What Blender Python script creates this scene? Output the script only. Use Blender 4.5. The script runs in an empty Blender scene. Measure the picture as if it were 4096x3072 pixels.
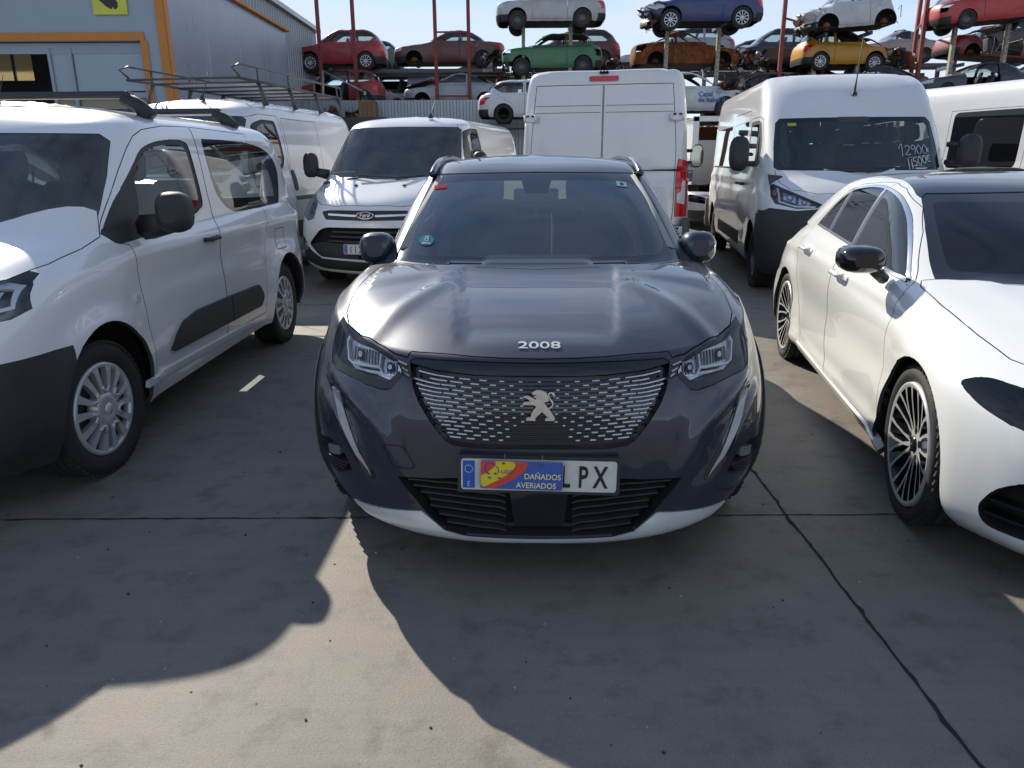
import bpy, bmesh, math, random
import numpy as np
from mathutils import Vector, Matrix
from mathutils.bvhtree import BVHTree
from mathutils.geometry import tessellate_polygon
from mathutils.interpolate import poly_3d_calc
S = bpy.context.scene
COL = S.collection
R = math.radians
random.seed(7)

# ------------------------------------------------------------------ camera, sky, sun, exposure
cam_d = bpy.data.cameras.new('camera')
cam = bpy.data.objects.new('camera', cam_d)
COL.objects.link(cam)
S.camera = cam
cam_d.sensor_width = 36.0
cam_d.lens = 3000.0 / 4096 * 36
cam_d.clip_start = 0.05
cam_d.clip_end = 3000
cam.location = (0, 0, 1.455)
cam.rotation_euler = (Matrix.Rotation(math.pi / 2 - 0.289, 3, 'X') @ Matrix.Rotation(-0.006, 3, 'Z')).to_euler()

SUN_AZ, SUN_EL = R(-31), R(33)        # azimuth from +Y towards +X, elevation
sun_dir = Vector((math.sin(SUN_AZ) * math.cos(SUN_EL), math.cos(SUN_AZ) * math.cos(SUN_EL), math.sin(SUN_EL)))
sd = bpy.data.lights.new('sun', 'SUN')
sd.energy = 4.6
sd.angle = R(0.53)
sd.color = (1.0, 0.91, 0.77)
sun = bpy.data.objects.new('sun', sd)
COL.objects.link(sun)
sun.rotation_euler = (-sun_dir).to_track_quat('-Z', 'Y').to_euler()

W = bpy.data.worlds.new('World')
S.world = W
W.use_nodes = True
wn, wl = W.node_tree.nodes, W.node_tree.links
wn.clear()
wo = wn.new('ShaderNodeOutputWorld')
bg = wn.new('ShaderNodeBackground')
bg.inputs['Strength'].default_value = 0.12
sky = wn.new('ShaderNodeTexSky')
sky.sky_type = 'NISHITA'
sky.sun_disc = False
sky.sun_elevation = SUN_EL
sky.sun_rotation = SUN_AZ
sky.altitude = 900
sky.air_density = 0.85
sky.dust_density = 0.05
sky.ozone_density = 2.6
# high thin cloud in front of the sky: stretched noise on the view direction
tc = wn.new('ShaderNodeTexCoord')
mp = wn.new('ShaderNodeMapping')
mp.inputs['Scale'].default_value = (1.3, 1.3, 5.5)
mp.inputs['Rotation'].default_value = (0.12, 0.05, 0.4)
nz = wn.new('ShaderNodeTexNoise')
nz.inputs['Scale'].default_value = 2.6
nz.inputs['Detail'].default_value = 9
nz.inputs['Roughness'].default_value = 0.58
nz.inputs['Distortion'].default_value = 0.7
rp = wn.new('ShaderNodeValToRGB')
rp.color_ramp.elements[0].position = 0.26
rp.color_ramp.elements[0].color = (0, 0, 0, 1)
rp.color_ramp.elements[1].position = 0.55
rp.color_ramp.elements[1].color = (0.85, 0.85, 0.85, 1)
mx = wn.new('ShaderNodeMix')
mx.data_type = 'RGBA'
mx.inputs[7].default_value = (4.6, 5.0, 5.6, 1)
wl.new(tc.outputs['Generated'], mp.inputs[0])
wl.new(mp.outputs[0], nz.inputs['Vector'])
wl.new(nz.outputs[0], rp.inputs[0])
sx = wn.new('ShaderNodeSeparateXYZ')
mr_ = wn.new('ShaderNodeMapRange')
for k, v in ((1, 0.24), (2, 0.75), (3, 1.0), (4, 0.22)): mr_.inputs[k].default_value = v
ml_ = wn.new('ShaderNodeMath')
ml_.operation = 'MULTIPLY'
wl.new(tc.outputs['Generated'], sx.inputs[0])
wl.new(sx.outputs[2], mr_.inputs[0])
wl.new(rp.outputs[0], ml_.inputs[0])
wl.new(mr_.outputs[0], ml_.inputs[1])
wl.new(ml_.outputs[0], mx.inputs[0])
wl.new(sky.outputs[0], mx.inputs[6])
wl.new(mx.outputs[2], bg.inputs['Color'])
wl.new(bg.outputs[0], wo.inputs['Surface'])

S.view_settings.view_transform = 'Standard'
S.view_settings.look = 'None'
S.view_settings.exposure = 0.48
S.view_settings.gamma = 1.0
S.render.engine = 'CYCLES'
S.cycles.max_bounces = 8
S.cycles.transparent_max_bounces = 24
S.cycles.caustics_reflective = False
S.cycles.caustics_refractive = False
S.cycles.sample_clamp_indirect = 6.0
S.cycles.use_denoising = True

# ------------------------------------------------------------------ materials
def node_mat(name):
    m = bpy.data.materials.new(name)
    m.use_nodes = True
    nt = m.node_tree
    return m, nt.nodes, nt.links, nt.nodes['Principled BSDF']

def mat(name, col, rough=0.5, metal=0.0, coat=0.0, spec=0.5, bump=0.0, bscale=60, var=0.0, vscale=3.0, emit=0, alpha_noise=None):
    m, n, l, b = node_mat(name)
    b.inputs['Base Color'].default_value = (*col, 1)
    b.inputs['Roughness'].default_value = rough
    b.inputs['Metallic'].default_value = metal
    b.inputs['Coat Weight'].default_value = coat
    b.inputs['Coat Roughness'].default_value = 0.03
    b.inputs['Specular IOR Level'].default_value = spec
    if emit:
        b.inputs['Emission Color'].default_value = (*col, 1)
        b.inputs['Emission Strength'].default_value = emit
    if bump or var:
        t = n.new('ShaderNodeTexCoord')
        if var:
            q = n.new('ShaderNodeTexNoise')
            q.inputs['Scale'].default_value = vscale
            q.inputs['Detail'].default_value = 8
            q.inputs['Roughness'].default_value = 0.65
            l.new(t.outputs['Object'], q.inputs['Vector'])
            mr = n.new('ShaderNodeMapRange')
            mr.inputs[1].default_value = 0.25
            mr.inputs[2].default_value = 0.75
            mr.inputs[3].default_value = 1 - var
            mr.inputs[4].default_value = 1 + var
            l.new(q.outputs[0], mr.inputs[0])
            mm = n.new('ShaderNodeMix')
            mm.data_type = 'RGBA'
            mm.blend_type = 'MULTIPLY'
            mm.inputs[0].default_value = 1
            mm.inputs[6].default_value = (*col, 1)
            l.new(mr.outputs[0], mm.inputs[7])
            l.new(mm.outputs[2], b.inputs['Base Color'])
            mr2 = n.new('ShaderNodeMapRange')
            mr2.inputs[1].default_value = 0.3
            mr2.inputs[2].default_value = 0.7
            mr2.inputs[3].default_value = rough * 0.85
            mr2.inputs[4].default_value = min(1, rough * 1.2)
            l.new(q.outputs[0], mr2.inputs[0])
            l.new(mr2.outputs[0], b.inputs['Roughness'])
        if bump:
            q2 = n.new('ShaderNodeTexNoise')
            q2.inputs['Scale'].default_value = bscale
            q2.inputs['Detail'].default_value = 4
            l.new(t.outputs['Object'], q2.inputs['Vector'])
            bp = n.new('ShaderNodeBump')
            bp.inputs['Strength'].default_value = bump
            bp.inputs['Distance'].default_value = 0.01
            l.new(q2.outputs[0], bp.inputs['Height'])
            l.new(bp.outputs[0], b.inputs['Normal'])
    return m

def paint(name, col, metal=0.0, rough=0.35, dirt=0.12, coat=1.0, dcol=(0.33, 0.30, 0.26)):
    """car paint: base, clear coat and a film of dust that is thicker low down and in cloudy patches"""
    m, n, l, b = node_mat(name)
    b.inputs['Metallic'].default_value = metal
    b.inputs['Roughness'].default_value = rough
    b.inputs['Coat Weight'].default_value = coat
    b.inputs['Coat Roughness'].default_value = 0.02
    t = n.new('ShaderNodeTexCoord')
    q = n.new('ShaderNodeTexNoise')
    q.inputs['Scale'].default_value = 2.2
    q.inputs['Detail'].default_value = 10
    q.inputs['Roughness'].default_value = 0.7
    l.new(t.outputs['Object'], q.inputs['Vector'])
    f = n.new('ShaderNodeTexNoise')
    f.inputs['Scale'].default_value = 240
    f.inputs['Detail'].default_value = 2
    l.new(t.outputs['Object'], f.inputs['Vector'])
    mul = n.new('ShaderNodeMath')
    mul.operation = 'MULTIPLY'
    l.new(q.outputs[0], mul.inputs[0])
    l.new(f.outputs[0], mul.inputs[1])
    mr = n.new('ShaderNodeMapRange')
    mr.inputs[1].default_value = 0.14
    mr.inputs[2].default_value = 0.40
    mr.inputs[3].default_value = 0.0
    mr.inputs[4].default_value = dirt
    l.new(mul.outputs[0], mr.inputs[0])
    mm = n.new('ShaderNodeMix')
    mm.data_type = 'RGBA'
    mm.inputs[6].default_value = (*col, 1)
    mm.inputs[7].default_value = (*dcol, 1)
    l.new(mr.outputs[0], mm.inputs[0])
    l.new(mm.outputs[2], b.inputs['Base Color'])
    cr = n.new('ShaderNodeMapRange')
    cr.inputs[1].default_value = 0.3
    cr.inputs[2].default_value = 0.75
    cr.inputs[3].default_value = 0.015
    cr.inputs[4].default_value = 0.05 + dirt * 0.35
    l.new(q.outputs[0], cr.inputs[0])
    l.new(cr.outputs[0], b.inputs['Coat Roughness'])
    return m

def glass(name, tint=(0.62, 0.70, 0.68), refl=1.0, dust=0.06, rough=0.015, dcol=(0.42, 0.41, 0.38)):
    m = bpy.data.materials.new(name)
    m.use_nodes = True
    n, l = m.node_tree.nodes, m.node_tree.links
    n.clear()
    o = n.new('ShaderNodeOutputMaterial')
    tr = n.new('ShaderNodeBsdfTransparent')
    tr.inputs[0].default_value = (*tint, 1)
    gl = n.new('ShaderNodeBsdfGlossy')
    gl.inputs['Roughness'].default_value = rough
    df = n.new('ShaderNodeBsdfDiffuse')
    df.inputs[0].default_value = (*dcol, 1)
    tl = n.new('ShaderNodeBsdfTranslucent')
    tl.inputs[0].default_value = (*[min(1, c * 1.45) for c in dcol], 1)
    ds = n.new('ShaderNodeMixShader')
    ds.inputs[0].default_value = 0.6
    l.new(df.outputs[0], ds.inputs[1])
    l.new(tl.outputs[0], ds.inputs[2])
    fr = n.new('ShaderNodeFresnel')
    fr.inputs[0].default_value = 1.52
    sc = n.new('ShaderNodeMath')
    sc.operation = 'MULTIPLY'
    sc.use_clamp = True
    sc.inputs[1].default_value = refl * 1.7
    l.new(fr.outputs[0], sc.inputs[0])
    t = n.new('ShaderNodeTexCoord')
    q = n.new('ShaderNodeTexNoise')
    q.inputs['Scale'].default_value = 3.5
    q.inputs['Detail'].default_value = 9
    q.inputs['Roughness'].default_value = 0.7
    l.new(t.outputs['Object'], q.inputs['Vector'])
    mr = n.new('ShaderNodeMapRange')
    mr.inputs[1].default_value = 0.35
    mr.inputs[2].default_value = 0.75
    mr.inputs[3].default_value = dust * 0.3
    mr.inputs[4].default_value = dust * 2
    l.new(q.outputs[0], mr.inputs[0])
    m1 = n.new('ShaderNodeMixShader')
    m2 = n.new('ShaderNodeMixShader')
    l.new(mr.outputs[0], m1.inputs[0])
    l.new(tr.outputs[0], m1.inputs[1])
    l.new(ds.outputs[0], m1.inputs[2])
    l.new(sc.outputs[0], m2.inputs[0])
    l.new(m1.outputs[0], m2.inputs[1])
    l.new(gl.outputs[0], m2.inputs[2])
    l.new(m2.outputs[0], o.inputs[0])
    return m

def translucent(name, col):
    m = bpy.data.materials.new(name); m.use_nodes = True
    n, l = m.node_tree.nodes, m.node_tree.links
    n.clear()
    o = n.new('ShaderNodeOutputMaterial'); a = n.new('ShaderNodeBsdfTranslucent'); d = n.new('ShaderNodeBsdfDiffuse'); x = n.new('ShaderNodeMixShader')
    a.inputs[0].default_value = (*col, 1); d.inputs[0].default_value = (*col, 1); x.inputs[0].default_value = .6
    l.new(d.outputs[0], x.inputs[1]); l.new(a.outputs[0], x.inputs[2]); l.new(x.outputs[0], o.inputs[0])
    return m

M = {}
M['grey'] = paint('grey_metallic_paint', (0.036, 0.042, 0.066), 0.45, 0.40, 0.035)
M['grey'].node_tree.nodes['Principled BSDF'].inputs['Specular IOR Level'].default_value = 0.15
M['white'] = paint('white_paint', (0.78, 0.79, 0.80), 0.0, 0.3, 0.10)
M['white_warm'] = paint('pearl_white_paint', (0.76, 0.78, 0.77), 0.0, 0.3, 0.05)
M['white_van'] = paint('dusty_white_paint', (0.74, 0.75, 0.77), 0.0, 0.35, 0.22)
M['black_gloss'] = mat('gloss_black', (0.008, 0.009, 0.012), 0.08, 0, 0.6)
M['navy_gloss'] = paint('black_blue_paint', (0.010, 0.014, 0.03), 0.3, 0.25, 0.03)
M['plastic'] = mat('dark_plastic', (0.028, 0.029, 0.031), 0.55, bump=0.15, bscale=400, var=0.25, vscale=5)
M['plastic_grey'] = mat('grey_plastic', (0.085, 0.083, 0.08), 0.55, bump=0.15, bscale=400, var=0.25, vscale=5)
M['rubber'] = mat('tyre_rubber', (0.022, 0.022, 0.023), 0.75, bump=0.3, bscale=220, var=0.3, vscale=7)
M['inside'] = mat('cabin_lining', (0.055, 0.057, 0.062), 0.7)
M['lining'] = mat('pale_headlining', (0.30, 0.32, 0.32), 0.85)
M['seat'] = mat('dark_seat_cloth', (0.085, 0.090, 0.10), 0.85, bump=0.4, bscale=300)
M['void'] = mat('unlit_recess', (0.006, 0.006, 0.007), 0.9)
M['chrome'] = mat('chrome', (0.80, 0.80, 0.78), 0.18, 1.0)
M['led_off'] = mat('unlit_light_strip', (0.34, 0.35, 0.37), 0.25, 0.2)
M['mirror_glass'] = mat('mirror_glass', (0.30, 0.32, 0.34), 0.04, 1.0)
M['satin'] = mat('satin_metal', (0.74, 0.71, 0.67), 0.30, 0.6, var=0.12, vscale=40)
M['dash'] = mat('grille_chrome', (0.66, 0.66, 0.65), 0.25, 0.75)
M['silver'] = mat('silver_rim', (0.58, 0.59, 0.60), 0.34, 0.45, var=0.08, vscale=8)
M['silver_lip'] = mat('silver_trim', (0.72, 0.73, 0.74), 0.30, 0.35, var=0.08, vscale=12)
M['rim_black'] = mat('black_rim', (0.012, 0.012, 0.014), 0.2, 0.3, 0.5)
M['glass'] = glass('car_glass')
M['glass_ws'] = glass('windscreen_glass', (0.60, 0.74, 0.76), 1.5, 0.07, dcol=(.20, .37, .43))  # teal dust colour paints in the veil of reflected sky on the screen
M['glass_ws_dusty'] = glass('dusty_windscreen_glass', (0.70, 0.78, 0.76), 1.1, 0.24, dcol=(.38, .43, .41))
M['glass_dark'] = glass('dark_window_glass', (0.10, 0.12, 0.14), .8, 0.03, dcol=(.2, .25, .34))
M['glass_side'] = glass('side_glass', (0.66, 0.74, 0.72), 1.15, 0.05)
M['lens'] = glass('clear_lens', (0.93, 0.95, 0.97), 0.38, 0.02)
M['lamp_red'] = mat('red_lamp_lens', (0.55, 0.012, 0.015), 0.12, 0, 0.6)
M['lamp_white'] = mat('white_lamp_lens', (0.62, 0.62, 0.62), 0.12, 0, 0.6)
M['orange_lens'] = mat('amber_lens', (0.60, 0.16, 0.02), 0.2, 0, 0.5)
M['lamp_house'] = mat('lamp_housing', (0.24, 0.25, 0.28), 0.3, 0.35)
M['reflector'] = mat('lamp_reflector', (0.78, 0.79, 0.80), 0.10, 1.0)
M['led'] = mat('light_guide', (0.85, 0.88, 0.92), 0.2, 0.2)
M['plate'] = mat('number_plate_white', (0.62, 0.62, 0.58), 0.45, var=0.12, vscale=30)
M['blue'] = mat('plate_blue', (0.015, 0.10, 0.45), 0.4)
M['ink'] = mat('black_ink', (0.012, 0.012, 0.014), 0.5)
M['steel'] = mat('dark_steel', (0.10, 0.10, 0.105), 0.45, 0.7, var=0.3, vscale=9)
M['galv'] = mat('galvanised_steel', (0.42, 0.43, 0.44), 0.42, 0.8, var=0.2, vscale=9)

# ------------------------------------------------------------------ light mesh container
class MD:
    def __init__(s):
        s.v, s.f, s.m, s.s, s.n = [], [], [], [], []
    def add(s, vs, fs, m=0, smooth=False, nrm=None):
        b = len(s.v)
        s.v += [tuple(p) for p in vs]
        for i, f in enumerate(fs):
            s.f.append([b + k for k in f])
            s.m.append(m if isinstance(m, int) else m[i])
            s.s.append(smooth)
            s.n.append(None if nrm is None else nrm[i])
        return s
    def merge(s, o, mt=None, moff=0):
        b = len(s.v)
        if mt is None:
            s.v += o.v
        else:
            s.v += [tuple(mt @ Vector(p)) for p in o.v]
        flip = mt is not None and mt.determinant() < 0
        r3 = None if mt is None else mt.to_3x3().inverted().transposed()
        for f, m, sm, n in zip(o.f, o.m, o.s, o.n):
            g = [b + k for k in f]
            if n is not None and r3 is not None:
                n = [tuple((r3 @ Vector(q)).normalized()) for q in n]
            if flip:
                g.reverse()
                n = None if n is None else n[::-1]
            s.f.append(g); s.m.append(m + moff); s.s.append(sm); s.n.append(n)
        return s
    def box(s, c, d, m=0, bev=0.0, seg=1, rot=None):
        bm = bmesh.new()
        bmesh.ops.create_cube(bm, size=1)
        for v in bm.verts:
            v.co = Vector((v.co.x * d[0], v.co.y * d[1], v.co.z * d[2]))
        if bev:
            bmesh.ops.bevel(bm, geom=bm.edges[:], offset=min(bev, min(d) * 0.48), segments=seg, profile=0.5, affect='EDGES')
        return s.bm(bm, m, bev > 0 and seg > 1, Matrix.Translation(c) @ (rot.to_4x4() if rot else Matrix()))
    def bm(s, bm, m=0, smooth=False, mt=None):
        bm.verts.index_update()
        vs = [(mt @ v.co if mt else v.co) for v in bm.verts]
        s.add(vs, [[v.index for v in f.verts] for f in bm.faces], m, smooth)
        bm.free()
        return s
    def lathe(s, prof, seg=32, c=(0, 0, 0), axis='x', m=0, smooth=True, a0=0.0, a1=2 * math.pi, mats=None):
        full = abs(a1 - a0 - 2 * math.pi) < 1e-6
        k = seg if full else seg + 1
        vs, fs, ms = [], [], []
        for r, h in prof:
            for i in range(k):
                a = a0 + (a1 - a0) * i / seg
                p = {'x': (h, r * math.cos(a), r * math.sin(a)), 'y': (r * math.sin(a), h, r * math.cos(a)), 'z': (r * math.cos(a), r * math.sin(a), h)}[axis]
                vs.append((c[0] + p[0], c[1] + p[1], c[2] + p[2]))
        for j in range(len(prof) - 1):
            for i in range(seg):
                i2 = (i + 1) % k
                fs.append([j * k + i, j * k + i2, (j + 1) * k + i2, (j + 1) * k + i])
                ms.append(mats[j] if mats else m)
        return s.add(vs, fs, ms, smooth)
    def tube(s, pts, r, seg=8, m=0, closed=False, caps=True, smooth=True):
        pts = [Vector(p) for p in pts]
        n = len(pts)
        rr = r if isinstance(r, (list, tuple)) else [r] * n
        vs, fs = [], []
        up = None
        for i, p in enumerate(pts):
            a = pts[(i - 1) % n] if (closed or i) else p
            b = pts[(i + 1) % n] if (closed or i < n - 1) else p
            t = (b - a).normalized()
            if up is None:
                up = Vector((0, 0, 1)) if abs(t.z) < 0.9 else Vector((1, 0, 0))
            x = (up - t * up.dot(t))
            if x.length < 1e-4:
                x = Vector((1, 0, 0)) - t * t.x
            x.normalize(); up = x
            y = t.cross(x)
            for j in range(seg):
                an = 2 * math.pi * (j + 0.5) / seg
                vs.append(p + (x * math.cos(an) + y * math.sin(an)) * rr[i])
        for i in range(n if closed else n - 1):
            i2 = (i + 1) % n
            for j in range(seg):
                j2 = (j + 1) % seg
                fs.append([i * seg + j, i * seg + j2, i2 * seg + j2, i2 * seg + j])
        if caps and not closed:
            fs.append(list(range(seg))[::-1]); fs.append([(n - 1) * seg + j for j in range(seg)])
        return s.add(vs, fs, m, smooth and seg > 4)
    def prism(s, poly, d0, d1, m=0, mt=None, side_m=None):
        """polygon in (x, z), extruded in y from d0 (front, towards -y) to d1"""
        n = len(poly)
        tri = tessellate_polygon([[Vector((p[0], p[1], 0)) for p in poly]])
        ar = sum(poly[i][0] * poly[(i + 1) % n][1] - poly[(i + 1) % n][0] * poly[i][1] for i in range(n))
        vs = [(p[0], d0, p[1]) for p in poly] + [(p[0], d1, p[1]) for p in poly]
        fs = []
        for t in tri:
            a = (poly[t[1]][0] - poly[t[0]][0]) * (poly[t[2]][1] - poly[t[0]][1]) - (poly[t[2]][0] - poly[t[0]][0]) * (poly[t[1]][1] - poly[t[0]][1])
            t = list(t) if a > 0 else list(t)[::-1]
            fs.append(t)
            fs.append([k + n for k in t[::-1]])
        nt = len(fs)
        for i in range(n):
            j = (i + 1) % n
            q = [i, i + n, j + n, j]
            fs.append(q if ar > 0 else q[::-1])
        ms = [m] * nt + [m if side_m is None else side_m] * n
        if mt is not None:
            vs = [tuple(mt @ Vector(v)) for v in vs]
        return s.add(vs, fs, ms)
    def mirror(s):
        return MD().merge(s, Matrix.Diagonal((-1, 1, 1, 1)))
    def mesh(s, name, mats):
        me = bpy.data.meshes.new(name)
        me.from_pydata(s.v, [], s.f)
        for q in mats:
            me.materials.append(M[q] if isinstance(q, str) else q)
        me.polygons.foreach_set('material_index', s.m)
        me.polygons.foreach_set('use_smooth', s.s)
        if any(q is not None for q in s.n):
            ln = []
            for f, q in zip(s.f, s.n):
                ln += q if q is not None else [(0, 0, 0)] * len(f)
            me.update()
            if len(ln) == len(me.loops):
                me.normals_split_custom_set(ln)
        me.update()
        return me
    def obj(s, name, mats, parent=None, loc=None):
        o = bpy.data.objects.new(name, s.mesh(name, mats))
        COL.objects.link(o)
        if parent is not None:
            o.parent = parent
        if loc is not None:
            o.location = loc
        return o

def empty(name, loc=(0, 0, 0), rz=0.0, label=None, cat=None, group=None, rot=None, parent=None):
    o = bpy.data.objects.new(name, None)
    COL.objects.link(o)
    o.location = loc
    o.rotation_euler = rot if rot else (0, 0, rz)
    o.empty_display_size = 0.2
    if parent is not None:
        o.parent = parent
    return tag(o, label, cat, group)

def tag(o, label=None, cat=None, group=None, kind=None):
    if label: o['label'] = label
    if cat: o['category'] = cat
    if group: o['group'] = group
    if kind: o['kind'] = kind
    return o

def text_md(txt, size, m=0, depth=0.002, sx=1.0, bold=0.0, align='CENTER', spacing=1.0, res=3):
    """lettering as a mesh in the (x, z) plane, facing -y, baseline at z=0"""
    c = bpy.data.curves.new('lettering', 'FONT')
    c.body = txt
    c.size = size
    c.align_x = align
    c.extrude = depth
    c.offset = bold
    c.space_character = spacing
    c.resolution_u = res
    o = bpy.data.objects.new('lettering', c)
    COL.objects.link(o)
    dg = bpy.context.evaluated_depsgraph_get()
    me = o.evaluated_get(dg).to_mesh()
    md = MD()
    md.add([(v.co.x * sx, -v.co.z, v.co.y) for v in me.vertices], [list(p.vertices) for p in me.polygons], m)
    o.evaluated_get(dg).to_mesh_clear()
    bpy.data.objects.remove(o)
    bpy.data.curves.remove(c)
    return md

# ------------------------------------------------------------------ car bodies: stacked plan rings, cut into panels
def pchip(x, y, xq):
    x = np.asarray(x, float); y = np.asarray(y, float); xq = np.asarray(xq, float)
    h = np.diff(x)
    sh = (-1,) + (1,) * (y.ndim - 1)
    d = np.diff(y, axis=0) / h.reshape(sh)
    m = np.zeros_like(y)
    if len(x) > 2:
        h0, h1 = h[:-1].reshape(sh), h[1:].reshape(sh)
        w1, w2 = 2 * h1 + h0, h1 + 2 * h0
        d0, d1 = d[:-1], d[1:]
        ok = d0 * d1 > 0
        with np.errstate(all='ignore'):
            hm = (w1 + w2) / (w1 / d0 + w2 / d1)
        m[1:-1] = np.where(ok, hm, 0)
        # blend towards the plain three-point slope so that surfaces stay round, not stepped
        ct = (d0 * h1 + d1 * h0) / (h0 + h1)
        m[1:-1] = np.where(ok, 0.5 * m[1:-1] + 0.5 * ct, 0.5 * ct)
    m[0] = d[0]; m[-1] = d[-1]
    i = np.clip(np.searchsorted(x, xq, side='right') - 1, 0, len(x) - 2)
    t = ((xq - x[i]) / h[i]).reshape(sh)
    hh = h[i].reshape(sh)
    t2, t3 = t * t, t * t * t
    return (2 * t3 - 3 * t2 + 1) * y[i] + (t3 - 2 * t2 + t) * hh * m[i] + (-2 * t3 + 3 * t2) * y[i + 1] + (t3 - t2) * hh * m[i + 1]

def quarter(w, c, n, k):
    t = np.linspace(0, math.pi / 2, 240)
    x = np.sin(t) ** (2 / n); y = 1 - np.cos(t) ** (2 / n)
    X = x * max(w, 1e-6); Y = y * c
    s = np.concatenate([[0], np.cumsum(np.hypot(np.diff(X), np.diff(Y)))])
    q = np.linspace(0, s[-1], k)
    return np.interp(q, s, x) * w, np.interp(q, s, y) * c

def ring(yf, yr, w, z, cf=0.6, cr=0.4, nf=2.4, nr=3.0, wr=1.0, K=(14, 26, 10)):
    """half a horizontal contour from the middle of the front round the side to the middle of the rear; z is a list of (u, z)"""
    kf, ks, kr = K
    xa, ya = quarter(w, cf, nf, kf)
    xb, yb = quarter(w, cr, nr, kr)
    y1, y2 = yf + cf, yr - cr
    us = np.linspace(1, 2, ks)[1:-1]
    x = np.concatenate([xa, np.full(ks - 2, w), xb[::-1]])
    y = np.concatenate([yf + ya, y1 + (y2 - y1) * (us - 1), yr - yb[::-1]])
    u = np.concatenate([np.linspace(0, 1, kf), us, np.linspace(2, 3, kr)])
    if wr != 1:
        t = np.clip((u - 1.3) / 0.9, 0, 1)
        x = x * (1 + (wr - 1) * t * t * (3 - 2 * t))
    if isinstance(z, (int, float)):
        zz = np.full(len(u), float(z))
    else:
        zz = pchip([a for a, _ in z], [b for _, b in z], u)
    return np.stack([x, y, zz], 1)

def smoothstep(a, b, x):
    t = np.clip((x - a) / (b - a), 0, 1)
    return t * t * (3 - 2 * t)

def inside(p, poly):
    x, y = p
    c = False
    j = len(poly) - 1
    for i in range(len(poly)):
        xi, yi = poly[i]; xj, yj = poly[j]
        if (yi > y) != (yj > y) and x < (xj - xi) * (y - yi) / (yj - yi) + xi:
            c = not c
        j = i
    return c

def rounded(poly, r, n=4):
    """round the corners of a polygon; r is one radius or a list"""
    out = []
    m = len(poly)
    for i in range(m):
        p = Vector(poly[i]); a = Vector(poly[i - 1]); b = Vector(poly[(i + 1) % m])
        ri = r if isinstance(r, (int, float)) else r[i]
        if ri <= 0:
            out.append(tuple(p)); continue
        da, db = (a - p), (b - p)
        k = min(ri, da.length * 0.48, db.length * 0.48)
        pa, pb = p + da.normalized() * k, p + db.normalized() * k
        for j in range(n + 1):
            t = j / n
            q = pa * (1 - t) ** 2 + p * 2 * t * (1 - t) + pb * t * t
            out.append(tuple(q))
    return out

AX = {'front': (0, 2, 1, -1), 'rear': (0, 2, 1, 1), 'side': (1, 2, 0, 1), 'top': (0, 1, 2, 1)}

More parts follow.
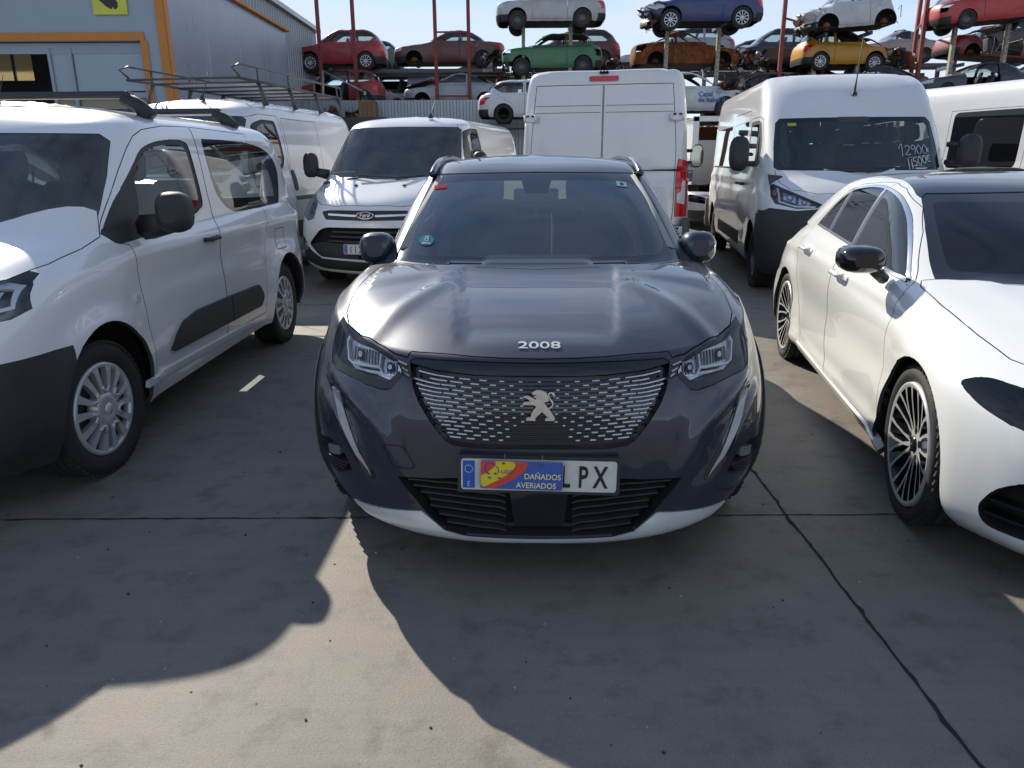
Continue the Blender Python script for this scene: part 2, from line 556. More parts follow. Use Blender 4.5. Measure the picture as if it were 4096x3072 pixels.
class Body:
    def __init__(s, rings, sub, disp=None, smooth=2, extra=()):
        rg = np.stack(rings)
        xq = []
        for i, k in enumerate(sub):
            xq += list(np.linspace(i, i + 1, k, endpoint=False))
        xq.append(len(rings) - 1)
        P = pchip(np.arange(len(rings)), rg, np.array(xq))
        todo = [(0, len(P), smooth)] + [(sum(sub[:a]), sum(sub[:b]) + 1, k) for a, b, k in extra]
        for r0, r1, k in todo:
          for _ in range(k):
            Q0 = P
            P = P[r0:r1]
            Q = P.copy()
            Q[1:-1, 1:-1] = 0.5 * P[1:-1, 1:-1] + 0.125 * (P[:-2, 1:-1] + P[2:, 1:-1] + P[1:-1, :-2] + P[1:-1, 2:])
            Q[1:-1, 0, 1:] = 0.5 * P[1:-1, 0, 1:] + 0.125 * (P[:-2, 0, 1:] + P[2:, 0, 1:] + 2 * P[1:-1, 1, 1:])
            Q[1:-1, -1, 1:] = 0.5 * P[1:-1, -1, 1:] + 0.125 * (P[:-2, -1, 1:] + P[2:, -1, 1:] + 2 * P[1:-1, -2, 1:])
            P = Q0.copy()
            P[r0:r1] = Q
        if disp:
            P = disp(P)
        P[:, 0, 0] = 0; P[:, -1, 0] = 0; P[-1, :, 0] = 0
        s.P = P
        K, Mm, _ = P.shape
        bm = s.b = bmesh.new()
        vs = [bm.verts.new(p) for p in P.reshape(-1, 3)]
        for a in range(K - 1):
            for b in range(Mm - 1):
                q = [a * Mm + b, a * Mm + b + 1, (a + 1) * Mm + b + 1, (a + 1) * Mm + b]
                try:
                    bm.faces.new([vs[k] for k in q])
                except ValueError:
                    pass
        bmesh.ops.remove_doubles(bm, verts=bm.verts[:], dist=1e-5)
        bmesh.ops.recalc_face_normals(bm, faces=bm.faces[:])
        bm.normal_update()
        c = sum((f.normal.x for f in bm.faces if f.calc_center_median().x > 0.3), 0)
        if c < 0:
            bmesh.ops.reverse_faces(bm, faces=bm.faces[:])
        bm.normal_update()
        bm.verts.index_update(); bm.faces.index_update(); bm.faces.ensure_lookup_table()
        s.bvh = BVHTree.FromBMesh(bm)
        s.fv = [[v.co.copy() for v in f.verts] for f in bm.faces]
        s.fn = []
        nr = []
        for v in bm.verts:
            n = v.normal.copy()
            if abs(v.co.x) < 1e-5:
                n.x = 0; n.normalize()
            nr.append(n)
        s.fn = [[nr[v.index] for v in f.verts] for f in bm.faces]
        s.pl = bm.faces.layers.int.new('part')
        s.ml = bm.faces.layers.int.new('mat')
        s.parts = {}
    def normal(s, co):
        loc, n, i, d = s.bvh.find_nearest(co)
        if i is None:
            return Vector((0, 0, 1))
        w = poly_3d_calc(s.fv[i], loc)
        q = Vector((0, 0, 0))
        for a, b in zip(w, s.fn[i]):
            q += b * a
        return q.normalized() if q.length > 1e-6 else n
    def hit(s, ax, a, b, far=None):
        """surface point seen along an axis at the 2-D place (a, b), on the half with x>=0"""
        i, j, k, sg = AX[ax]
        o = [0, 0, 0]; o[i] = a; o[j] = b; o[k] = sg * 20.0
        d = [0, 0, 0]; d[k] = -sg
        mir = ax != 'side' and o[0] < 0
        if mir: o[0] = -o[0]
        if o[0] == 0 and ax != 'side': o[0] = 1e-4
        loc, n, f, _ = s.bvh.ray_cast(Vector(o), Vector(d))
        if loc is None:
            loc, n, f, _ = s.bvh.find_nearest(Vector(o) + Vector(d) * 20)
        nn = s.normal(loc)
        if mir:
            loc = Vector((-loc.x, loc.y, loc.z)); nn = Vector((-nn.x, nn.y, nn.z))
        return loc, nn
    def imprint(s, bm, poly, ax, pids=None, nmin=0.03, flt=None):
        i, j, k, sg = AX[ax]
        lo = (min(p[0] for p in poly), min(p[1] for p in poly)); hi = (max(p[0] for p in poly), max(p[1] for p in poly))
        pl = bm.faces.layers.int['part']
        fs = []
        for f in bm.faces:
            if pids is not None and f[pl] not in pids: continue
            if f.normal[k] * sg < nmin: continue
            a = [v.co[i] for v in f.verts]
            if max(a) < lo[0] or min(a) > hi[0]: continue
            b = [v.co[j] for v in f.verts]
            if max(b) < lo[1] or min(b) > hi[1]: continue
            if flt and not flt(f.calc_center_median()): continue
            fs.append(f)
        n = len(poly)
        for e in range(n):
            p, q = poly[e], poly[(e + 1) % n]
            dx, dy = q[0] - p[0], q[1] - p[1]
            ln = math.hypot(dx, dy)
            if ln < 1e-6: continue
            nx, ny = -dy / ln, dx / ln
            l2 = (min(p[0], q[0]) - 1e-4, min(p[1], q[1]) - 1e-4); h2 = (max(p[0], q[0]) + 1e-4, max(p[1], q[1]) + 1e-4)
            sel, rest = [], []
            for f in fs:
                a = [v.co[i] for v in f.verts]; b = [v.co[j] for v in f.verts]
                ok = max(a) >= l2[0] and min(a) <= h2[0] and max(b) >= l2[1] and min(b) <= h2[1]
                if ok:
                    ds = [(u - p[0]) * nx + (w - p[1]) * ny for u, w in zip(a, b)]
                    ok = max(ds) > 1e-5 and min(ds) < -1e-5
                (sel if ok else rest).append(f)
            if not sel: continue
            co = [0, 0, 0]; co[i] = p[0]; co[j] = p[1]
            no = [0, 0, 0]; no[i] = nx; no[j] = ny
            ge = set(sel)
            for f in sel:
                ge.update(f.edges); ge.update(f.verts)
            r = bmesh.ops.bisect_plane(bm, geom=list(ge), dist=1e-6, plane_co=co, plane_no=no)
            fs = rest + [g for g in r['geom'] if isinstance(g, bmesh.types.BMFace)]
        out = []
        for f in fs:
            if not f.is_valid: continue
            c = f.calc_center_median()
            if inside((c[i], c[j]), poly): out.append(f)
        return out
    def cut(s, pid, poly, ax, src=(0,), **kw):
        fs = s.imprint(s.b, poly, ax, src, **kw)
        for f in fs: f[s.pl] = pid
        return s
    def paintface(s, m, poly, ax, pid, **kw):
        for f in s.imprint(s.b, poly, ax, (pid,), **kw): f[s.ml] = m
        return s
    def _md(s, faces, ml, off=0.0, th=0.0, gap=0.0, inner=0, rim=None, keepx=True):
        idx, pos, nrm, fl, ms = {}, [], [], [], []
        for f in faces:
            g = []
            for v in f.verts:
                if v not in idx:
                    idx[v] = len(pos); pos.append(v.co.copy()); nrm.append(s.normal(v.co))
                g.append(idx[v])
            fl.append(g); ms.append(f[ml] if ml else 0)
        cnt = {}
        for g in fl:
            for a in range(len(g)):
                cnt.setdefault(frozenset((g[a], g[(a + 1) % len(g)])), []).append((g[a], g[(a + 1) % len(g)]))
        bd = [e[0] for e in cnt.values() if len(e) == 1]
        seam = [abs(p.x) < 1e-4 for p in pos]
        bd = [e for e in bd if not (seam[e[0]] and seam[e[1]])]
        if gap:
            mv = {}
            for a, b in bd:
                e = (pos[b] - pos[a])
                if e.length < 1e-7: continue
                for k in (a, b):
                    mv.setdefault(k, Vector((0, 0, 0)))
                    mv[k] += nrm[k].cross(e.normalized())
            for k, d in mv.items():
                if d.length > 1e-6:
                    d.normalize()
                    if seam[k]: d.x = 0
                    pos[k] = pos[k] + d * gap
        md = MD()
        P = [p + n * off for p, n in zip(pos, nrm)]
        md.add(P, fl, ms, True, [[tuple(nrm[k]) for k in g] for g in fl])
        if th:
            Q = [p - n * th for p, n in zip(P, nrm)]
            for k, sm in enumerate(seam):
                if sm: Q[k].x = 0
            md.add(Q, [g[::-1] for g in fl], inner, True, [[tuple(-nrm[k]) for k in g[::-1]] for g in fl])
            vs, fs = [], []
            for a, b in bd:
                o = len(vs)
                vs += [P[a], P[b], Q[b], Q[a]]
                fs.append([o, o + 3, o + 2, o + 1])
            md.add(vs, fs, inner if rim is None else rim, False)
        return md
    def part(s, pid, **kw):
        fs = [f for f in s.b.faces if f[s.pl] == pid]
        return s._md(fs, s.ml, **kw)
    def patch(s, poly, ax, off=0.002, th=0.004, m=0, **kw):
        """a thin overlay that follows the body, cut from a copy of the surface"""
        nm = kw.pop('nmin', 0.03); fl = kw.pop('flt', None); gp = kw.pop('gap', 0.0)
        i, j, k, sg = AX[ax]
        lo = (min(p[0] for p in poly), min(p[1] for p in poly)); hi = (max(p[0] for p in poly), max(p[1] for p in poly))
        bm = bmesh.new()
        pl = bm.faces.layers.int.new('part'); mp_ = {}
        for vsf, in ((v,) for v in s.fv):
            a = [v[i] for v in vsf]
            if max(a) < lo[0] or min(a) > hi[0]: continue
            b = [v[j] for v in vsf]
            if max(b) < lo[1] or min(b) > hi[1]: continue
            vv = []
            for c in vsf:
                key = (round(c.x, 5), round(c.y, 5), round(c.z, 5))
                if key not in mp_: mp_[key] = bm.verts.new(c)
                vv.append(mp_[key])
            try: bm.faces.new(vv)
            except ValueError: pass
        bm.normal_update()
        fs = s.imprint(bm, poly, ax, None, nmin=nm, flt=fl)
        md = s._md(fs, None, off=off, th=th, gap=gp, inner=0)
        md.m = [m] * len(md.m)
        bm.free()
        return md
    def both(s, md):
        return MD().merge(md).merge(md.mirror())

def smooth_line(pts, n=6, closed=False):
    """Catmull-Rom through 2-D or 3-D points"""
    pts = [Vector(p) for p in pts]
    k = len(pts)
    out = []
    for i in range(k if closed else k - 1):
        p0 = pts[(i - 1) % k] if closed or i else pts[i]
        p1, p2 = pts[i], pts[(i + 1) % k]
        p3 = pts[(i + 2) % k] if closed or i + 2 < k else p2
        for j in range(n):
            t = j / n
            out.append(tuple(0.5 * (2 * p1 + (p2 - p0) * t + (2 * p0 - 5 * p1 + 4 * p2 - p3) * t * t + (3 * p1 - p0 - 3 * p2 + p3) * t ** 3)))
    if not closed: out.append(tuple(pts[-1]))
    return out

def strip(line, w):
    """polygon round a 2-D polyline; w is one width or one per point"""
    p = [Vector(q) for q in line]
    L, Rr = [], []
    for i in range(len(p)):
        t = (p[min(i + 1, len(p) - 1)] - p[max(i - 1, 0)]).normalized()
        nn = Vector((-t.y, t.x))
        k = (w if isinstance(w, (int, float)) else w[i]) / 2
        L.append(tuple(p[i] + nn * k)); Rr.append(tuple(p[i] - nn * k))
    return L + Rr[::-1]

def inset(poly, d):
    """shrink a polygon by moving every edge inwards"""
    n = len(poly)
    ar = sum(poly[i][0] * poly[(i + 1) % n][1] - poly[(i + 1) % n][0] * poly[i][1] for i in range(n))
    out = []
    for i in range(n):
        a, p, b = Vector(poly[i - 1]), Vector(poly[i]), Vector(poly[(i + 1) % n])
        u, v = (p - a).normalized(), (b - p).normalized()
        s_ = 1 if ar > 0 else -1
        n1, n2 = Vector((-u.y, u.x)) * s_, Vector((-v.y, v.x)) * s_
        m_ = n1 + n2
        if m_.length < 1e-6: continue
        m_.normalize()
        out.append(tuple(p + m_ * min(d / max(.35, m_.dot(n1)), 2.5 * d)))
    return out

def clip(poly, axis, val, sg):
    """keep the part of a polygon on one side of a line: sg=1 keeps values above val"""
    out = []
    for i, p in enumerate(poly):
        q = poly[(i + 1) % len(poly)]
        a, b = (p[axis] - val) * sg, (q[axis] - val) * sg
        if a >= 0: out.append(p)
        if a * b < 0:
            t = a / (a - b)
            out.append((p[0] + (q[0] - p[0]) * t, p[1] + (q[1] - p[1]) * t))
    return out

def circle2(c, r, n=20, ry=None):
    return [(c[0] + r * math.cos(2 * math.pi * i / n), c[1] + (ry or r) * math.sin(2 * math.pi * i / n)) for i in range(n)]

def arch_poly(y, z, r, bottom=-0.2, n=22, ry=None):
    ry = ry or r
    return [(y + r, bottom)] + [(y + r * math.cos(math.pi * i / n), z + ry * math.sin(math.pi * i / n)) for i in range(n + 1)] + [(y - r, bottom)]

def flare(P, y, z, r, amt, wid=0.09):
    """push the body side out in a band round a wheel opening"""
    d = np.hypot(P[..., 1] - y, P[..., 2] - z)
    k = amt * smoothstep(r + wid, r + 0.015, d) * (P[..., 0] > 0.5)
    P[..., 0] += k
    return P

# ------------------------------------------------------------------ wheels, seats and other shared vehicle parts
def spoke(md, st, ang, th, m, side=None):
    """st: stations (radius, sideways offset, half width, y of the face)"""
    c, sn = math.cos(ang), math.sin(ang)
    vs, fs, ms = [], [], []
    for r, t, hw, y in st:
        for tt, yy in ((t - hw, y), (t + hw, y), (t + hw * 0.8, y + th), (t - hw * 0.8, y + th)):
            vs.append((r * c - tt * sn, yy, r * sn + tt * c))
    for i in range(len(st) - 1):
        a = i * 4; b = a + 4
        for k in range(4):
            k2 = (k + 1) % 4
            fs.append([a + k, b + k, b + k2, a + k2])
            ms.append(m if k == 0 or side is None else side)
    fs.append([0, 1, 2, 3]); fs.append([len(vs) - 4 + k for k in (3, 2, 1, 0)]); ms += [m, m]
    md.add(vs, fs, ms)

WHEELS = {}
def wheel_mesh(style, Rt, tw, rr):
    key = (style, Rt, tw, rr)
    if key in WHEELS: return WHEELS[key]
    h = tw / 2
    ty = MD()
    pr = [(rr - 0.012, -h * 0.72), (rr + 0.012, -h * 0.92), (rr + (Rt - rr) * 0.45, -h * 1.04), (rr + (Rt - rr) * 0.78, -h * 0.99), (Rt - 0.012, -h * 0.86), (Rt, -h * 0.74)]
    g = []
    for k in range(4):
        x = -h * 0.62 + k * h * 0.42
        g += [(Rt + 0.001, x - 0.03), (Rt - 0.007, x - 0.028), (Rt - 0.007, x - 0.020), (Rt + 0.001, x - 0.018)]
    pr += g + [(Rt, h * 0.74), (Rt - 0.012, h * 0.86), (rr + (Rt - rr) * 0.45, h * 1.04), (rr - 0.012, h * 0.8)]
    ty.lathe(pr, 56, axis='y')
    for k in range(56):           # tread blocks on the shoulders
        a = 2 * math.pi * k / 56
        for sg in (-1, 1):
            ty.box((math.sin(a) * (Rt - 0.004), sg * h * 0.80, math.cos(a) * (Rt - 0.004)), (0.022, h * 0.26, 0.014), rot=Matrix.Rotation(a, 3, 'Y') @ Matrix.Rotation(0.25 * sg, 3, 'Z'))
    rm = MD()
    if style == 'steel':
        rm.lathe([(rr, -h * .8), (rr - .01, -h * .86), (rr - .022, -h * .7), (rr - .03, -h * .2), (rr * .72, -h * .25), (rr * .62, -h * .5), (rr * .36, -h * .55), (rr * .30, -h * .35), (.001, -h * .35)], 40, axis='y')
        for k in range(10):
            a = 2 * math.pi * k / 10
            rm.lathe([(.001, -h * .32), (.02, -h * .325), (.001, -h * .33)], 8, c=(rr * .82 * math.cos(a), 0, rr * .82 * math.sin(a)), axis='y', m=1)
            if k % 2: rm.lathe([(.012, -h * .3), (.012, -h * .5), (.001, -h * .52)], 6, c=(rr * .22 * math.cos(a), 0, rr * .22 * math.sin(a)), axis='y', m=2)
        mats = ('steel', 'void', 'silver')
    elif style == 'cover':        # silver plastic cover: seven pairs of flat spokes round a shield
        rm.lathe([(rr + .004, -h * .80), (rr + .002, -h * .94), (rr - .012, -h * .97), (rr - .022, -h * .90), (rr - .024, -h * .6)], 48, axis='y', m=0)
        rm.lathe([(rr - .02, -h * .55), (rr * .4, -h * .5), (.001, -h * .5)], 40, axis='y', m=1)
        rm.lathe([(rr - .024, -h * .6), (rr - .024, h * .5)], 40, axis='y', m=1)
        for k in range(7):
            a = 2 * math.pi * k / 7
            for sg in (-1, 1):
                spoke(rm, [(rr * .26, sg * .012, .012, -h * 1.02), (rr * .5, sg * rr * .125, .0125, -h * 1.03), (rr * .8, sg * rr * .20, .017, -h * .99), (rr - .012, sg * rr * .235, .024, -h * .93)], a, .03, 0)
            rm.tube([(rr * q * math.cos(a + b), -h * 1.03, rr * q * math.sin(a + b)) for q, b in ((.52, -.22), (.42, -.13), (.38, 0), (.42, .13), (.52, .22))], .009, 6, 0)
        rm.lathe([(rr * .40, -h * .6), (rr * .36, -h * 1.02), (rr * .22, -h * 1.08), (rr * .2, -h * 1.05), (.001, -h * 1.09)], 32, axis='y')
        rm.lathe([(rr * .13, -h * 1.075), (rr * .125, -h * 1.115), (.001, -h * 1.115)], 24, axis='y', m=2)
        mats = ('silver', 'steel', 'silver_lip')
    elif style == 'multi':        # black rim with thin machined twin spokes
        rm.lathe([(rr + .006, -h * .86), (rr + .004, -h * 1.0), (rr - .004, -h * 1.02), (rr - .016, -h * .98)], 64, axis='y', m=0)
        rm.lathe([(rr - .016, -h * .98), (rr - .03, -h * .7), (rr - .035, h * .4), (.1, h * .4), (.001, h * .3)], 48, axis='y', m=1)
        for k in range(5):
            a0 = 2 * math.pi * k / 5
            for j, (da, bend) in enumerate(((-.47, .012), (-.17, .02), (.17, -.02), (.47, -.012))):
                a = a0 + da
                spoke(rm, [(rr * .20, bend * .5, .010, -h * .72), (rr * .45, bend, .0055, -h * .80), (rr * .75, bend * .7, .0060, -h * .92), (rr - .010, 0, .010, -h * .99)], a, .045, 0, 1)
        rm.lathe([(rr * .34, -h * .3), (rr * .32, -h * .66), (rr * .24, -h * .74), (rr * .14, -h * .74), (.001, -h * .7)], 32, axis='y', m=0)
        rm.lathe([(rr * .13, -h * .70), (rr * .125, -h * .80), (.001, -h * .80)], 24, axis='y', m=1)
        for k in range(5):
            a = 2 * math.pi * (k + .5) / 5
            rm.lathe([(.017, -h * .745), (.016, -h * .75), (.001, -h * .75)], 10, c=(rr * .24 * math.cos(a), 0, rr * .24 * math.sin(a)), axis='y', m=1)
        rm.lathe([(rr * .62, h * .15), (rr * .62, h * .05), (rr * .3, h * .05)], 40, axis='y', m=2)
        mats = ('silver', 'rim_black', 'steel')
    else:                         # 'alloy<n>': plain spokes
        ns = int(style[5:] or 8)
        rm.lathe([(rr + .004, -h * .82), (rr, -h * .95), (rr - .02, -h * .9), (rr - .03, -h * .4), (rr * .8, h * .2), (.001, h * .2)], 40, axis='y', mats=[0, 0, 0, 1, 1])
        for k in range(ns):
            a = 2 * math.pi * k / ns
            spoke(rm, [(rr * .15, 0, rr * .07, -h * .7), (rr * .5, 0, rr * .55 / ns, -h * .85), (rr - .01, 0, rr * .95 / ns, -h * .9)], a, .04, 0)
        rm.lathe([(rr * .27, -h * .3), (rr * .25, -h * .72), (rr * .12, -h * .76), (.001, -h * .74)], 24, axis='y')
        mats = ('silver', 'rim_black')
    WHEELS[key] = (ty.mesh('tyre', ['rubber']), rm.mesh('rim', list(mats)))
    return WHEELS[key]

def wheel(parent, x, y, style='alloy8', Rt=0.33, tw=0.2, rr=0.22, side=1, steer=0.0, z=None, spin=0.3, rim=True):
    ty, rm = wheel_mesh(style, Rt, tw, rr)
    e = empty('wheel', (x - side * tw / 2, y, Rt if z is None else z), parent=parent, rot=(0, 0, side * math.pi / 2 + steer))
    for nm, me in (('tyre', ty), ('rim', rm))[: 2 if rim else 1]:
        o = bpy.data.objects.new(nm, me)
        COL.objects.link(o)
        o.parent = e
        if nm == 'rim': o.rotation_euler = (0, spin, 0)
    return e

def wheels4(parent, hw, ya, yb, style, Rt, tw, rr, steer=0.0, spin=0.3):
    for sg in (-1, 1):
        wheel(parent, sg * hw, ya, style, Rt, tw, rr, sg, steer, spin=spin)
        wheel(parent, sg * hw, yb, style, Rt, tw, rr, sg, spin=spin + .7)

def wells(parent, hw, axles, Rw, z, m='void'):
    """dark liners inside the wheel openings"""
    for y in axles:
        for sg in (-1, 1):
            md = MD().lathe([(Rw, sg * (hw - .03)), (Rw, sg * (hw - .32)), (.05, sg * (hw - .33))], 20, c=(0, y, z), axis='x', smooth=True, a0=-math.pi * .06, a1=math.pi * 1.06)
            md.obj('wheel_arch_liner', [m], parent)

def seat_mesh():
    md = MD()
    md.box((0, -.20, .12), (.50, .52, .18), bev=.06, seg=3)
    md.box((0, .10, .45), (.48, .16, .62), bev=.065, seg=3, rot=Matrix.Rotation(R(-14), 3, 'X'))
    md.box((0, .205, .86), (.26, .10, .19), bev=.045, seg=3, rot=Matrix.Rotation(R(-12), 3, 'X'))
    for sg in (-1, 1):
        md.tube([(sg * .06, .17, .72), (sg * .06, .195, .83)], .007, 6, 1)
    return md.mesh('seat', ['seat', 'silver'])
SEAT = None
def seat(parent, x, y, z, s=1.0):
    global SEAT
    if SEAT is None: SEAT = seat_mesh()
    o = bpy.data.objects.new('seat', SEAT)
    COL.objects.link(o)
    o.parent = parent; o.location = (x, y, z); o.scale = (s, s, s)
    return o

def cabin(parent, w, yd, zd, seats, zs=0.42, floor=(1.2, 3.6, .30), wheel_x=.36, dash_m='inside', ss=1.0):
    """dashboard, steering wheel, seats and floor seen through the glass"""
    md = MD()
    n = 14
    for i in range(n):
        pass
    poly = [(yd - .42, zd - .30), (yd - .42, zd - .02), (yd - .10, zd + .015), (yd + .06, zd - .02), (yd + .14, zd - .14), (yd + .10, zd - .40)]
    poly = rounded(poly, .04, 3)
    md.prism([(a, b) for a, b in poly], -w, w, mt=Matrix(((0, 1, 0, 0), (1, 0, 0, 0), (0, 0, 1, 0), (0, 0, 0, 1))))
    hood = [(wheel_x - .22, zd - .02), (wheel_x - .14, zd + .055), (wheel_x + .14, zd + .055), (wheel_x + .22, zd - .02)]
    md.prism(rounded(hood, .05, 3), yd - .12, yd + .12)
    md.obj('dashboard', [dash_m], parent)
    sw = MD()
    mt = Matrix.Translation((wheel_x, yd + .30, zd + .0)) @ Matrix.Rotation(R(-24), 4, 'X')
    ring_ = [tuple(mt @ Vector((.185 * math.cos(2 * math.pi * i / 28), 0, .185 * math.sin(2 * math.pi * i / 28)))) for i in range(28)]
    sw.tube(ring_, .016, 7, closed=True)
    sw.tube([tuple(mt @ Vector((-.18, 0, 0))), tuple(mt @ Vector((0, .02, -.02))), tuple(mt @ Vector((.18, 0, 0)))], .02, 6)
    sw.tube([tuple(mt @ Vector((0, .0, 0))), tuple(mt @ Vector((0, -.28, -.10)))], .04, 8)
    sw.obj('steering_wheel', ['inside'], parent)
    for x, y in seats: seat(parent, x, y, zs, ss)
    fl = MD().box((0, (floor[0] + floor[1]) / 2, floor[2]), (w * 2 - .12, floor[1] - floor[0], .04))
    fl.obj('cabin_floor', ['inside'], parent)

def mirror_md(w=.22, h=.15, d=.13, m=0, gm=1):
    """door mirror housing, glass on the +y side, hung on an arm that runs to -x"""
    md = MD()
    n = 16
    secs = []
    for t, k in ((0, .50), (.10, .80), (.32, 1.0), (.7, 1.02), (1, .97)):
        y = -d * (1 - t)
        secs.append([(w * .5 * k * (abs(math.cos(a)) ** .7) * (1 if math.cos(a) > 0 else -1) , y, h * .5 * k * (abs(math.sin(a)) ** .7) * (1 if math.sin(a) > 0 else -1)) for a in [2 * math.pi * (i + .5) / n for i in range(n)]])
    vs = [p for q in secs for p in q]
    fs = [[j * n + i, j * n + (i + 1) % n, (j + 1) * n + (i + 1) % n, (j + 1) * n + i] for j in range(4) for i in range(n)]
    md.add(vs, fs, m, True)
    md.add(secs[0], [list(range(n))], m, True)
    g = [(x * .94, -.004, z * .92) for x, y, z in secs[-1]]
    md.add(g, [list(range(n))[::-1]], gm)
    return md

def wiper(parent, pts, lift=.02):
    md = MD()
    md.tube(pts, [.010, .008, .006], 6)
    a, b = Vector(pts[1]), Vector(pts[2])
    d = (b - a)
    q = [a - d * .75, b + d * .55]
    md.box(tuple((q[0] + q[1]) / 2), ((q[1] - q[0]).length, .012, .018), rot=d.normalized().to_track_quat('X', 'Z').to_matrix())
    md.obj('wiper', ['plastic'], parent)

def num_plate(parent, loc, rot, txt, frame='plastic', w=.52, h=.11, dx=0.0):
    e = empty('number_plate', loc, rot=rot, parent=parent)
    md = MD()
    md.prism(rounded([(-w / 2 - .012, -h / 2 - .012), (w / 2 + .012, -h / 2 - .012), (w / 2 + .012, h / 2 + .012), (-w / 2 - .012, h / 2 + .012)], .008, 2), .004, .022, 3)
    md.prism(rounded([(-w / 2, -h / 2), (w / 2, -h / 2), (w / 2, h / 2), (-w / 2, h / 2)], .012, 3), 0, .004, 0)
    md.prism([(-w / 2 + .006, -h / 2 + .006), (-w / 2 + .046, -h / 2 + .006), (-w / 2 + .046, h / 2 - .006), (-w / 2 + .006, h / 2 - .006)], -.0012, .001, 1)
    for k in range(12):
        a = math.pi * k / 6
        md.prism(circle2((-w / 2 + .026 + .013 * math.cos(a), .02 + .013 * math.sin(a)), .0022, 5), -.002, -.0005, 4)
    md.merge(text_md('E', .026, 4, .0006, .8), Matrix.Translation((-w / 2 + .026, -.0018, -.042)))
    for ch, x in zip(txt.replace(' ', ''), (-.172, -.117, -.062, -.007, .082, .140, .198)):
        md.merge(text_md(ch, .108, 2, .0008, .60, bold=.0020), Matrix.Translation((x + dx, -.001, -.038)))
    o = md.obj('plate', ['plate', 'blue', 'ink', frame, 'plate'], e)
    return e

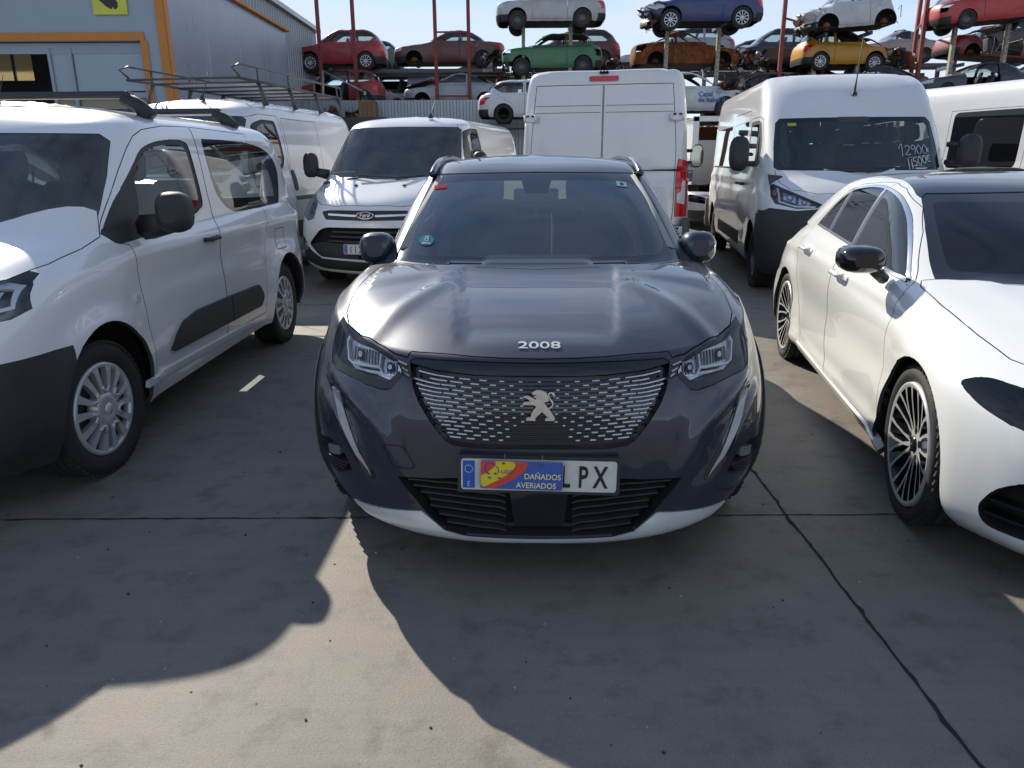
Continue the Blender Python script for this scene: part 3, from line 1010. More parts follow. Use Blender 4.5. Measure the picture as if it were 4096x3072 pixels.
# ------------------------------------------------------------------ the dark grey crossover in the middle
def make_suv():
    car = empty('crossover_car', (0.09, 2.34, 0), -0.026, 'dark grey crossover facing forward with a blue sale placard over its number plate', 'car')
    K = (60, 34, 12)
    def rg(*a, **k): return ring(*a, K=K, **k)
    Y2 = 4.27
    rings = [
        rg(.07, Y2 - .1, .79, [(0, .160), (1, .165), (2, .2), (3, .3)], .80, .4, 2.4),
        rg(.015, Y2 - .03, .838, [(0, .186), (.5, .19), (1, .235), (2, .25), (3, .34)], .76, .4, 2.4),
        rg(.004, Y2 - .01, .868, [(0, .28), (1, .32), (2, .35), (3, .4)], .66, .4, 2.5),
        rg(.0, Y2, .878, [(0, .44), (1, .50), (2, .5), (3, .52)], .62, .4, 2.55),
        rg(.0, Y2, .884, [(0, .58), (1, .64), (2, .64), (3, .66)], .68, .42, 2.5),
        rg(.028, Y2 - .03, .878, [(0, .74), (.6, .75), (1, .80), (2, .82), (3, .82)], .80, .45, 2.4),
        rg(.070, Y2 - .08, .862, [(0, .822), (.45, .832), (.75, .875), (1, .915), (2, .95), (3, .95)], .93, .5, 2.35),
        rg(.115, Y2 - .12, .845, [(0, .848), (.5, .865), (.8, .915), (1, .945), (2, .985), (3, 1.0)], .96, .5, 2.4),
        rg(.33, Y2 - .15, .825, [(0, .908), (.5, .92), (.8, .948), (1, .960), (2, 1.0), (3, 1.03)], .82, .5, 2.5),
        rg(.72, Y2 - .18, .80, [(0, .962), (.5, .968), (.8, .975), (1, .978), (2, 1.02), (3, 1.05)], .58, .5, 2.6),
        rg(1.06, Y2 - .22, .775, [(0, .993), (.5, .993), (1, .992), (2, 1.05), (3, 1.08)], .42, .5, 2.7),
        rg(1.10, Y2 - .25, .762, [(0, .997), (1, 1.003), (2, 1.07), (3, 1.1)], .42, .5, 2.7),
        rg(1.50, Y2 - .42, .690, [(0, 1.205), (1, 1.21), (2, 1.24), (3, 1.25)], .34, .45, 2.8),
        rg(1.88, Y2 - .62, .612, [(0, 1.377), (1, 1.385), (2, 1.40), (3, 1.39)], .28, .40, 3.0),
        rg(1.97, Y2 - .68, .575, [(0, 1.412), (1, 1.42), (2, 1.43), (3, 1.42)], .28, .4, 3.0),
        rg(2.10, Y2 - .74, .52, [(0, 1.442), (1, 1.455), (2, 1.463), (3, 1.44)], .28, .4, 3.0),
        rg(2.35, Y2 - .9, .28, [(0, 1.484), (1, 1.488), (2, 1.486), (3, 1.455)], .25, .3, 3.0),
        rg(2.45, Y2 - 1.0, .0, [(0, 1.494), (1, 1.496), (2, 1.492), (3, 1.46)], .25, .3, 3.0),
    ]
    sub = [3, 3, 5, 6, 7, 6, 4, 9, 14, 12, 3, 7, 7, 4, 4, 4, 2]
    ya, yb, Rt = .86, 3.44, .335
    def disp(P):
        x, y, z = P[..., 0].copy(), P[..., 1].copy(), P[..., 2].copy()
        up = (z > .83) & (y < 1.12) & (x < .72)
        # sunken middle of the bonnet between two creases
        xc = .268 + .075 * np.clip((y - .2) / .8, 0, 1)
        k = smoothstep(-.012, .016, x - xc) - 1
        P[..., 2] += np.where(up, .017 * k * smoothstep(.13, .30, y) * smoothstep(1.10, .98, y), 0)
        # second soft fold running to the headlamp
        xc2 = .40 + .28 * np.clip((.75 - y) / .6, 0, 1)
        P[..., 2] += np.where(up, .010 * np.exp(-((x - xc2) / .05) ** 2) * smoothstep(.1, .3, y) * smoothstep(1.05, .75, y), 0)
        # rear edge of the bonnet kicks up to the screen
        P[..., 2] += np.where(up, .012 * smoothstep(.88, 1.04, y + .35 * x * x) , 0)
        # hollow cheeks beside the grille, ridge where the light blade runs
        fr = smoothstep(.55, .3, y) * smoothstep(.30, .42, z) * smoothstep(.80, .70, z)
        d = x - np.interp(z, [.36, .415, .505, .571, .608, .659, .70], [.49, .515, .55, .588, .628, .708, .78])
        P[..., 1] += fr * (.024 * smoothstep(-.006, .028, d) * smoothstep(.13, .09, d) - .012 * np.exp(-((d + .03) / .035) ** 2))
        # the grille sits between raised edges, the number plate on a flat pad
        P[..., 1] -= .010 * fr * smoothstep(.30, .36, x) * smoothstep(.50, .44, x)
        # the lip leans forward at its foot
        P[..., 1] -= .030 * smoothstep(.295, .205, z) * smoothstep(.75, .45, y) * smoothstep(.12, .19, z)
        for yy in (ya, yb): P = flare(P, yy, Rt, .385, .022)
        # hip line along the doors
        P[..., 0] += np.where((y > .9) & (x > .6), .012 * np.exp(-((z - .78) / .05) ** 2) - .02 * np.exp(-((z - .58) / .09) ** 2), 0)
        return P
    B = Body(rings, sub, disp, smooth=9, extra=((6, 10, 110),))
    return car, B, ya, yb, Rt

def drape(md, B, ax, off=0.002):
    """lay flat lettering on the body: md lies in (x, z) with thickness along y"""
    out = []
    for x, y, z in md.v:
        l, n = B.hit(ax, x, z)
        out.append(tuple(l + n * (off - y)))
    md.v = out
    return md

def pane(B, pid, **kw):
    return B.both(B.part(pid, **kw))

def dished(md_shell, nf):
    """drop the outer skin of a thick panel, leaving a bowl"""
    for q in (md_shell.f, md_shell.m, md_shell.s, md_shell.n): del q[:nf]
    return md_shell

LION = [(568, 485), (600, 470), (640, 445), (700, 410), (790, 398), (870, 420), (980, 460), (1055, 580), (1072, 640), (1075, 740), (1050, 765), (930, 795), (1000, 900), (1060, 985), (1110, 1040), (1180, 1160), (1240, 1270), (1270, 1345), (1220, 1395), (970, 1395), (985, 1310), (1080, 1290), (1080, 1260), (1000, 1215), (870, 1105), (800, 1180), (720, 1260), (680, 1310), (685, 1395), (400, 1385), (420, 1295), (555, 1275), (555, 1180), (600, 1090), (650, 1010), (705, 945), (640, 880), (560, 880), (405, 875), (310, 880), (300, 850), (330, 795), (400, 775), (525, 765), (480, 700), (410, 655), (335, 650), (330, 630), (360, 595), (420, 580), (480, 590), (600, 650), (690, 700), (720, 650), (660, 640), (630, 595), (700, 580), (710, 545), (610, 550), (590, 510)]
TAIL = [(1075, 1015), (1160, 945), (1200, 880), (1175, 790), (1120, 710), (1085, 640), (1070, 570), (1095, 515), (1150, 495), (1200, 520), (1228, 600), (1250, 690)]

def build_suv():
    car, B, ya, yb, Rt = make_suv()
    front = lambda c: c.y < 1.0
    HL = [(.767, .872), (.718, .855), (.62, .836), (.556, .820), (.503, .803), (.461, .760), (.515, .706), (.545, .701), (.60, .708), (.655, .718), (.74, .728), (.770, .740), (.780, .765), (.782, .80), (.777, .845)]
    GR = [(-.02, .770), (.22, .771), (.357, .780), (.441, .792), (.427, .729), (.404, .677), (.365, .619), (.317, .556), (.292, .540), (.218, .532), (-.02, .532)]
    LOW = [(-.02, .407), (.269, .418), (.448, .410), (.489, .408), (.402, .284), (.33, .226), (.254, .206), (-.02, .206)]
    FOG = [(.869, .445), (.774, .475), (.718, .469), (.70, .434), (.676, .383), (.765, .335), (.82, .345), (.862, .385)]
    BON = [(-.02, .073), (.12, .079), (.222, .095), (.41, .150), (.439, .163), (.453, .149), (.503, .18), (.562, .24), (.64, .318), (.724, .455), (.758, .57), (.768, .75), (.752, 1.0), (.735, 1.15), (.70, 1.262), (.5, 1.105), (.25, 1.045), (-.02, 1.025)]
    WS = [(-.02, .996), (.38, .997), (.685, 1.004), (.64, 1.147), (.566, 1.380), (.54, 1.389), (.3, 1.394), (-.02, 1.398)]
    B.cut(1, BON, 'top', nmin=.1, flt=lambda c: c.y < 1.3 and c.z > .79)
    B.cut(2, HL, 'front', flt=front)
    B.cut(3, [(-.02, .812), (.222, .814), (.425, .811), (.442, .800), (.444, .795), (.357, .782), (.22, .773), (-.02, .772)], 'front', flt=front)
    B.cut(4, GR, 'front', flt=front)
    B.cut(5, [(.489, .797), (.450, .788), (.436, .747), (.463, .757)], 'front', flt=front)
    B.cut(6, LOW, 'front', flt=front)
    B.cut(7, FOG, 'front', flt=front)
    B.cut(8, [(-.02, .187), (.263, .178), (.45, .181), (.55, .186), (.64, .208), (.69, .245), (.73, .262), (.80, .31), (.87, .365), (.99, .40), (.99, .05), (-.02, .05)], 'front', nmin=-.2, flt=lambda c: c.y < .62)
    B.cut(9, [(.69, .245), (.41, .281), (.327, .222), (.263, .204), (-.02, .204), (-.02, .187), (.263, .178), (.45, .181), (.55, .186), (.64, .208)], 'front', nmin=-.3, flt=front)
    B.cut(10, WS, 'front', flt=lambda c: c.y > 1.0 and c.y < 2.2)
    B.cut(11, rounded([(1.42, 1.045), (2.00, 1.365), (2.52, 1.392), (2.50, 1.06)], .03), 'side')
    B.cut(12, rounded([(2.57, 1.065), (2.58, 1.392), (3.02, 1.372), (3.38, 1.13), (3.34, 1.085)], .03), 'side')
    B.cut(13, rounded([(-.5, 1.11), (.56, 1.11), (.50, 1.35), (-.5, 1.36)], .04), 'rear', flt=lambda c: c.y > 3)
    B.cut(14, arch_poly(ya, Rt, .435), 'side', src=(0, 8)); B.cut(14, arch_poly(yb, Rt, .435), 'side')
    B.cut(14, [(1.2, .1), (1.2, .33), (3.1, .33), (3.1, .1)], 'side')
    B.cut(99, arch_poly(ya, Rt, .375), 'side', src=(0, 14, 8)); B.cut(99, arch_poly(yb, Rt, .375), 'side', src=(0, 14))
    B.cut(15, [(1.27, .34), (1.24, .60), (1.30, .98), (1.44, 1.03), (1.40, 1.045), (2.02, 1.40), (2.55, 1.41), (2.54, .34)], 'side')
    B.cut(16, [(2.545, .34), (2.555, 1.41), (3.05, 1.39), (3.16, 1.05), (3.05, .75), (3.0, .34)], 'side')
    # windscreen: black printed border, camera box at the top middle
    B.paintface(1, rounded([(-.3, 1.030), (.575, 1.030), (.615, 1.06), (.60, 1.16), (.545, 1.315), (.50, 1.345), (.30, 1.356), (-.3, 1.358)], .03), 'front', 10)
    B.paintface(0, [(-.02, 1.37), (.085, 1.37), (.058, 1.295), (-.02, 1.295)], 'front', 10)
    body = B.both(B.part(0, gap=.002, th=.012, inner=1))
    body.obj('body', ['grey', 'inside'], car)
    pane(B, 1, gap=.003, th=.016, inner=1).obj('bonnet', ['grey', 'void'], car)
    pane(B, 3, off=-.003, th=.012, inner=0, gap=.002).obj('front_panel', ['black_gloss'], car)
    pane(B, 8, off=-.006, th=.012, inner=0).obj('lower_valance', ['plastic'], car)
    pane(B, 9, off=.004, th=.016, inner=0, gap=.002).obj('skid_lip', ['silver_lip'], car)
    pane(B, 10, off=-.003).obj('windscreen', ['black_gloss', 'glass_ws'], car)
    pane(B, 13, off=-.002).obj('rear_window', ['glass'], car)
    pane(B, 14, off=.006, th=.014, inner=0).obj('arch_cladding', ['plastic'], car)
    for pid, wid in ((15, 11), (16, 12)):
        for sg in (0, 1):
            d = B.part(pid, gap=.0025, th=.02, inner=1)
            g = B.part(wid, off=-.003)
            if sg: d, g = d.mirror(), g.mirror()
            do = d.obj('door', ['grey', 'void'], car)
            g.obj('window', ['glass'], do)
    # headlamps
    for sg in (0, 1):
        n0 = sum(1 for f in B.b.faces if f[B.pl] == 2)
        bowl = dished(B.part(2, off=-.002, th=.075), n0)
        bowl.merge(B.patch(strip([(.772, .762), (.74, .742), (.655, .731), (.545, .718), (.508, .727), (.476, .758)], .026), 'front', off=-.006, th=.006, m=1, flt=front))
        lens = B.part(2, off=-.001)
        rf = B.patch([(.716, .836), (.722, .822), (.706, .774), (.688, .766), (.572, .774), (.569, .812), (.637, .824), (.69, .832)], 'front', off=-.03, th=.02, m=0, flt=front)
        rf.merge(B.patch([(.557, .803), (.51, .800), (.494, .787), (.491, .768), (.513, .753), (.551, .754), (.564, .774)], 'front', off=-.03, th=.02, m=0, flt=front))
        rf.merge(B.patch([(.745, .835), (.745, .775), (.70, .752), (.60, .752), (.52, .736), (.485, .765), (.50, .795), (.57, .815), (.66, .833)], 'front', off=-.045, th=.012, m=0, flt=front))
        for k in range(9):            # facets of the reflectors
            xx = .585 + .0135 * k
            rf.merge(B.patch(strip([(xx, .778), (xx + .004, .818)], .0042), 'front', off=-.026, th=.008, m=2, flt=front))
        for k in range(4):
            xx = .508 + .012 * k
            rf.merge(B.patch(strip([(xx, .758), (xx, .796)], .0045), 'front', off=-.026, th=.008, m=2, flt=front))
        for (cx, cz, rr) in ((.66, .797, .017), (.53, .778, .015)):
            rf.merge(B.patch(circle2((cx, cz), rr, 14), 'front', off=-.022, th=.01, m=1, flt=front))
            rf.merge(B.patch(circle2((cx, cz), rr * .55, 12), 'front', off=-.019, th=.01, m=0, flt=front))
        gd = B.patch(strip([(.722, .838), (.731, .823), (.709, .771), (.69, .764), (.570, .772)], .0065), 'front', off=-.018, th=.012, m=0, flt=front)
        gd.merge(B.patch(strip([(.570, .812), (.571, .772), (.553, .750), (.512, .746)], .006), 'front', off=-.018, th=.012, m=0, flt=front))
        gd.merge(B.patch(strip([(.655, .731), (.60, .722), (.56, .718)], .004), 'front', off=-.010, th=.005, m=1, flt=front))
        if sg: bowl, lens, rf, gd = bowl.mirror(), lens.mirror(), rf.mirror(), gd.mirror()
        h = bowl.obj('headlight', ['lamp_house', 'plastic'], car)
        rf.obj('reflector', ['reflector', 'void', 'lamp_house'], h)
        gd.obj('light_guide', ['led', 'orange_lens'], h)
        lens.obj('lens', ['lens'], h)
        # light blade under the lamp, in a gloss black slot
        bl = B.patch([(.776, .674), (.764, .609), (.729, .559), (.695, .493), (.652, .424), (.590, .364), (.584, .379), (.612, .443), (.658, .531), (.692, .609), (.706, .664)], 'front', off=.002, th=.006, m=0, flt=front)
        bl.merge(B.patch([(.757, .661), (.729, .600), (.693, .529), (.651, .452), (.596, .378), (.610, .407), (.640, .460), (.674, .541), (.707, .620), (.720, .660)], 'front', off=.007, th=.006, m=1, flt=front))
        if sg: bl = bl.mirror()
        bl.obj('light_blade', ['black_gloss', 'led_off'], car)
        n0 = sum(1 for f in B.b.faces if f[B.pl] == 7)
        fg = dished(B.part(7, off=0, th=.05), n0)
        for k in range(3):
            fg.merge(B.patch(strip([(.70 + .012 * k, .40 - .016 * k), (.83 + .006 * k, .375 - .012 * k)], .006), 'front', off=-.006, th=.03, m=0, flt=front))
        lp = B.patch(rounded([(.737, .458), (.806, .432), (.806, .392), (.737, .420)], .008), 'front', off=-.008, th=.03, m=0, flt=front)
        if sg: fg, lp = fg.mirror(), lp.mirror()
        fo = fg.obj('fog_light_recess', ['plastic'], car)
        lp.obj('fog_light', ['lamp_house'], fo)
    # upper grille: dark net with dashes that lengthen towards the sides
    n0 = sum(1 for f in B.b.faces if f[B.pl] == 4)
    gr = B.part(4, off=-.022, th=.02); gr.merge(dished(B.part(4, off=0, th=.024), n0))
    gr.merge(B.part(5, off=-.004, th=.01))
    gr = B.both(gr)
    dash = MD(); net = MD()
    rise = lambda x: .026 * (abs(x) / .44) ** 3
    def on(x, z, d):
        l, n = B.hit('front', x, z)
        return l - n * d
    GF = [(-x, z) for x, z in GR[1:-1]][::-1] + GR[1:-1]
    for n in range(16):
        z0 = .756 - .01327 * n
        sc = 1 - .012 * n
        pts = [on(x, z0 + rise(x), .019) for x in np.linspace(-.44, .44, 33) if inside((x, z0 + rise(x)), GF)]
        if len(pts) > 1: net.tube(pts, .0034, 5, 0)
        k = -14
        while k <= 14:
            xc = .0315 * (2 * k + n % 2) * sc
            k += 1
            ax = abs(xc)
            net_x = xc + .0315 * sc
            if inside((net_x, z0 + rise(net_x) - .006), GF):
                p = on(net_x, z0 + rise(net_x) - .0066, .020)
                net.box(tuple(p), (.0016, .004, .0125))
            if ax < .05 and 0 < n < 11: continue
            ln = (.0095 + .070 * (ax / .4) ** 2) * sc * (.75 if n > 10 and ax < .1 else 1)
            a, b = xc - ln / 2, xc + ln / 2
            lim = .452 - .0102 * n if n < 14 else .31
            a, b = max(a, -lim), min(b, lim)
            if b - a < .008 or not inside((a + .004, z0 + rise(a)), GF) or not inside((b - .004, z0 + rise(b)), GF): continue
            m_ = max(2, int((b - a) / .012) + 1)
            q = [on(x, z0 + rise(x), .0115) for x in np.linspace(a, b, m_)]
            h = .0019
            vs, fs = [], []
            for p in q:
                vs += [p + Vector((0, 0, -h)), p + Vector((0, .0022, h)), p + Vector((0, .009, h)), p + Vector((0, .009, -h))]
            for i in range(m_ - 1):
                o = i * 4
                for j in range(4): fs.append([o + j, o + 4 + j, o + 4 + (j + 1) % 4, o + (j + 1) % 4])
            fs += [[0, 1, 2, 3], [len(vs) - 1, len(vs) - 2, len(vs) - 3, len(vs) - 4]]
            dash.add(vs, fs, 0)
    for (xa, za), (xb, zb) in (((.485, .795), (.452, .787)), ((.469, .778), (.446, .770)), ((.456, .763), (.441, .756))):
        for sg in (1, -1):
            p, q = on(sg * xa, za, -.001), on(sg * xb, zb, -.001)
            dash.tube([p, q], .0028, 4)
    go = gr.obj('grille', ['black_gloss'], car)
    net.obj('net', ['black_gloss'], go)
    t = dash.obj('chrome_dash', ['dash'], go); tag(t, kind='stuff')
    # lion badge in front of the grille
    cx, cz = on(0, .683, 0).y, .683
    bd = MD()
    fl = [((x - 785) * .0001113, (895 - y) * .000108) for x, y in LION]
    tl = Matrix.Translation((-.002, cx - .006, cz)) @ Matrix.Rotation(R(2), 4, 'X')
    bd.prism(fl, -.004, .004, 0, tl)
    bd.tube([tl @ Vector(((x - 785) * .0001113, 0, (895 - y) * .000108)) for x, y in smooth_line([(a, b) for a, b in TAIL], 3)], [.0032] * 26 + [.0048] * 4 + [.004, .003, .001, .0005], 6)
    for a, b, w in (((820, 960), (1100, 1330), 26), ((800, 970), (640, 1270), 22), ((480, 640), (800, 830), 22), ((700, 480), (960, 700), 30)):
        p, q = [((x - 785) * .0001113, (895 - y) * .000108) for x, y in (a, b)]
        bd.prism(strip([p, q], w * .00011), -.0065, -.003, 0, tl)
    bd.obj('badge', ['satin'], go)
    lt = text_md('2008', .0185, 0, .0016, 4.0, bold=.0001)
    lt.v = [(x, y, z + .844) for x, y, z in lt.v]
    drape(lt, B, 'front', .003).obj('lettering', ['silver_lip'], car)
    # lower intake
    n0 = sum(1 for f in B.b.faces if f[B.pl] == 6)
    lo = dished(B.part(6, off=0, th=.06), n0)
    LF = [(-x, z) for x, z in LOW[1:-1]][::-1] + LOW[1:-1]
    slat = MD()
    for n in range(7):
        z0 = .385 - .0245 * n
        for sg in (1, -1):
            line = [(sg * .115, z0 - .012), (sg * .145, z0 - .004), (sg * .20, z0 - .001), (sg * .3, z0 + .006), (sg * .46, z0 + .010)]
            pts = [on(x, z, .018) for x, z in smooth_line(line, 6) if inside((x + sg * .012, z), LF)]
            if len(pts) < 3: continue
            vs, fs = [], []
            for p in pts: vs += [p + Vector((0, 0, .003)), p + Vector((0, 0, -.003)), p + Vector((0, .04, .006)), p + Vector((0, .04, .012))]
            for i in range(len(pts) - 1):
                o = i * 4
                for j in range(4): fs.append([o + j, o + 4 + j, o + 4 + (j + 1) % 4, o + (j + 1) % 4])
            slat.add(vs, fs, 0)
    slat.prism(rounded([(-.085, .235), (.085, .235), (.105, .40), (-.105, .40)], .01), .022, .05, 1)
    slat.prism(rounded([(-.25, .212), (.25, .212), (.23, .238), (-.23, .238)], .006), .045, .06, 0)
    for sg in (1, -1):
        slat.prism([(sg * .17, .214), (sg * .22, .212), (sg * .25, .250), (sg * .195, .252)], .04, .055, 1)
    io = B.both(lo).obj('lower_intake', ['void'], car)
    slat.obj('slats', ['plastic', 'black_gloss'], io)
    # tow-eye cover outline, on the car's right only
    tw = rounded([(-.542, .522), (-.462, .521), (-.421, .446), (-.505, .443)], .02, 4)
    lines = MD()
    for a, b in zip(tw, tw[1:] + tw[:1]):
        lines.merge(B.patch([(-x, z) for x, z in strip([a, b], .0032)], 'front', off=.0004, th=.001, flt=front))
    lines.mirror().obj('tow_cover_gap', ['void'], car)
    # number plate on its holder
    num_plate(car, (-.002, -.024, .446), (R(-1.5), R(1.2), 0), '0071 LPX', dx=.008)
    # mirrors, roof bars, wipers, aerial
    for sg in (-1, 1):
        m_ = mirror_md(.165, .150, .13)
        m_.tube([(-.06, -.04, -.05), (-.13, -.02, -.075)], .022, 8, 2)
        if sg < 0: m_ = m_.mirror()
        m_.obj('wing_mirror', ['grey', 'mirror_glass', 'plastic'], car, (sg * .800, 1.50, 1.042))
        rl = MD()
        ln = smooth_line([(sg * .575, 1.96, 1.385), (sg * .568, 2.08, 1.428), (sg * .560, 2.30, 1.460), (sg * .552, 2.8, 1.472), (sg * .54, 3.3, 1.455), (sg * .535, 3.45, 1.42)], 5)
        rl.tube(ln, .019, 8)
        rl.obj('roof_rail', ['navy_gloss'], car)
    # fittings behind the screen
    cb = MD()
    cb.box((0, 1.93, 1.315), (.14, .10, .07), bev=.02)
    cb.box((0, 1.99, 1.27), (.25, .03, .075), bev=.02, seg=2)
    cb.obj('rear_view_mirror', ['inside'], car)
    def deco(poly, m, name):
        return B.patch(poly, 'front', off=.0005, th=.001, flt=lambda c: c.y > 1)
    st = MD()
    st.merge(deco(circle2((.538, 1.088), .042, 22, .022), 0, ''), moff=0)
    q = deco(circle2((.538, 1.09), .036, 22, .018), 0, ''); q.m = [1] * len(q.m); q.v = [(x, y - .0012, z) for x, y, z in q.v]; st.merge(q)
    q = deco([(.512, 1.072), (.56, 1.072), (.56, 1.080), (.512, 1.080)], 0, ''); q.m = [2] * len(q.m); q.v = [(x, y - .002, z) for x, y, z in q.v]; st.merge(q)
    t_ = text_md('B', .03, 0, .0005, 1.6, bold=.001); t_.v = [(x + .536, y, z + 1.083) for x, y, z in t_.v]
    drape(t_, B, 'front', .003); t_.m = [2] * len(t_.m); st.merge(t_)
    t_ = text_md('24007', .009, 0, .0004, 1.4); t_.v = [(x + .536, y, z + 1.0725) for x, y, z in t_.v]
    drape(t_, B, 'front', .0035); t_.m = [3] * len(t_.m); st.merge(t_)
    flip = MD().merge(st, Matrix.Diagonal((-1, 1, 1, 1)))
    flip.obj('eco_sticker', [mat('sticker_blue', (.008, .11, .20), .9, spec=.05), mat('sticker_blue_light', (.012, .17, .27), .9, spec=.05), mat('sticker_white', (.25, .33, .36), .9, spec=.05), 'ink'], car)
    rs = deco([(.478, 1.318), (.548, 1.312), (.551, 1.330), (.483, 1.336)], 0, '').mirror()
    tt = text_md('REVISADO', .008, 1, .0004, 1.2); tt.v = [(x - .515, y, z + 1.321) for x, y, z in tt.v]
    drape(tt, B, 'front', .002); rs.merge(tt)
    rs.obj('red_sticker', [mat('sticker_red', (.36, .02, .02), .9, spec=.05), mat('sticker_pink', (.45, .15, .14), .9, spec=.05)], car)
    ws = deco([(.428, 1.325), (.482, 1.318), (.482, 1.342), (.428, 1.349)], 0, '')
    q = deco(circle2((.455, 1.3345), .010, 12, .008), 0, ''); q.m = [1] * len(q.m); q.v = [(x, y - .0012, z) for x, y, z in q.v]; ws.merge(q)
    ws.obj('pale_sticker', [mat('sticker_pale', (.22, .38, .44), .9, spec=.05), 'ink'], car)
    cabin(car, .70, 1.62, .985, [(-.36, 2.42), (.36, 2.42), (-.36, 3.22), (.36, 3.22)], .40, (1.0, 3.9, .30), .36)
    hl = MD().box((0, 2.85, 1.405), (.90, 1.2, .012)); hl.obj('headlining', ['lining'], car)
    for sg in (-1, 1):
        ap = MD().tube([(sg * .645, 1.36, 1.03), (sg * .60, 1.62, 1.18), (sg * .53, 1.96, 1.36)], [.035, .03, .025], 6)
        ap.obj('pillar_trim', ['lining'], car)
    wells(car, .88, (ya, yb), .40, Rt)
    MD().box((0, 2.15, .22), (1.5, 3.6, .06)).obj('underbody', ['void'], car)
    wheels4(car, .868, ya, yb, 'alloy9', Rt, .215, .225)
    return car

def build_placard():
    """enamelled sale placard wired to the number plate of the crossover"""
    e = empty('sale_placard', (0.03, 2.296, .4555), -.026, 'blue, red and yellow DAÑADOS AVERIADOS placard wired over the number plate', 'sign', rot=(R(-3), R(1.9), -.026))
    w, h = .272, .098
    a, b = -w / 2, w / 2
    c, d = -h / 2, h / 2
    md = MD()
    md.prism(rounded([(a, c), (b, c), (b, d), (a, d)], .007, 3), 0, .003, 0)
    md.prism(rounded([(a - .0012, c - .0012), (b + .0012, c - .0012), (b + .0012, d + .0012), (a - .0012, d + .0012)], .007, 3), .001, .0028, 4)
    P = lambda l: [((x - 297) / 898 * w + a, d - (y - 264) / 325 * h) for x, y in l]
    red = smooth_line(P([(300, 275), (500, 268), (780, 275), (802, 310), (770, 380), (690, 450), (560, 530), (440, 588)]), 5) + P([(310, 570), (298, 400)])
    md.prism(red, -.0008, .0004, 1)
    yel = smooth_line(P([(455, 270), (640, 270), (672, 310), (640, 370), (540, 455), (440, 515), (335, 572)]), 5) + P([(300, 545), (300, 440), (380, 395), (440, 340), (462, 300)])
    md.prism(yel, -.0014, -.0006, 2)
    arch = P(smooth_line([(365, 410), (345, 370), (360, 310), (410, 290), (450, 315), (490, 360), (490, 405)], 5))
    md.prism(strip(arch, .0030), -.0022, -.0012, 3)
    for q in ((380, 412), (462, 412)):
        md.prism(circle2(P([q])[0], .0055, 12, .0036), -.0022, -.0012, 3)
    for q in ((398, 462), (505, 464)):
        o = P([q])[0]
        md.prism([(o[0] + (.0095 if k % 2 == 0 else .0035) * math.sin(math.pi * k / 5), o[1] + (.0052 if k % 2 == 0 else .002) * math.cos(math.pi * k / 5)) for k in range(10)], -.0022, -.0012, 3)
    md.merge(text_md('uto', .026, 3, .0005, 1.15), Matrix.Translation((*[P([(585, 408)])[0][0], -.0018], P([(585, 408)])[0][1])))
    for t, q, s in (('DAÑADOS', (975, 463), .0272), ('AVERIADOS', (908, 567), .0272)):
        o = P([q])[0]
        md.merge(text_md(t, s, 5, .0006, .92, bold=.0003), Matrix.Translation((o[0], -.0014, o[1])))
    for q in ((545, 290), (955, 293)):
        o = P([q])[0]
        md.prism(circle2(o, .005, 9, .004), -.0024, -.0005, 6)
        md.tube([(o[0], -.002, o[1]), (o[0] + .003, -.003, o[1] + .012), (o[0] + .004, .008, o[1] + .03)], .0007, 4, 7)
    md.obj('placard', [mat('enamel_blue', (.03, .10, .40), .3, coat=.3, var=.15, vscale=40), mat('enamel_red', (.62, .06, .035), .3, coat=.3, var=.12, vscale=40), mat('enamel_yellow', (.72, .56, .015), .3, coat=.3, var=.12, vscale=40), mat('print_blue', (.03, .06, .33), .4), mat('chipped_edge', (.38, .35, .31), .6, var=.6, vscale=120), mat('cream_print', (.80, .74, .42), .4), 'steel', 'galv'], e)
    # ornament hanging from the inner mirror
    o = MD()
    o.lathe([(.001, .022), (.006, .018), (.007, .010), (.012, .0), (.016, -.016), (.013, -.026), (.001, -.028)], 12, axis='z')
    o.tube([(-.007, 0, -.026), (-.007, 0, -.048)], .0022, 5, 1); o.tube([(.007, 0, -.026), (.007, 0, -.048)], .0022, 5, 1)
    o.box((0, 0, .030), (.016, .004, .016), 0, .003)
    o.tube([(0, 0, .03), (0, .01, .09)], .0008, 4, 1)
    ob = o.obj('hanging_ornament', [mat('old_ivory', (.55, .46, .28), .5), 'lamp_white'], None, (.135, 4.16, 1.18))
    tag(ob, 'small ivory figure hanging behind the windscreen of the grey crossover', 'ornament')

# ------------------------------------------------------------------ vans and the white hatchback
def put(B, car, pid, name, mats, side=False, parent=None, only=None, **kw):
    """one object for a middle panel, or a mirrored pair for a side panel; returns what it made"""
    out = []
    for sg in ((0, 1) if side else (2,)):
        if only is not None and sg != only: continue
        md = B.part(pid, **kw)
        if not md.f: continue
        md = B.both(md) if sg == 2 else (md.mirror() if sg else md)
        p = parent[len(out)] if isinstance(parent, list) else (parent or car)
        out.append(md.obj(name, mats, p))
    return out

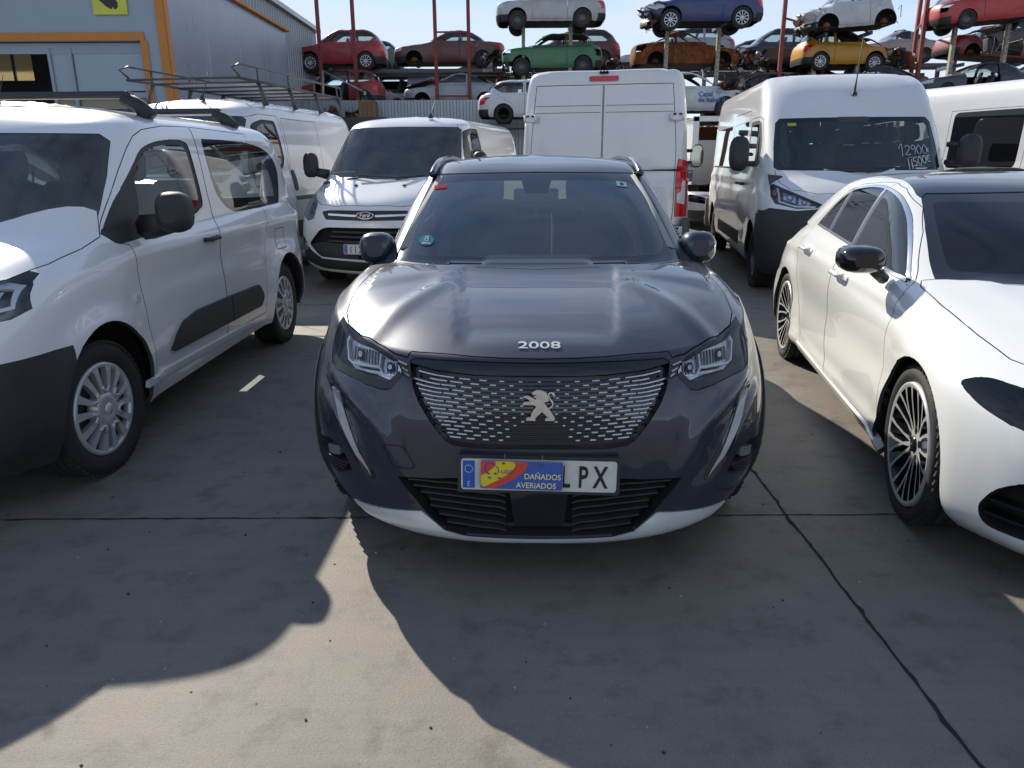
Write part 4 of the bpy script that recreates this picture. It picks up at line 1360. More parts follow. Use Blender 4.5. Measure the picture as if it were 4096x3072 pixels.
def bowl_lamp(B, car, pid, depth=.05, refl=(), lens='lens', house='lamp_house', flt=None, guides=(), amber=()):
    for sg in (0, 1):
        n0 = sum(1 for f in B.b.faces if f[B.pl] == pid)
        b = dished(B.part(pid, off=-.002, th=depth), n0)
        r = MD()
        for pl in refl: r.merge(B.patch(pl, 'front', off=-depth * .55, th=.02, m=0, flt=flt))
        for pl in refl:
            xs = [p[0] for p in pl]; zs = [p[1] for p in pl]
            cx, cz = sum(xs) / len(xs), sum(zs) / len(zs)
            rr = min(max(xs) - min(xs), max(zs) - min(zs)) * .28
            r.merge(B.patch(circle2((cx, cz), rr, 14), 'front', off=-depth * .45, th=.01, m=1, flt=flt))
            r.merge(B.patch(circle2((cx, cz), rr * .6, 12), 'front', off=-depth * .4, th=.01, m=0, flt=flt))
            for k in range(3):
                x0 = min(xs) + (max(xs) - min(xs)) * (.12 + .3 * k)
                r.merge(B.patch(strip([(x0, min(zs) + .01), (x0, max(zs) - .01)], .006), 'front', off=-depth * .5, th=.008, m=1, flt=flt))
        for pl in guides: r.merge(B.patch(pl, 'front', off=-depth * .3, th=.012, m=2, flt=flt))
        for pl in amber: r.merge(B.patch(pl, 'front', off=-depth * .4, th=.02, m=3, flt=flt))
        ln = B.part(pid, off=-.001)
        if sg: b, r, ln = b.mirror(), r.mirror(), ln.mirror()
        h = b.obj('headlight', [house], car)
        if r.f: r.obj('reflector', ['reflector', 'lamp_house', 'led', 'orange_lens'], h)
        ln.obj('lens', [lens], h)

def handle(parent, y, z, x, m='plastic', n=2, ln=.2, up=False):
    for sg in ((1, -1) if n == 2 else (n,)):
        md = MD()
        pts = [(0, -ln / 2, 0), (.03, -ln * .35, .0), (.034, 0, .003), (.03, ln * .35, 0), (0, ln / 2, 0)]
        if up: pts = [(a, c, b) for a, b, c in pts]
        md.tube(smooth_line(pts, 4), .014, 8)
        if sg < 0: md = md.mirror()
        md.obj('door_handle', [m], parent if not isinstance(parent, list) else parent[0 if sg > 0 else 1], (sg * x, y, z))

def aerial(parent, p, q, r=.012):
    md = MD()
    md.tube([p, tuple(Vector(p) * .75 + Vector(q) * .25), q], [r, r * .45, r * .3], 6)
    md.lathe([(.035, -.01), (.028, .02), (.012, .05)], 10, c=p, axis='z')
    md.obj('aerial', ['plastic'], parent)

def big_mirror(car, x, y, z, w=.21, h=.25, d=.13, m='plastic', arm=.14, two=False):
    for sg in (1, -1):
        md = mirror_md(w, h, d)
        if two:
            md.tube([(-w * .4, -.03, h * .22), (-arm - .06, .06, h * .22)], .03, 8, 2)
            md.tube([(-w * .4, -.03, -h * .28), (-arm - .06, .06, -h * .28)], .03, 8, 2)
        else:
            md.tube([(-w * .3, -.03, -h * .28), (-arm - .07, .05, -h * .40)], [.055, .07], 8, 2)
        if sg < 0: md = md.mirror()
        md.obj('wing_mirror', [m, 'mirror_glass', 'plastic'], car, (sg * x, y, z))

def build_small_van():
    car = empty('passenger_van', (-2.858, 2.56, 0), -.02, 'small white passenger van with black door moulding and roof bars at the left edge', 'van', 'white vans parked in the yard')
    K = (16, 36, 12)
    rg = lambda *a, **k: ring(*a, K=K, **k)
    L = 4.40
    Z = lambda a, b, c, d: [(0, a), (1, b), (2, c), (3, d)]
    rings = [
        rg(.10, L - .1, .87, Z(.20, .22, .25, .3), .7, .3, 2.6, 4),
        rg(.03, L - .02, .905, Z(.30, .32, .33, .36), .62, .3, 2.7, 4),
        rg(.0, L, .922, Z(.48, .50, .50, .50), .6, .3, 2.7, 4),
        rg(.0, L, .928, Z(.68, .72, .72, .72), .62, .3, 2.6, 4),
        rg(.02, L - .01, .925, Z(.86, .90, .90, .90), .68, .3, 2.5, 4),
        rg(.06, L - .02, .912, Z(.96, 1.00, 1.05, 1.05), .80, .3, 2.4, 4),
        rg(.16, L - .03, .895, Z(1.01, 1.05, 1.11, 1.11), .88, .3, 2.4, 4),
        rg(.42, L - .04, .882, Z(1.085, 1.10, 1.135, 1.14), .78, .3, 2.5, 4),
        rg(.78, L - .05, .872, Z(1.155, 1.155, 1.16, 1.17), .55, .3, 2.7, 4),
        rg(1.10, L - .10, .848, Z(1.38, 1.37, 1.38, 1.38), .45, .28, 2.9, 4),
        rg(1.38, L - .20, .812, Z(1.60, 1.60, 1.60, 1.58), .38, .26, 3.2, 4),
        rg(1.46, L - .28, .785, Z(1.655, 1.66, 1.665, 1.64), .36, .26, 3.2, 3.6),
        rg(1.56, L - .36, .73, Z(1.70, 1.705, 1.715, 1.69), .36, .26, 3.2, 3.4),
        rg(1.85, L - .5, .45, Z(1.755, 1.765, 1.77, 1.74), .3, .3, 3, 3),
        rg(2.0, L - .6, 0, Z(1.775, 1.785, 1.785, 1.76), .3, .3, 3, 3)]
    sub = [2, 4, 5, 5, 4, 3, 5, 5, 6, 5, 3, 3, 3, 2]
    ya, yb, Rt = .89, 3.675, .326
    def disp(P):
        for y in (ya, yb): P = flare(P, y, .33, .40, .030, .11)
        y, z = P[..., 1], P[..., 2]
        P[..., 0] += np.where((y > 1.2) & (P[..., 0] > .6), .012 * np.exp(-((z - 1.02) / .06) ** 2) - .012 * np.exp(-((z - .86) / .10) ** 2) + .010 * np.exp(-((z - .52) / .1) ** 2), 0)
        return P
    B = Body(rings, sub, disp, smooth=5, extra=((5, 8, 10),))
    fr = lambda c: c.y < .95
    up = lambda c: c.y > .7 and c.y < 2
    B.cut(1, [(-.02, .10), (.40, .13), (.70, .28), (.80, .50), (.842, .72), (.86, .95), (.858, 1.12), (.82, 1.20), (.5, .90), (.25, .80), (-.02, .77)], 'top', nmin=.1, flt=lambda c: c.z > .93 and c.y < 1.3)
    B.cut(2, [(-.02, 1.165), (.76, 1.165), (.83, 1.19), (.80, 1.40), (.765, 1.565), (.72, 1.60), (-.02, 1.605)], 'front', flt=up)
    B.cut(3, [(.44, .955), (.62, .985), (.76, 1.015), (.815, 1.028), (.85, 1.012), (.872, .975), (.893, .890), (.865, .865), (.62, .85), (.48, .885)], 'front', flt=lambda c: c.y < .66)
    B.cut(4, [(-.02, .955), (.42, .95), (.46, .885), (.56, .845), (.60, .80), (-.02, .80)], 'front', flt=fr)
    B.cut(5, [(-.02, .70), (.99, .70), (.99, .1), (-.02, .1)], 'front', nmin=-.3, flt=lambda c: c.y < .62)
    B.cut(6, [(1.138, 1.129), (1.322, 1.273), (1.46, 1.365), (1.60, 1.458)] + smooth_line([(1.60, 1.458), (1.718, 1.530), (1.91, 1.570), (2.15, 1.588), (2.27, 1.580), (2.315, 1.545), (2.325, 1.40), (2.330, 1.25), (2.31, 1.20), (2.234, 1.172), (2.065, 1.126)], 4)[1:] + [(1.6, 1.09), (1.224, 1.072)], 'side')
    B.paintface(1, smooth_line([(1.52, 1.14), (1.535, 1.25), (1.57, 1.395), (1.64, 1.465), (1.75, 1.520), (1.92, 1.548), (2.15, 1.560), (2.25, 1.545), (2.278, 1.49), (2.285, 1.30), (2.27, 1.225), (2.20, 1.185), (2.05, 1.150), (1.8, 1.135)], 4, True), 'side', 6)
    B.cut(7, [(2.552, 1.60), (2.9, 1.602), (3.29, 1.597), (3.50, 1.582)] + smooth_line([(3.50, 1.582), (3.66, 1.560), (3.80, 1.515), (3.885, 1.45), (3.905, 1.37), (3.86, 1.25), (3.79, 1.155), (3.70, 1.136), (3.3, 1.130), (2.95, 1.127), (2.80, 1.135), (2.70, 1.165), (2.60, 1.235), (2.552, 1.31), (2.535, 1.45), (2.535, 1.57)], 4)[1:], 'side')
    B.paintface(1, smooth_line([(2.58, 1.582), (2.9, 1.584), (3.33, 1.577), (3.34, 1.35), (3.325, 1.150), (2.95, 1.146), (2.82, 1.155), (2.73, 1.185), (2.635, 1.255), (2.582, 1.33), (2.562, 1.45), (2.56, 1.56)], 3, True), 'side', 7)
    B.paintface(1, smooth_line([(3.365, 1.573), (3.50, 1.562), (3.65, 1.540), (3.78, 1.495), (3.855, 1.44), (3.872, 1.37), (3.83, 1.26), (3.765, 1.175), (3.68, 1.157), (3.355, 1.152), (3.37, 1.35)], 3, True), 'side', 7)
    B.cut(8, rounded([(-.7, 1.16), (.70, 1.16), (.65, 1.56), (-.7, 1.56)], .06), 'rear', flt=lambda c: c.y > 3)
    for y in (ya, yb): B.cut(99, arch_poly(y, .33, .395, ry=.415), 'side', src=(0, 5))
    B.cut(9, [(1.295, .355), (1.325, .60), (1.32, .865), (1.30, 1.06), (1.20, 1.08), (1.125, 1.139), (1.33, 1.312), (1.46, 1.43), (1.585, 1.532), (1.68, 1.595), (1.793, 1.632), (2.065, 1.662), (2.44, 1.672), (2.43, 1.45), (2.42, 1.30), (2.43, 1.178), (2.392, .984), (2.383, .688), (2.366, .355)], 'side', src=(0,))
    B.cut(10, [(2.371, .355), (2.388, .688), (2.397, .984), (2.435, 1.178), (2.425, 1.30), (2.445, 1.672), (3.38, 1.66), (3.36, 1.1), (3.22, .80), (3.16, .62), (3.14, .355)], 'side', src=(0,))
    put(B, car, 0, 'body', ['white', 'inside'], gap=.002, th=.02, inner=1)
    put(B, car, 1, 'bonnet', ['white', 'void'], gap=.003, th=.02, inner=1)
    put(B, car, 2, 'windscreen', ['glass_ws_dusty'], off=-.003)
    put(B, car, 4, 'grille', ['black_gloss'], off=-.004, th=.01)
    put(B, car, 5, 'bumper', ['plastic'], off=.004, th=.02)
    bowl_lamp(B, car, 3, .06, [[(.68, .975), (.82, .99), (.84, .91), (.72, .895)]], flt=fr, guides=[strip([(.60, .955), (.80, 1.0), (.85, .985), (.865, .91), (.70, .885)], .016)])
    d = put(B, car, 9, 'door', ['white', 'void'], True, gap=.003, th=.025, inner=1)
    put(B, car, 6, 'window', ['plastic', 'glass_side'], True, parent=d, off=-.004)
    d2 = put(B, car, 10, 'sliding_door', ['white', 'void'], True, gap=.003, th=.025, inner=1)
    put(B, car, 7, 'window', ['black_gloss', 'glass_side'], True, off=-.002)
    put(B, car, 8, 'rear_window', ['glass_side'], off=-.002)
    mold = rounded([(1.518, .447), (1.60, .53), (1.70, .585), (1.90, .612), (2.421, .607), (2.95, .596), (3.035, .50), (2.986, .437), (2.42, .440)], .03)
    for sg in (0, 1):
        md = B.patch(mold, 'side', off=.022, th=.03)
        md.merge(B.patch(strip([(2.41, .44), (2.405, .607)], .008), 'side', off=.0235, th=.01, m=1))
        fl = MD()
        pl = rounded([(3.50, .95), (3.72, .95), (3.72, .79), (3.50, .79)], .03)
        for a, b in zip(pl, pl[1:] + pl[:1]): fl.merge(B.patch(strip([a, b], .005), 'side', off=.001, th=.002))
        lp = B.patch(circle2((1.26, .79), .022, 14), 'side', off=.010, th=.012)
        if sg: md, fl, lp = md.mirror(), fl.mirror(), lp.mirror()
        md.obj('door_moulding', ['plastic', 'void'], car)
        fl.obj('fuel_flap_gap', ['void'], car)
        lp.obj('side_repeater', ['orange_lens' if False else 'lamp_white'], car)
    handle(car, 2.24, 1.0, .925)
    for sg in (0, 1):
        sk = B.patch([(1.20, .335), (3.12, .315), (3.12, .35), (1.20, .37)], 'side', off=.012, th=.02)
        (sk.mirror() if sg else sk).obj('sill', ['white'], car)
    big_mirror(car, 1.12, 1.42, 1.215, .165, .20, .13, arm=.13)
    aerial(car, (.02, 1.60, 1.735), (.06, 1.64, 1.93), .014)
    for y, z in ((2.05, 1.83), (3.35, 1.82)):
        bar = MD()
        bar.box((0, y, z), (1.30, .075, .038), bev=.012)
        for sg in (1, -1):
            bar.tube([(sg * .60, y, z - .015), (sg * .68, y, z - .06), (sg * .735, y, z - .125)], [.045, .042, .055], 8)
        bar.obj('roof_bar', ['plastic'], car)
    cabin(car, .70, 1.50, 1.10, [(-.40, 2.2), (.40, 2.12), (-.40, 3.0), (.40, 3.0)], .58, (.9, 4.1, .42), .40)
    wells(car, .91, (ya, yb), .43, .33)
    MD().box((0, 2.2, .27), (1.4, 3.3, .06)).obj('underbody', ['void'], car)
    wheels4(car, .895, ya, yb, 'cover', Rt, .205, .222, steer=R(-4))
    return car

def build_hatch():
    car = empty('hatchback_car', (2.366, 1.896, 0), -.16, 'pearl white hatchback with black roof and black wheels at the right edge', 'car')
    K = (20, 36, 14)
    rg = lambda *a, **k: ring(*a, K=K, **k)
    L = 4.42
    Z = lambda a, b, c, d: [(0, a), (1, b), (2, c), (3, d)]
    rings = [
        rg(.10, L - .12, .82, Z(.125, .15, .19, .28), .75, .4, 2.5, 3),
        rg(.02, L - .03, .865, Z(.17, .20, .235, .34), .72, .4, 2.5, 3),
        rg(.0, L, .885, Z(.30, .32, .33, .42), .72, .45, 2.45, 3),
        rg(.0, L, .896, Z(.44, .46, .48, .55), .74, .45, 2.4, 3),
        rg(.02, L - .02, .898, Z(.56, .60, .62, .68), .78, .5, 2.35, 2.8),
        rg(.05, L - .04, .888, Z(.655, .70, .75, .80), .85, .55, 2.3, 2.7),
        rg(.09, L - .07, .872, Z(.70, .745, .845, .90), .92, .6, 2.3, 2.6),
        rg(.16, L - .1, .855, Z(.735, .775, .890, .95), 1.0, .6, 2.3, 2.6),
        rg(.45, L - .16, .838, Z(.815, .835, .930, .985), .95, .6, 2.4, 2.6),
        rg(.85, L - .22, .815, Z(.885, .895, .965, 1.01), .72, .6, 2.5, 2.6),
        rg(1.20, L - .28, .790, Z(.930, .930, 1.00, 1.03), .50, .6, 2.6, 2.6),
        rg(1.60, L - .50, .725, Z(1.115, 1.115, 1.145, 1.15), .42, .55, 2.8, 2.6),
        rg(1.98, L - .78, .640, Z(1.275, 1.285, 1.30, 1.27), .36, .5, 3, 2.6),
        rg(2.08, L - .90, .590, Z(1.315, 1.325, 1.335, 1.30), .36, .5, 3, 2.6),
        rg(2.2, L - 1.0, .52, Z(1.345, 1.353, 1.358, 1.325), .36, .5, 3, 2.6),
        rg(2.4, L - 1.2, .28, Z(1.374, 1.382, 1.38, 1.355), .3, .5, 3, 2.6),
        rg(2.5, L - 1.3, 0, Z(1.382, 1.39, 1.388, 1.36), .3, .5, 3, 2.6)]
    sub = [2, 4, 5, 5, 4, 3, 3, 6, 7, 6, 6, 6, 3, 3, 3, 2]
    ya, yb, Rt = .87, 3.60, .325
    def disp(P):
        for y in (ya, yb): P = flare(P, y, Rt, .365, .022, .14)
        x, y, z = P[..., 0].copy(), P[..., 1].copy(), P[..., 2].copy()
        sd = (y > 1.0) & (y < 3.9) & (x > .6)
        P[..., 0] += np.where(sd, .010 * np.exp(-((z - (.83 + .02 * (y - 2))) / .035) ** 2) - .022 * np.exp(-((z - .55) / .12) ** 2) + .02 * smoothstep(.33, .25, z), 0)
        up = (z > .70) & (y < 1.3) & (x < .75)
        P[..., 2] += np.where(up, .010 * np.exp(-((x - (.32 + .2 * np.clip(y, 0, 1.2) / 1.2)) / .06) ** 2) * smoothstep(.15, .5, y), 0)
        return P
    B = Body(rings, sub, disp, smooth=6, extra=((6, 10, 20),))
    fr = lambda c: c.y < .98
    B.cut(1, [(-.02, .10), (.30, .13), (.46, .235), (.60, .40), (.69, .59), (.72, .80), (.745, 1.1), (.75, 1.36), (.73, 1.42), (.45, 1.25), (-.02, 1.17)], 'top', nmin=.1, flt=lambda c: c.z > .70 and c.y < 1.5)
    B.cut(2, [(-.02, .938), (.40, .937), (.54, .937), (.682, .930), (.664, .999), (.624, 1.121), (.565, 1.262), (.535, 1.282), (-.02, 1.295)], 'front', flt=lambda c: c.y > 1.1 and c.y < 2.4)
    B.cut(3, smooth_line([(.40, .640), (.55, .680), (.66, .703), (.719, .712), (.775, .716), (.815, .704), (.846, .678), (.822, .635), (.78, .608), (.739, .594), (.58, .570), (.44, .578)], 4, True), 'front', flt=fr)
    B.cut(4, rounded([(-.02, .665), (.36, .655), (.44, .55), (.38, .40), (-.02, .38)], .03), 'front', flt=fr)
    B.cut(5, rounded([(.46, .40), (.60, .435), (.735, .432), (.79, .375), (.812, .29), (.79, .228), (.60, .235), (.46, .25)], .03), 'front', flt=fr)
    DLO = smooth_line([(3.33, 1.021), (3.207, 1.143), (3.05, 1.245), (2.877, 1.290), (2.555, 1.308), (2.218, 1.280), (1.968, 1.198), (1.767, 1.095), (1.56, .965), (1.425, .895)], 4) + [(1.46, .905), (2.277, .962), (3.0, 1.002)]
    B.cut(6, DLO, 'side')
    IN = inset(DLO, .013)
    B.cut(7, clip(clip(IN, 0, 2.405, -1), 0, 1.40, 1), 'side', src=(6,))
    B.cut(8, clip(clip(IN, 0, 2.435, 1), 0, 2.98, -1), 'side', src=(6,))
    B.cut(9, clip(IN, 0, 3.0, 1), 'side', src=(6,))
    B.cut(10, rounded([(-.6, 1.05), (.60, 1.05), (.50, 1.24), (-.5, 1.25)], .05), 'rear', flt=lambda c: c.y > 3)
    B.cut(11, [(-.02, 1.90), (.56, 1.98), (.575, 2.1), (.545, 2.45), (.52, 2.9), (.48, 3.4), (-.02, 3.45)], 'top', flt=lambda c: c.z > 1.262, src=(0,))
    for y in (ya, yb): B.cut(99, arch_poly(y, Rt, .352, ry=.362), 'side')
    B.cut(12, [(1.17, .245), (1.27, .44), (1.318, .576), (1.32, .756), (1.37, .860), (1.41, .90), (1.56, .985), (1.75, 1.11), (1.95, 1.215), (2.21, 1.30), (2.38, 1.325), (2.40, 1.14), (2.43, .98), (2.46, .89), (2.40, .684), (2.405, .50), (2.27, .245)], 'side', src=(0,))
    B.cut(13, [(2.275, .245), (2.41, .50), (2.405, .684), (2.465, .89), (2.435, .98), (2.405, 1.14), (2.385, 1.325), (2.55, 1.325), (2.88, 1.305), (3.06, 1.258), (3.38, 1.04), (3.42, .86), (3.30, .70), (3.18, .52), (3.06, .40), (2.97, .245)], 'side', src=(0,))
    put(B, car, 0, 'body', ['white_warm', 'inside'], gap=.002, th=.016, inner=1)
    put(B, car, 1, 'bonnet', ['white_warm', 'void'], gap=.003, th=.016, inner=1)
    B.paintface(1, rounded([(-.3, .975), (.615, .970), (.585, 1.11), (.535, 1.245), (-.3, 1.255)], .03), 'front', 2)
    put(B, car, 2, 'windscreen', ['black_gloss', 'glass_dark'], off=-.003)
    put(B, car, 4, 'grille', ['black_gloss'], off=-.02, th=.02)
    n0 = sum(1 for f in B.b.faces if f[B.pl] == 5)
    for sg in (0, 1):
        b = dished(B.part(5, off=0, th=.07), n0)
        for k in range(2): b.merge(B.patch(strip([(.48, .285 + .05 * k), (.80, .275 + .055 * k)], .010), 'front', off=-.01, th=.04, m=1, flt=fr))
        (b.mirror() if sg else b).obj('air_intake', ['void', 'black_gloss'], car)
    bowl_lamp(B, car, 3, .05, [[(.64, .70), (.74, .725), (.75, .66), (.65, .645)]], lens='glass_dark', house='rim_black', flt=fr)
    put(B, car, 6, 'window_trim', ['chrome'], True, off=.001, th=.008)
    d = put(B, car, 12, 'door', ['white_warm', 'void'], True, gap=.0025, th=.02, inner=1)
    d2 = put(B, car, 13, 'door', ['white_warm', 'void'], True, gap=.0025, th=.02, inner=1)
    put(B, car, 7, 'window', ['glass_side'], True, parent=d, off=-.006)
    put(B, car, 8, 'window', ['glass_dark'], True, parent=d2, off=-.006)
    put(B, car, 9, 'quarter_window', ['glass_dark'], True, off=-.006)
    put(B, car, 10, 'rear_window', ['glass'], off=-.002)
    put(B, car, 11, 'roof', ['navy_gloss', 'inside'], off=.001, th=.02, inner=1)
    for y, z, x in ((2.24, .835, .878), (3.15, .878, .870)): handle(car, y, z, x, 'white_warm', 2, .22)
    for sg in (1, -1):
        m_ = mirror_md(.205, .125, .17)
        m_.tube([(-.06, -.07, -.045), (-.13, -.02, -.10)], .028, 8, 2)
        if sg < 0: m_ = m_.mirror()
        m_.obj('wing_mirror', ['black_gloss', 'mirror_glass', 'plastic'], car, (sg * .965, 1.62, 1.000))
    for sg in (0, 1):
        sk = B.patch([(1.19, .175), (3.05, .215), (3.05, .255), (1.19, .225)], 'side', off=.012, th=.04)
        sk2 = B.patch([(1.19, .16), (3.05, .20), (3.05, .215), (1.19, .178)], 'side', off=.014, th=.05, m=0)
        (sk.mirror() if sg else sk).obj('side_skirt', ['white_warm'], car)
        (sk2.mirror() if sg else sk2).obj('skirt_blade', ['plastic'], car)
        ps = B.patch(circle2((.72, .435), .011, 12), 'front', off=.002, th=.004, flt=fr)
        (ps.mirror() if sg else ps).obj('parking_sensor', ['silver'], car)
    cabin(car, .70, 1.75, .93, [(-.36, 2.5), (.36, 2.5), (-.36, 3.25), (.36, 3.25)], .30, (1.2, 3.8, .24), .36)
    wells(car, .89, (ya, yb), .38, Rt)
    MD().box((0, 2.2, .20), (1.3, 3.2, .05)).obj('underbody', ['void'], car)
    wheels4(car, .887, ya, yb, 'multi', Rt, .225, .252, steer=R(-2))
    return car

def ducato_body(L=5.99):
    K = (14, 40, 10)
    rg = lambda *a, **k: ring(*a, K=K, **k)
    Z = lambda a, b, c, d: [(0, a), (1, b), (2, c), (3, d)]
    W_ = 1.0
    rings = [
        rg(.12, L - .1, .95, Z(.22, .24, .30, .32), .6, .18, 2.6, 4),
        rg(.03, L - .02, 1.0, Z(.30, .32, .38, .40), .55, .14, 2.7, 5),
        rg(.0, L, 1.018, Z(.55, .57, .57, .57), .52, .14, 2.7, 5),
        rg(.0, L, 1.022, Z(.80, .82, .82, .82), .52, .14, 2.6, 5),
        rg(.05, L, 1.02, Z(.99, 1.02, 1.05, 1.05), .58, .14, 2.5, 5),
        rg(.12, L, 1.012, Z(1.09, 1.13, 1.2, 1.2), .62, .14, 2.5, 5),
        rg(.25, L, 1.0, Z(1.18, 1.22, 1.30, 1.3), .62, .14, 2.6, 5),
        rg(.50, L, .985, Z(1.29, 1.31, 1.36, 1.36), .42, .14, 2.9, 5),
        rg(.78, L, .965, Z(1.60, 1.61, 1.62, 1.62), .34, .14, 3.2, 5),
        rg(1.05, L - .01, .948, Z(1.90, 1.91, 1.92, 1.92), .28, .12, 3.6, 6),
        rg(1.15, L - .015, .935, Z(2.02, 2.03, 2.05, 2.05), .28, .12, 3.6, 6),
        rg(1.34, L - .025, .912, Z(2.22, 2.24, 2.27, 2.26), .3, .12, 3.5, 6),
        rg(1.55, L - .04, .868, Z(2.35, 2.36, 2.40, 2.39), .3, .12, 3.4, 6),
        rg(1.72, L - .07, .78, Z(2.41, 2.42, 2.445, 2.435), .3, .14, 3.4, 5),
        rg(2.0, L - .3, .4, Z(2.45, 2.455, 2.46, 2.45), .3, .2, 3, 4),
        rg(2.1, L - .4, 0, Z(2.46, 2.46, 2.465, 2.455), .3, .2, 3, 4)]
    sub = [2, 3, 4, 4, 3, 3, 5, 6, 6, 3, 4, 4, 3, 3, 2]
    ya, yb = .95, L - 1.0
    def disp(P):
        for y in (ya, yb): P = flare(P, y, .36, .43, .012, .10)
        y, z, x = P[..., 1], P[..., 2], P[..., 0]
        P[..., 0] += np.where((y > 1.0) & (x > .7), -.014 * np.exp(-((z - 1.13) / .05) ** 2) - .012 * smoothstep(.45, .6, z) * smoothstep(.75, .6, z), 0)
        # two shallow ribs along the roof edge
        P[..., 2] -= np.where((y > 1.3) & (z > 2.2), .02 * np.exp(-((x - .70) / .025) ** 2) * smoothstep(1.3, 1.6, y), 0)
        return P
    return Body(rings, sub, disp, smooth=4, extra=((5, 7, 8),)), ya, yb

def ducato(name, loc, rz, label, paint_='white_van', group='white vans parked in the yard', kind='bus', L=5.99):
    car = empty(name, loc, rz, label, 'van', group)
    B, ya, yb = ducato_body(L)
    fr = lambda c: c.y < .75
    up = lambda c: c.y > .45 and c.y < 1.7
    B.cut(3, [(.46, 1.0), (.60, 1.06), (.80, 1.15), (.885, 1.195), (.915, 1.185), (.930, 1.08), (.895, 1.00), (.70, .955), (.50, .965)], 'front', flt=lambda c: c.y < .80)
    B.cut(1, [(-.02, .13), (.5, .17), (.74, .32), (.83, .50), (.87, .75), (.86, .86), (.6, .62), (-.02, .50)], 'top', nmin=.15, flt=lambda c: c.z > 1.05 and c.y < 1.1 and c.z < 1.36)
    B.cut(2, [(-.02, 1.315), (.80, 1.325), (.865, 1.37), (.855, 1.6), (.825, 1.85), (.78, 1.90), (-.02, 1.905)], 'front', flt=up)
    B.paintface(1, rounded([(-.4, 1.37), (.77, 1.37), (.805, 1.42), (.80, 1.6), (.775, 1.82), (.73, 1.855), (-.4, 1.865)], .03), 'front', 2)
    B.cut(4, [(-.02, 1.03), (.38, 1.0), (.45, .955), (.70, .93), (.94, .95), (.99, .92), (1.1, .90), (1.1, .15), (-.02, .15)], 'front', nmin=-.3, flt=lambda c: c.y < .62)
    B.cut(5, rounded([(1.02, 1.40), (1.08, 1.62), (1.27, 1.86), (1.40, 1.895), (1.95, 1.895), (1.95, 1.38), (1.30, 1.37)], .04), 'side')
    B.paintface(1, rounded([(1.36, 1.42), (1.38, 1.84), (1.44, 1.86), (1.91, 1.86), (1.91, 1.42)], .03), 'side', 5)
    B.paintface(1, rounded([(1.09, 1.44), (1.14, 1.62), (1.30, 1.80), (1.32, 1.44)], .02), 'side', 5)
    if kind == 'tall':
        B.cut(6, rounded([(2.22, 1.22), (2.22, 2.02), (3.42, 2.02), (3.42, 1.22)], .09), 'side')
    if kind == 'bus':
        B.cut(6, rounded([(2.18, 1.36), (2.18, 1.92), (3.45, 1.92), (3.45, 1.36)], .06), 'side')
        B.cut(7, rounded([(3.53, 1.36), (3.53, 1.92), (5.55, 1.92), (5.55, 1.36)], .06), 'side')
    B.cut(8, rounded([(.10, 1.32), (.72, 1.32), (.70, 1.90), (.10, 1.92)], .05), 'rear', flt=lambda c: c.y > 3) if kind == 'bus' else None
    B.cut(9, [(.005, .45), (.80, .45), (.84, .9), (.84, 1.6), (.775, 2.28), (.005, 2.28)], 'rear', flt=lambda c: c.y > 3, nmin=.3)
    B.cut(10, [(.86, .82), (.99, .82), (.985, 1.30), (.97, 1.44), (.875, 1.47), (.855, 1.3)], 'rear', flt=lambda c: c.y > 3, src=(0, 9), nmin=.05)
    B.paintface(1, [(.875, .98), (.96, .96), (.96, 1.22), (.925, 1.22), (.915, 1.10), (.875, 1.08)], 'rear', 10, nmin=.05)
    for y in (ya, yb): B.cut(99, arch_poly(y, .35, .40, ry=.43), 'side', src=(0, 4))
    B.cut(11, [(1.46, .45), (1.42, .85), (1.22, 1.10), (.98, 1.36), (1.02, 1.58), (1.24, 1.90), (1.38, 1.94), (2.0, 1.94), (2.02, 1.2), (2.02, .45)], 'side', src=(0,))
    B.cut(12, [(2.12, .45), (2.12, 2.05), (3.49, 2.05), (3.49, .45)], 'side', src=(0,))
    put(B, car, 0, 'body', [paint_, 'inside'], gap=.003, th=.02, inner=1)
    put(B, car, 1, 'bonnet', [paint_, 'void'], gap=.004, th=.02, inner=1)
    put(B, car, 2, 'windscreen', ['black_gloss', 'glass_ws'], off=-.003)
    put(B, car, 4, 'bumper', ['plastic_grey' if kind != 'bus' else 'plastic'], off=.006, th=.02)
    bowl_lamp(B, car, 3, .07, [[(.70, 1.10), (.82, 1.145), (.83, 1.06), (.71, 1.02)], [(.56, 1.03), (.68, 1.09), (.69, 1.01), (.58, .995)]], flt=lambda c: c.y < .95,
              guides=[strip([(.86, 1.17), (.865, 1.03), (.72, .985), (.52, .98)], .018)], amber=[[(.885, 1.15), (.912, 1.155), (.918, 1.10), (.888, 1.095)]])
    d = put(B, car, 11, 'door', [paint_, 'void'], True, gap=.004, th=.025, inner=1)
    put(B, car, 5, 'window', ['plastic', 'glass'], True, parent=d, off=-.004)
    sd_ = put(B, car, 12, 'sliding_door', [paint_, 'void'], True, gap=.004, th=.025, inner=1)
    if kind == 'tall': put(B, car, 6, 'window', ['glass_dark'], True, parent=sd_, off=-.001)
    if kind == 'bus':
        put(B, car, 6, 'window', ['glass_side'], True, parent=sd_, off=-.001)
        put(B, car, 7, 'window', ['glass_side'], True, off=-.001)
    rd = put(B, car, 9, 'rear_door', [paint_, 'void'], True, gap=.0045, th=.02, inner=1)
    if kind == 'bus': put(B, car, 8, 'rear_window', ['glass_side'], True, off=-.003)
    put(B, car, 10, 'tail_light', ['lamp_red', 'lamp_white'], True, off=.012, th=.03)
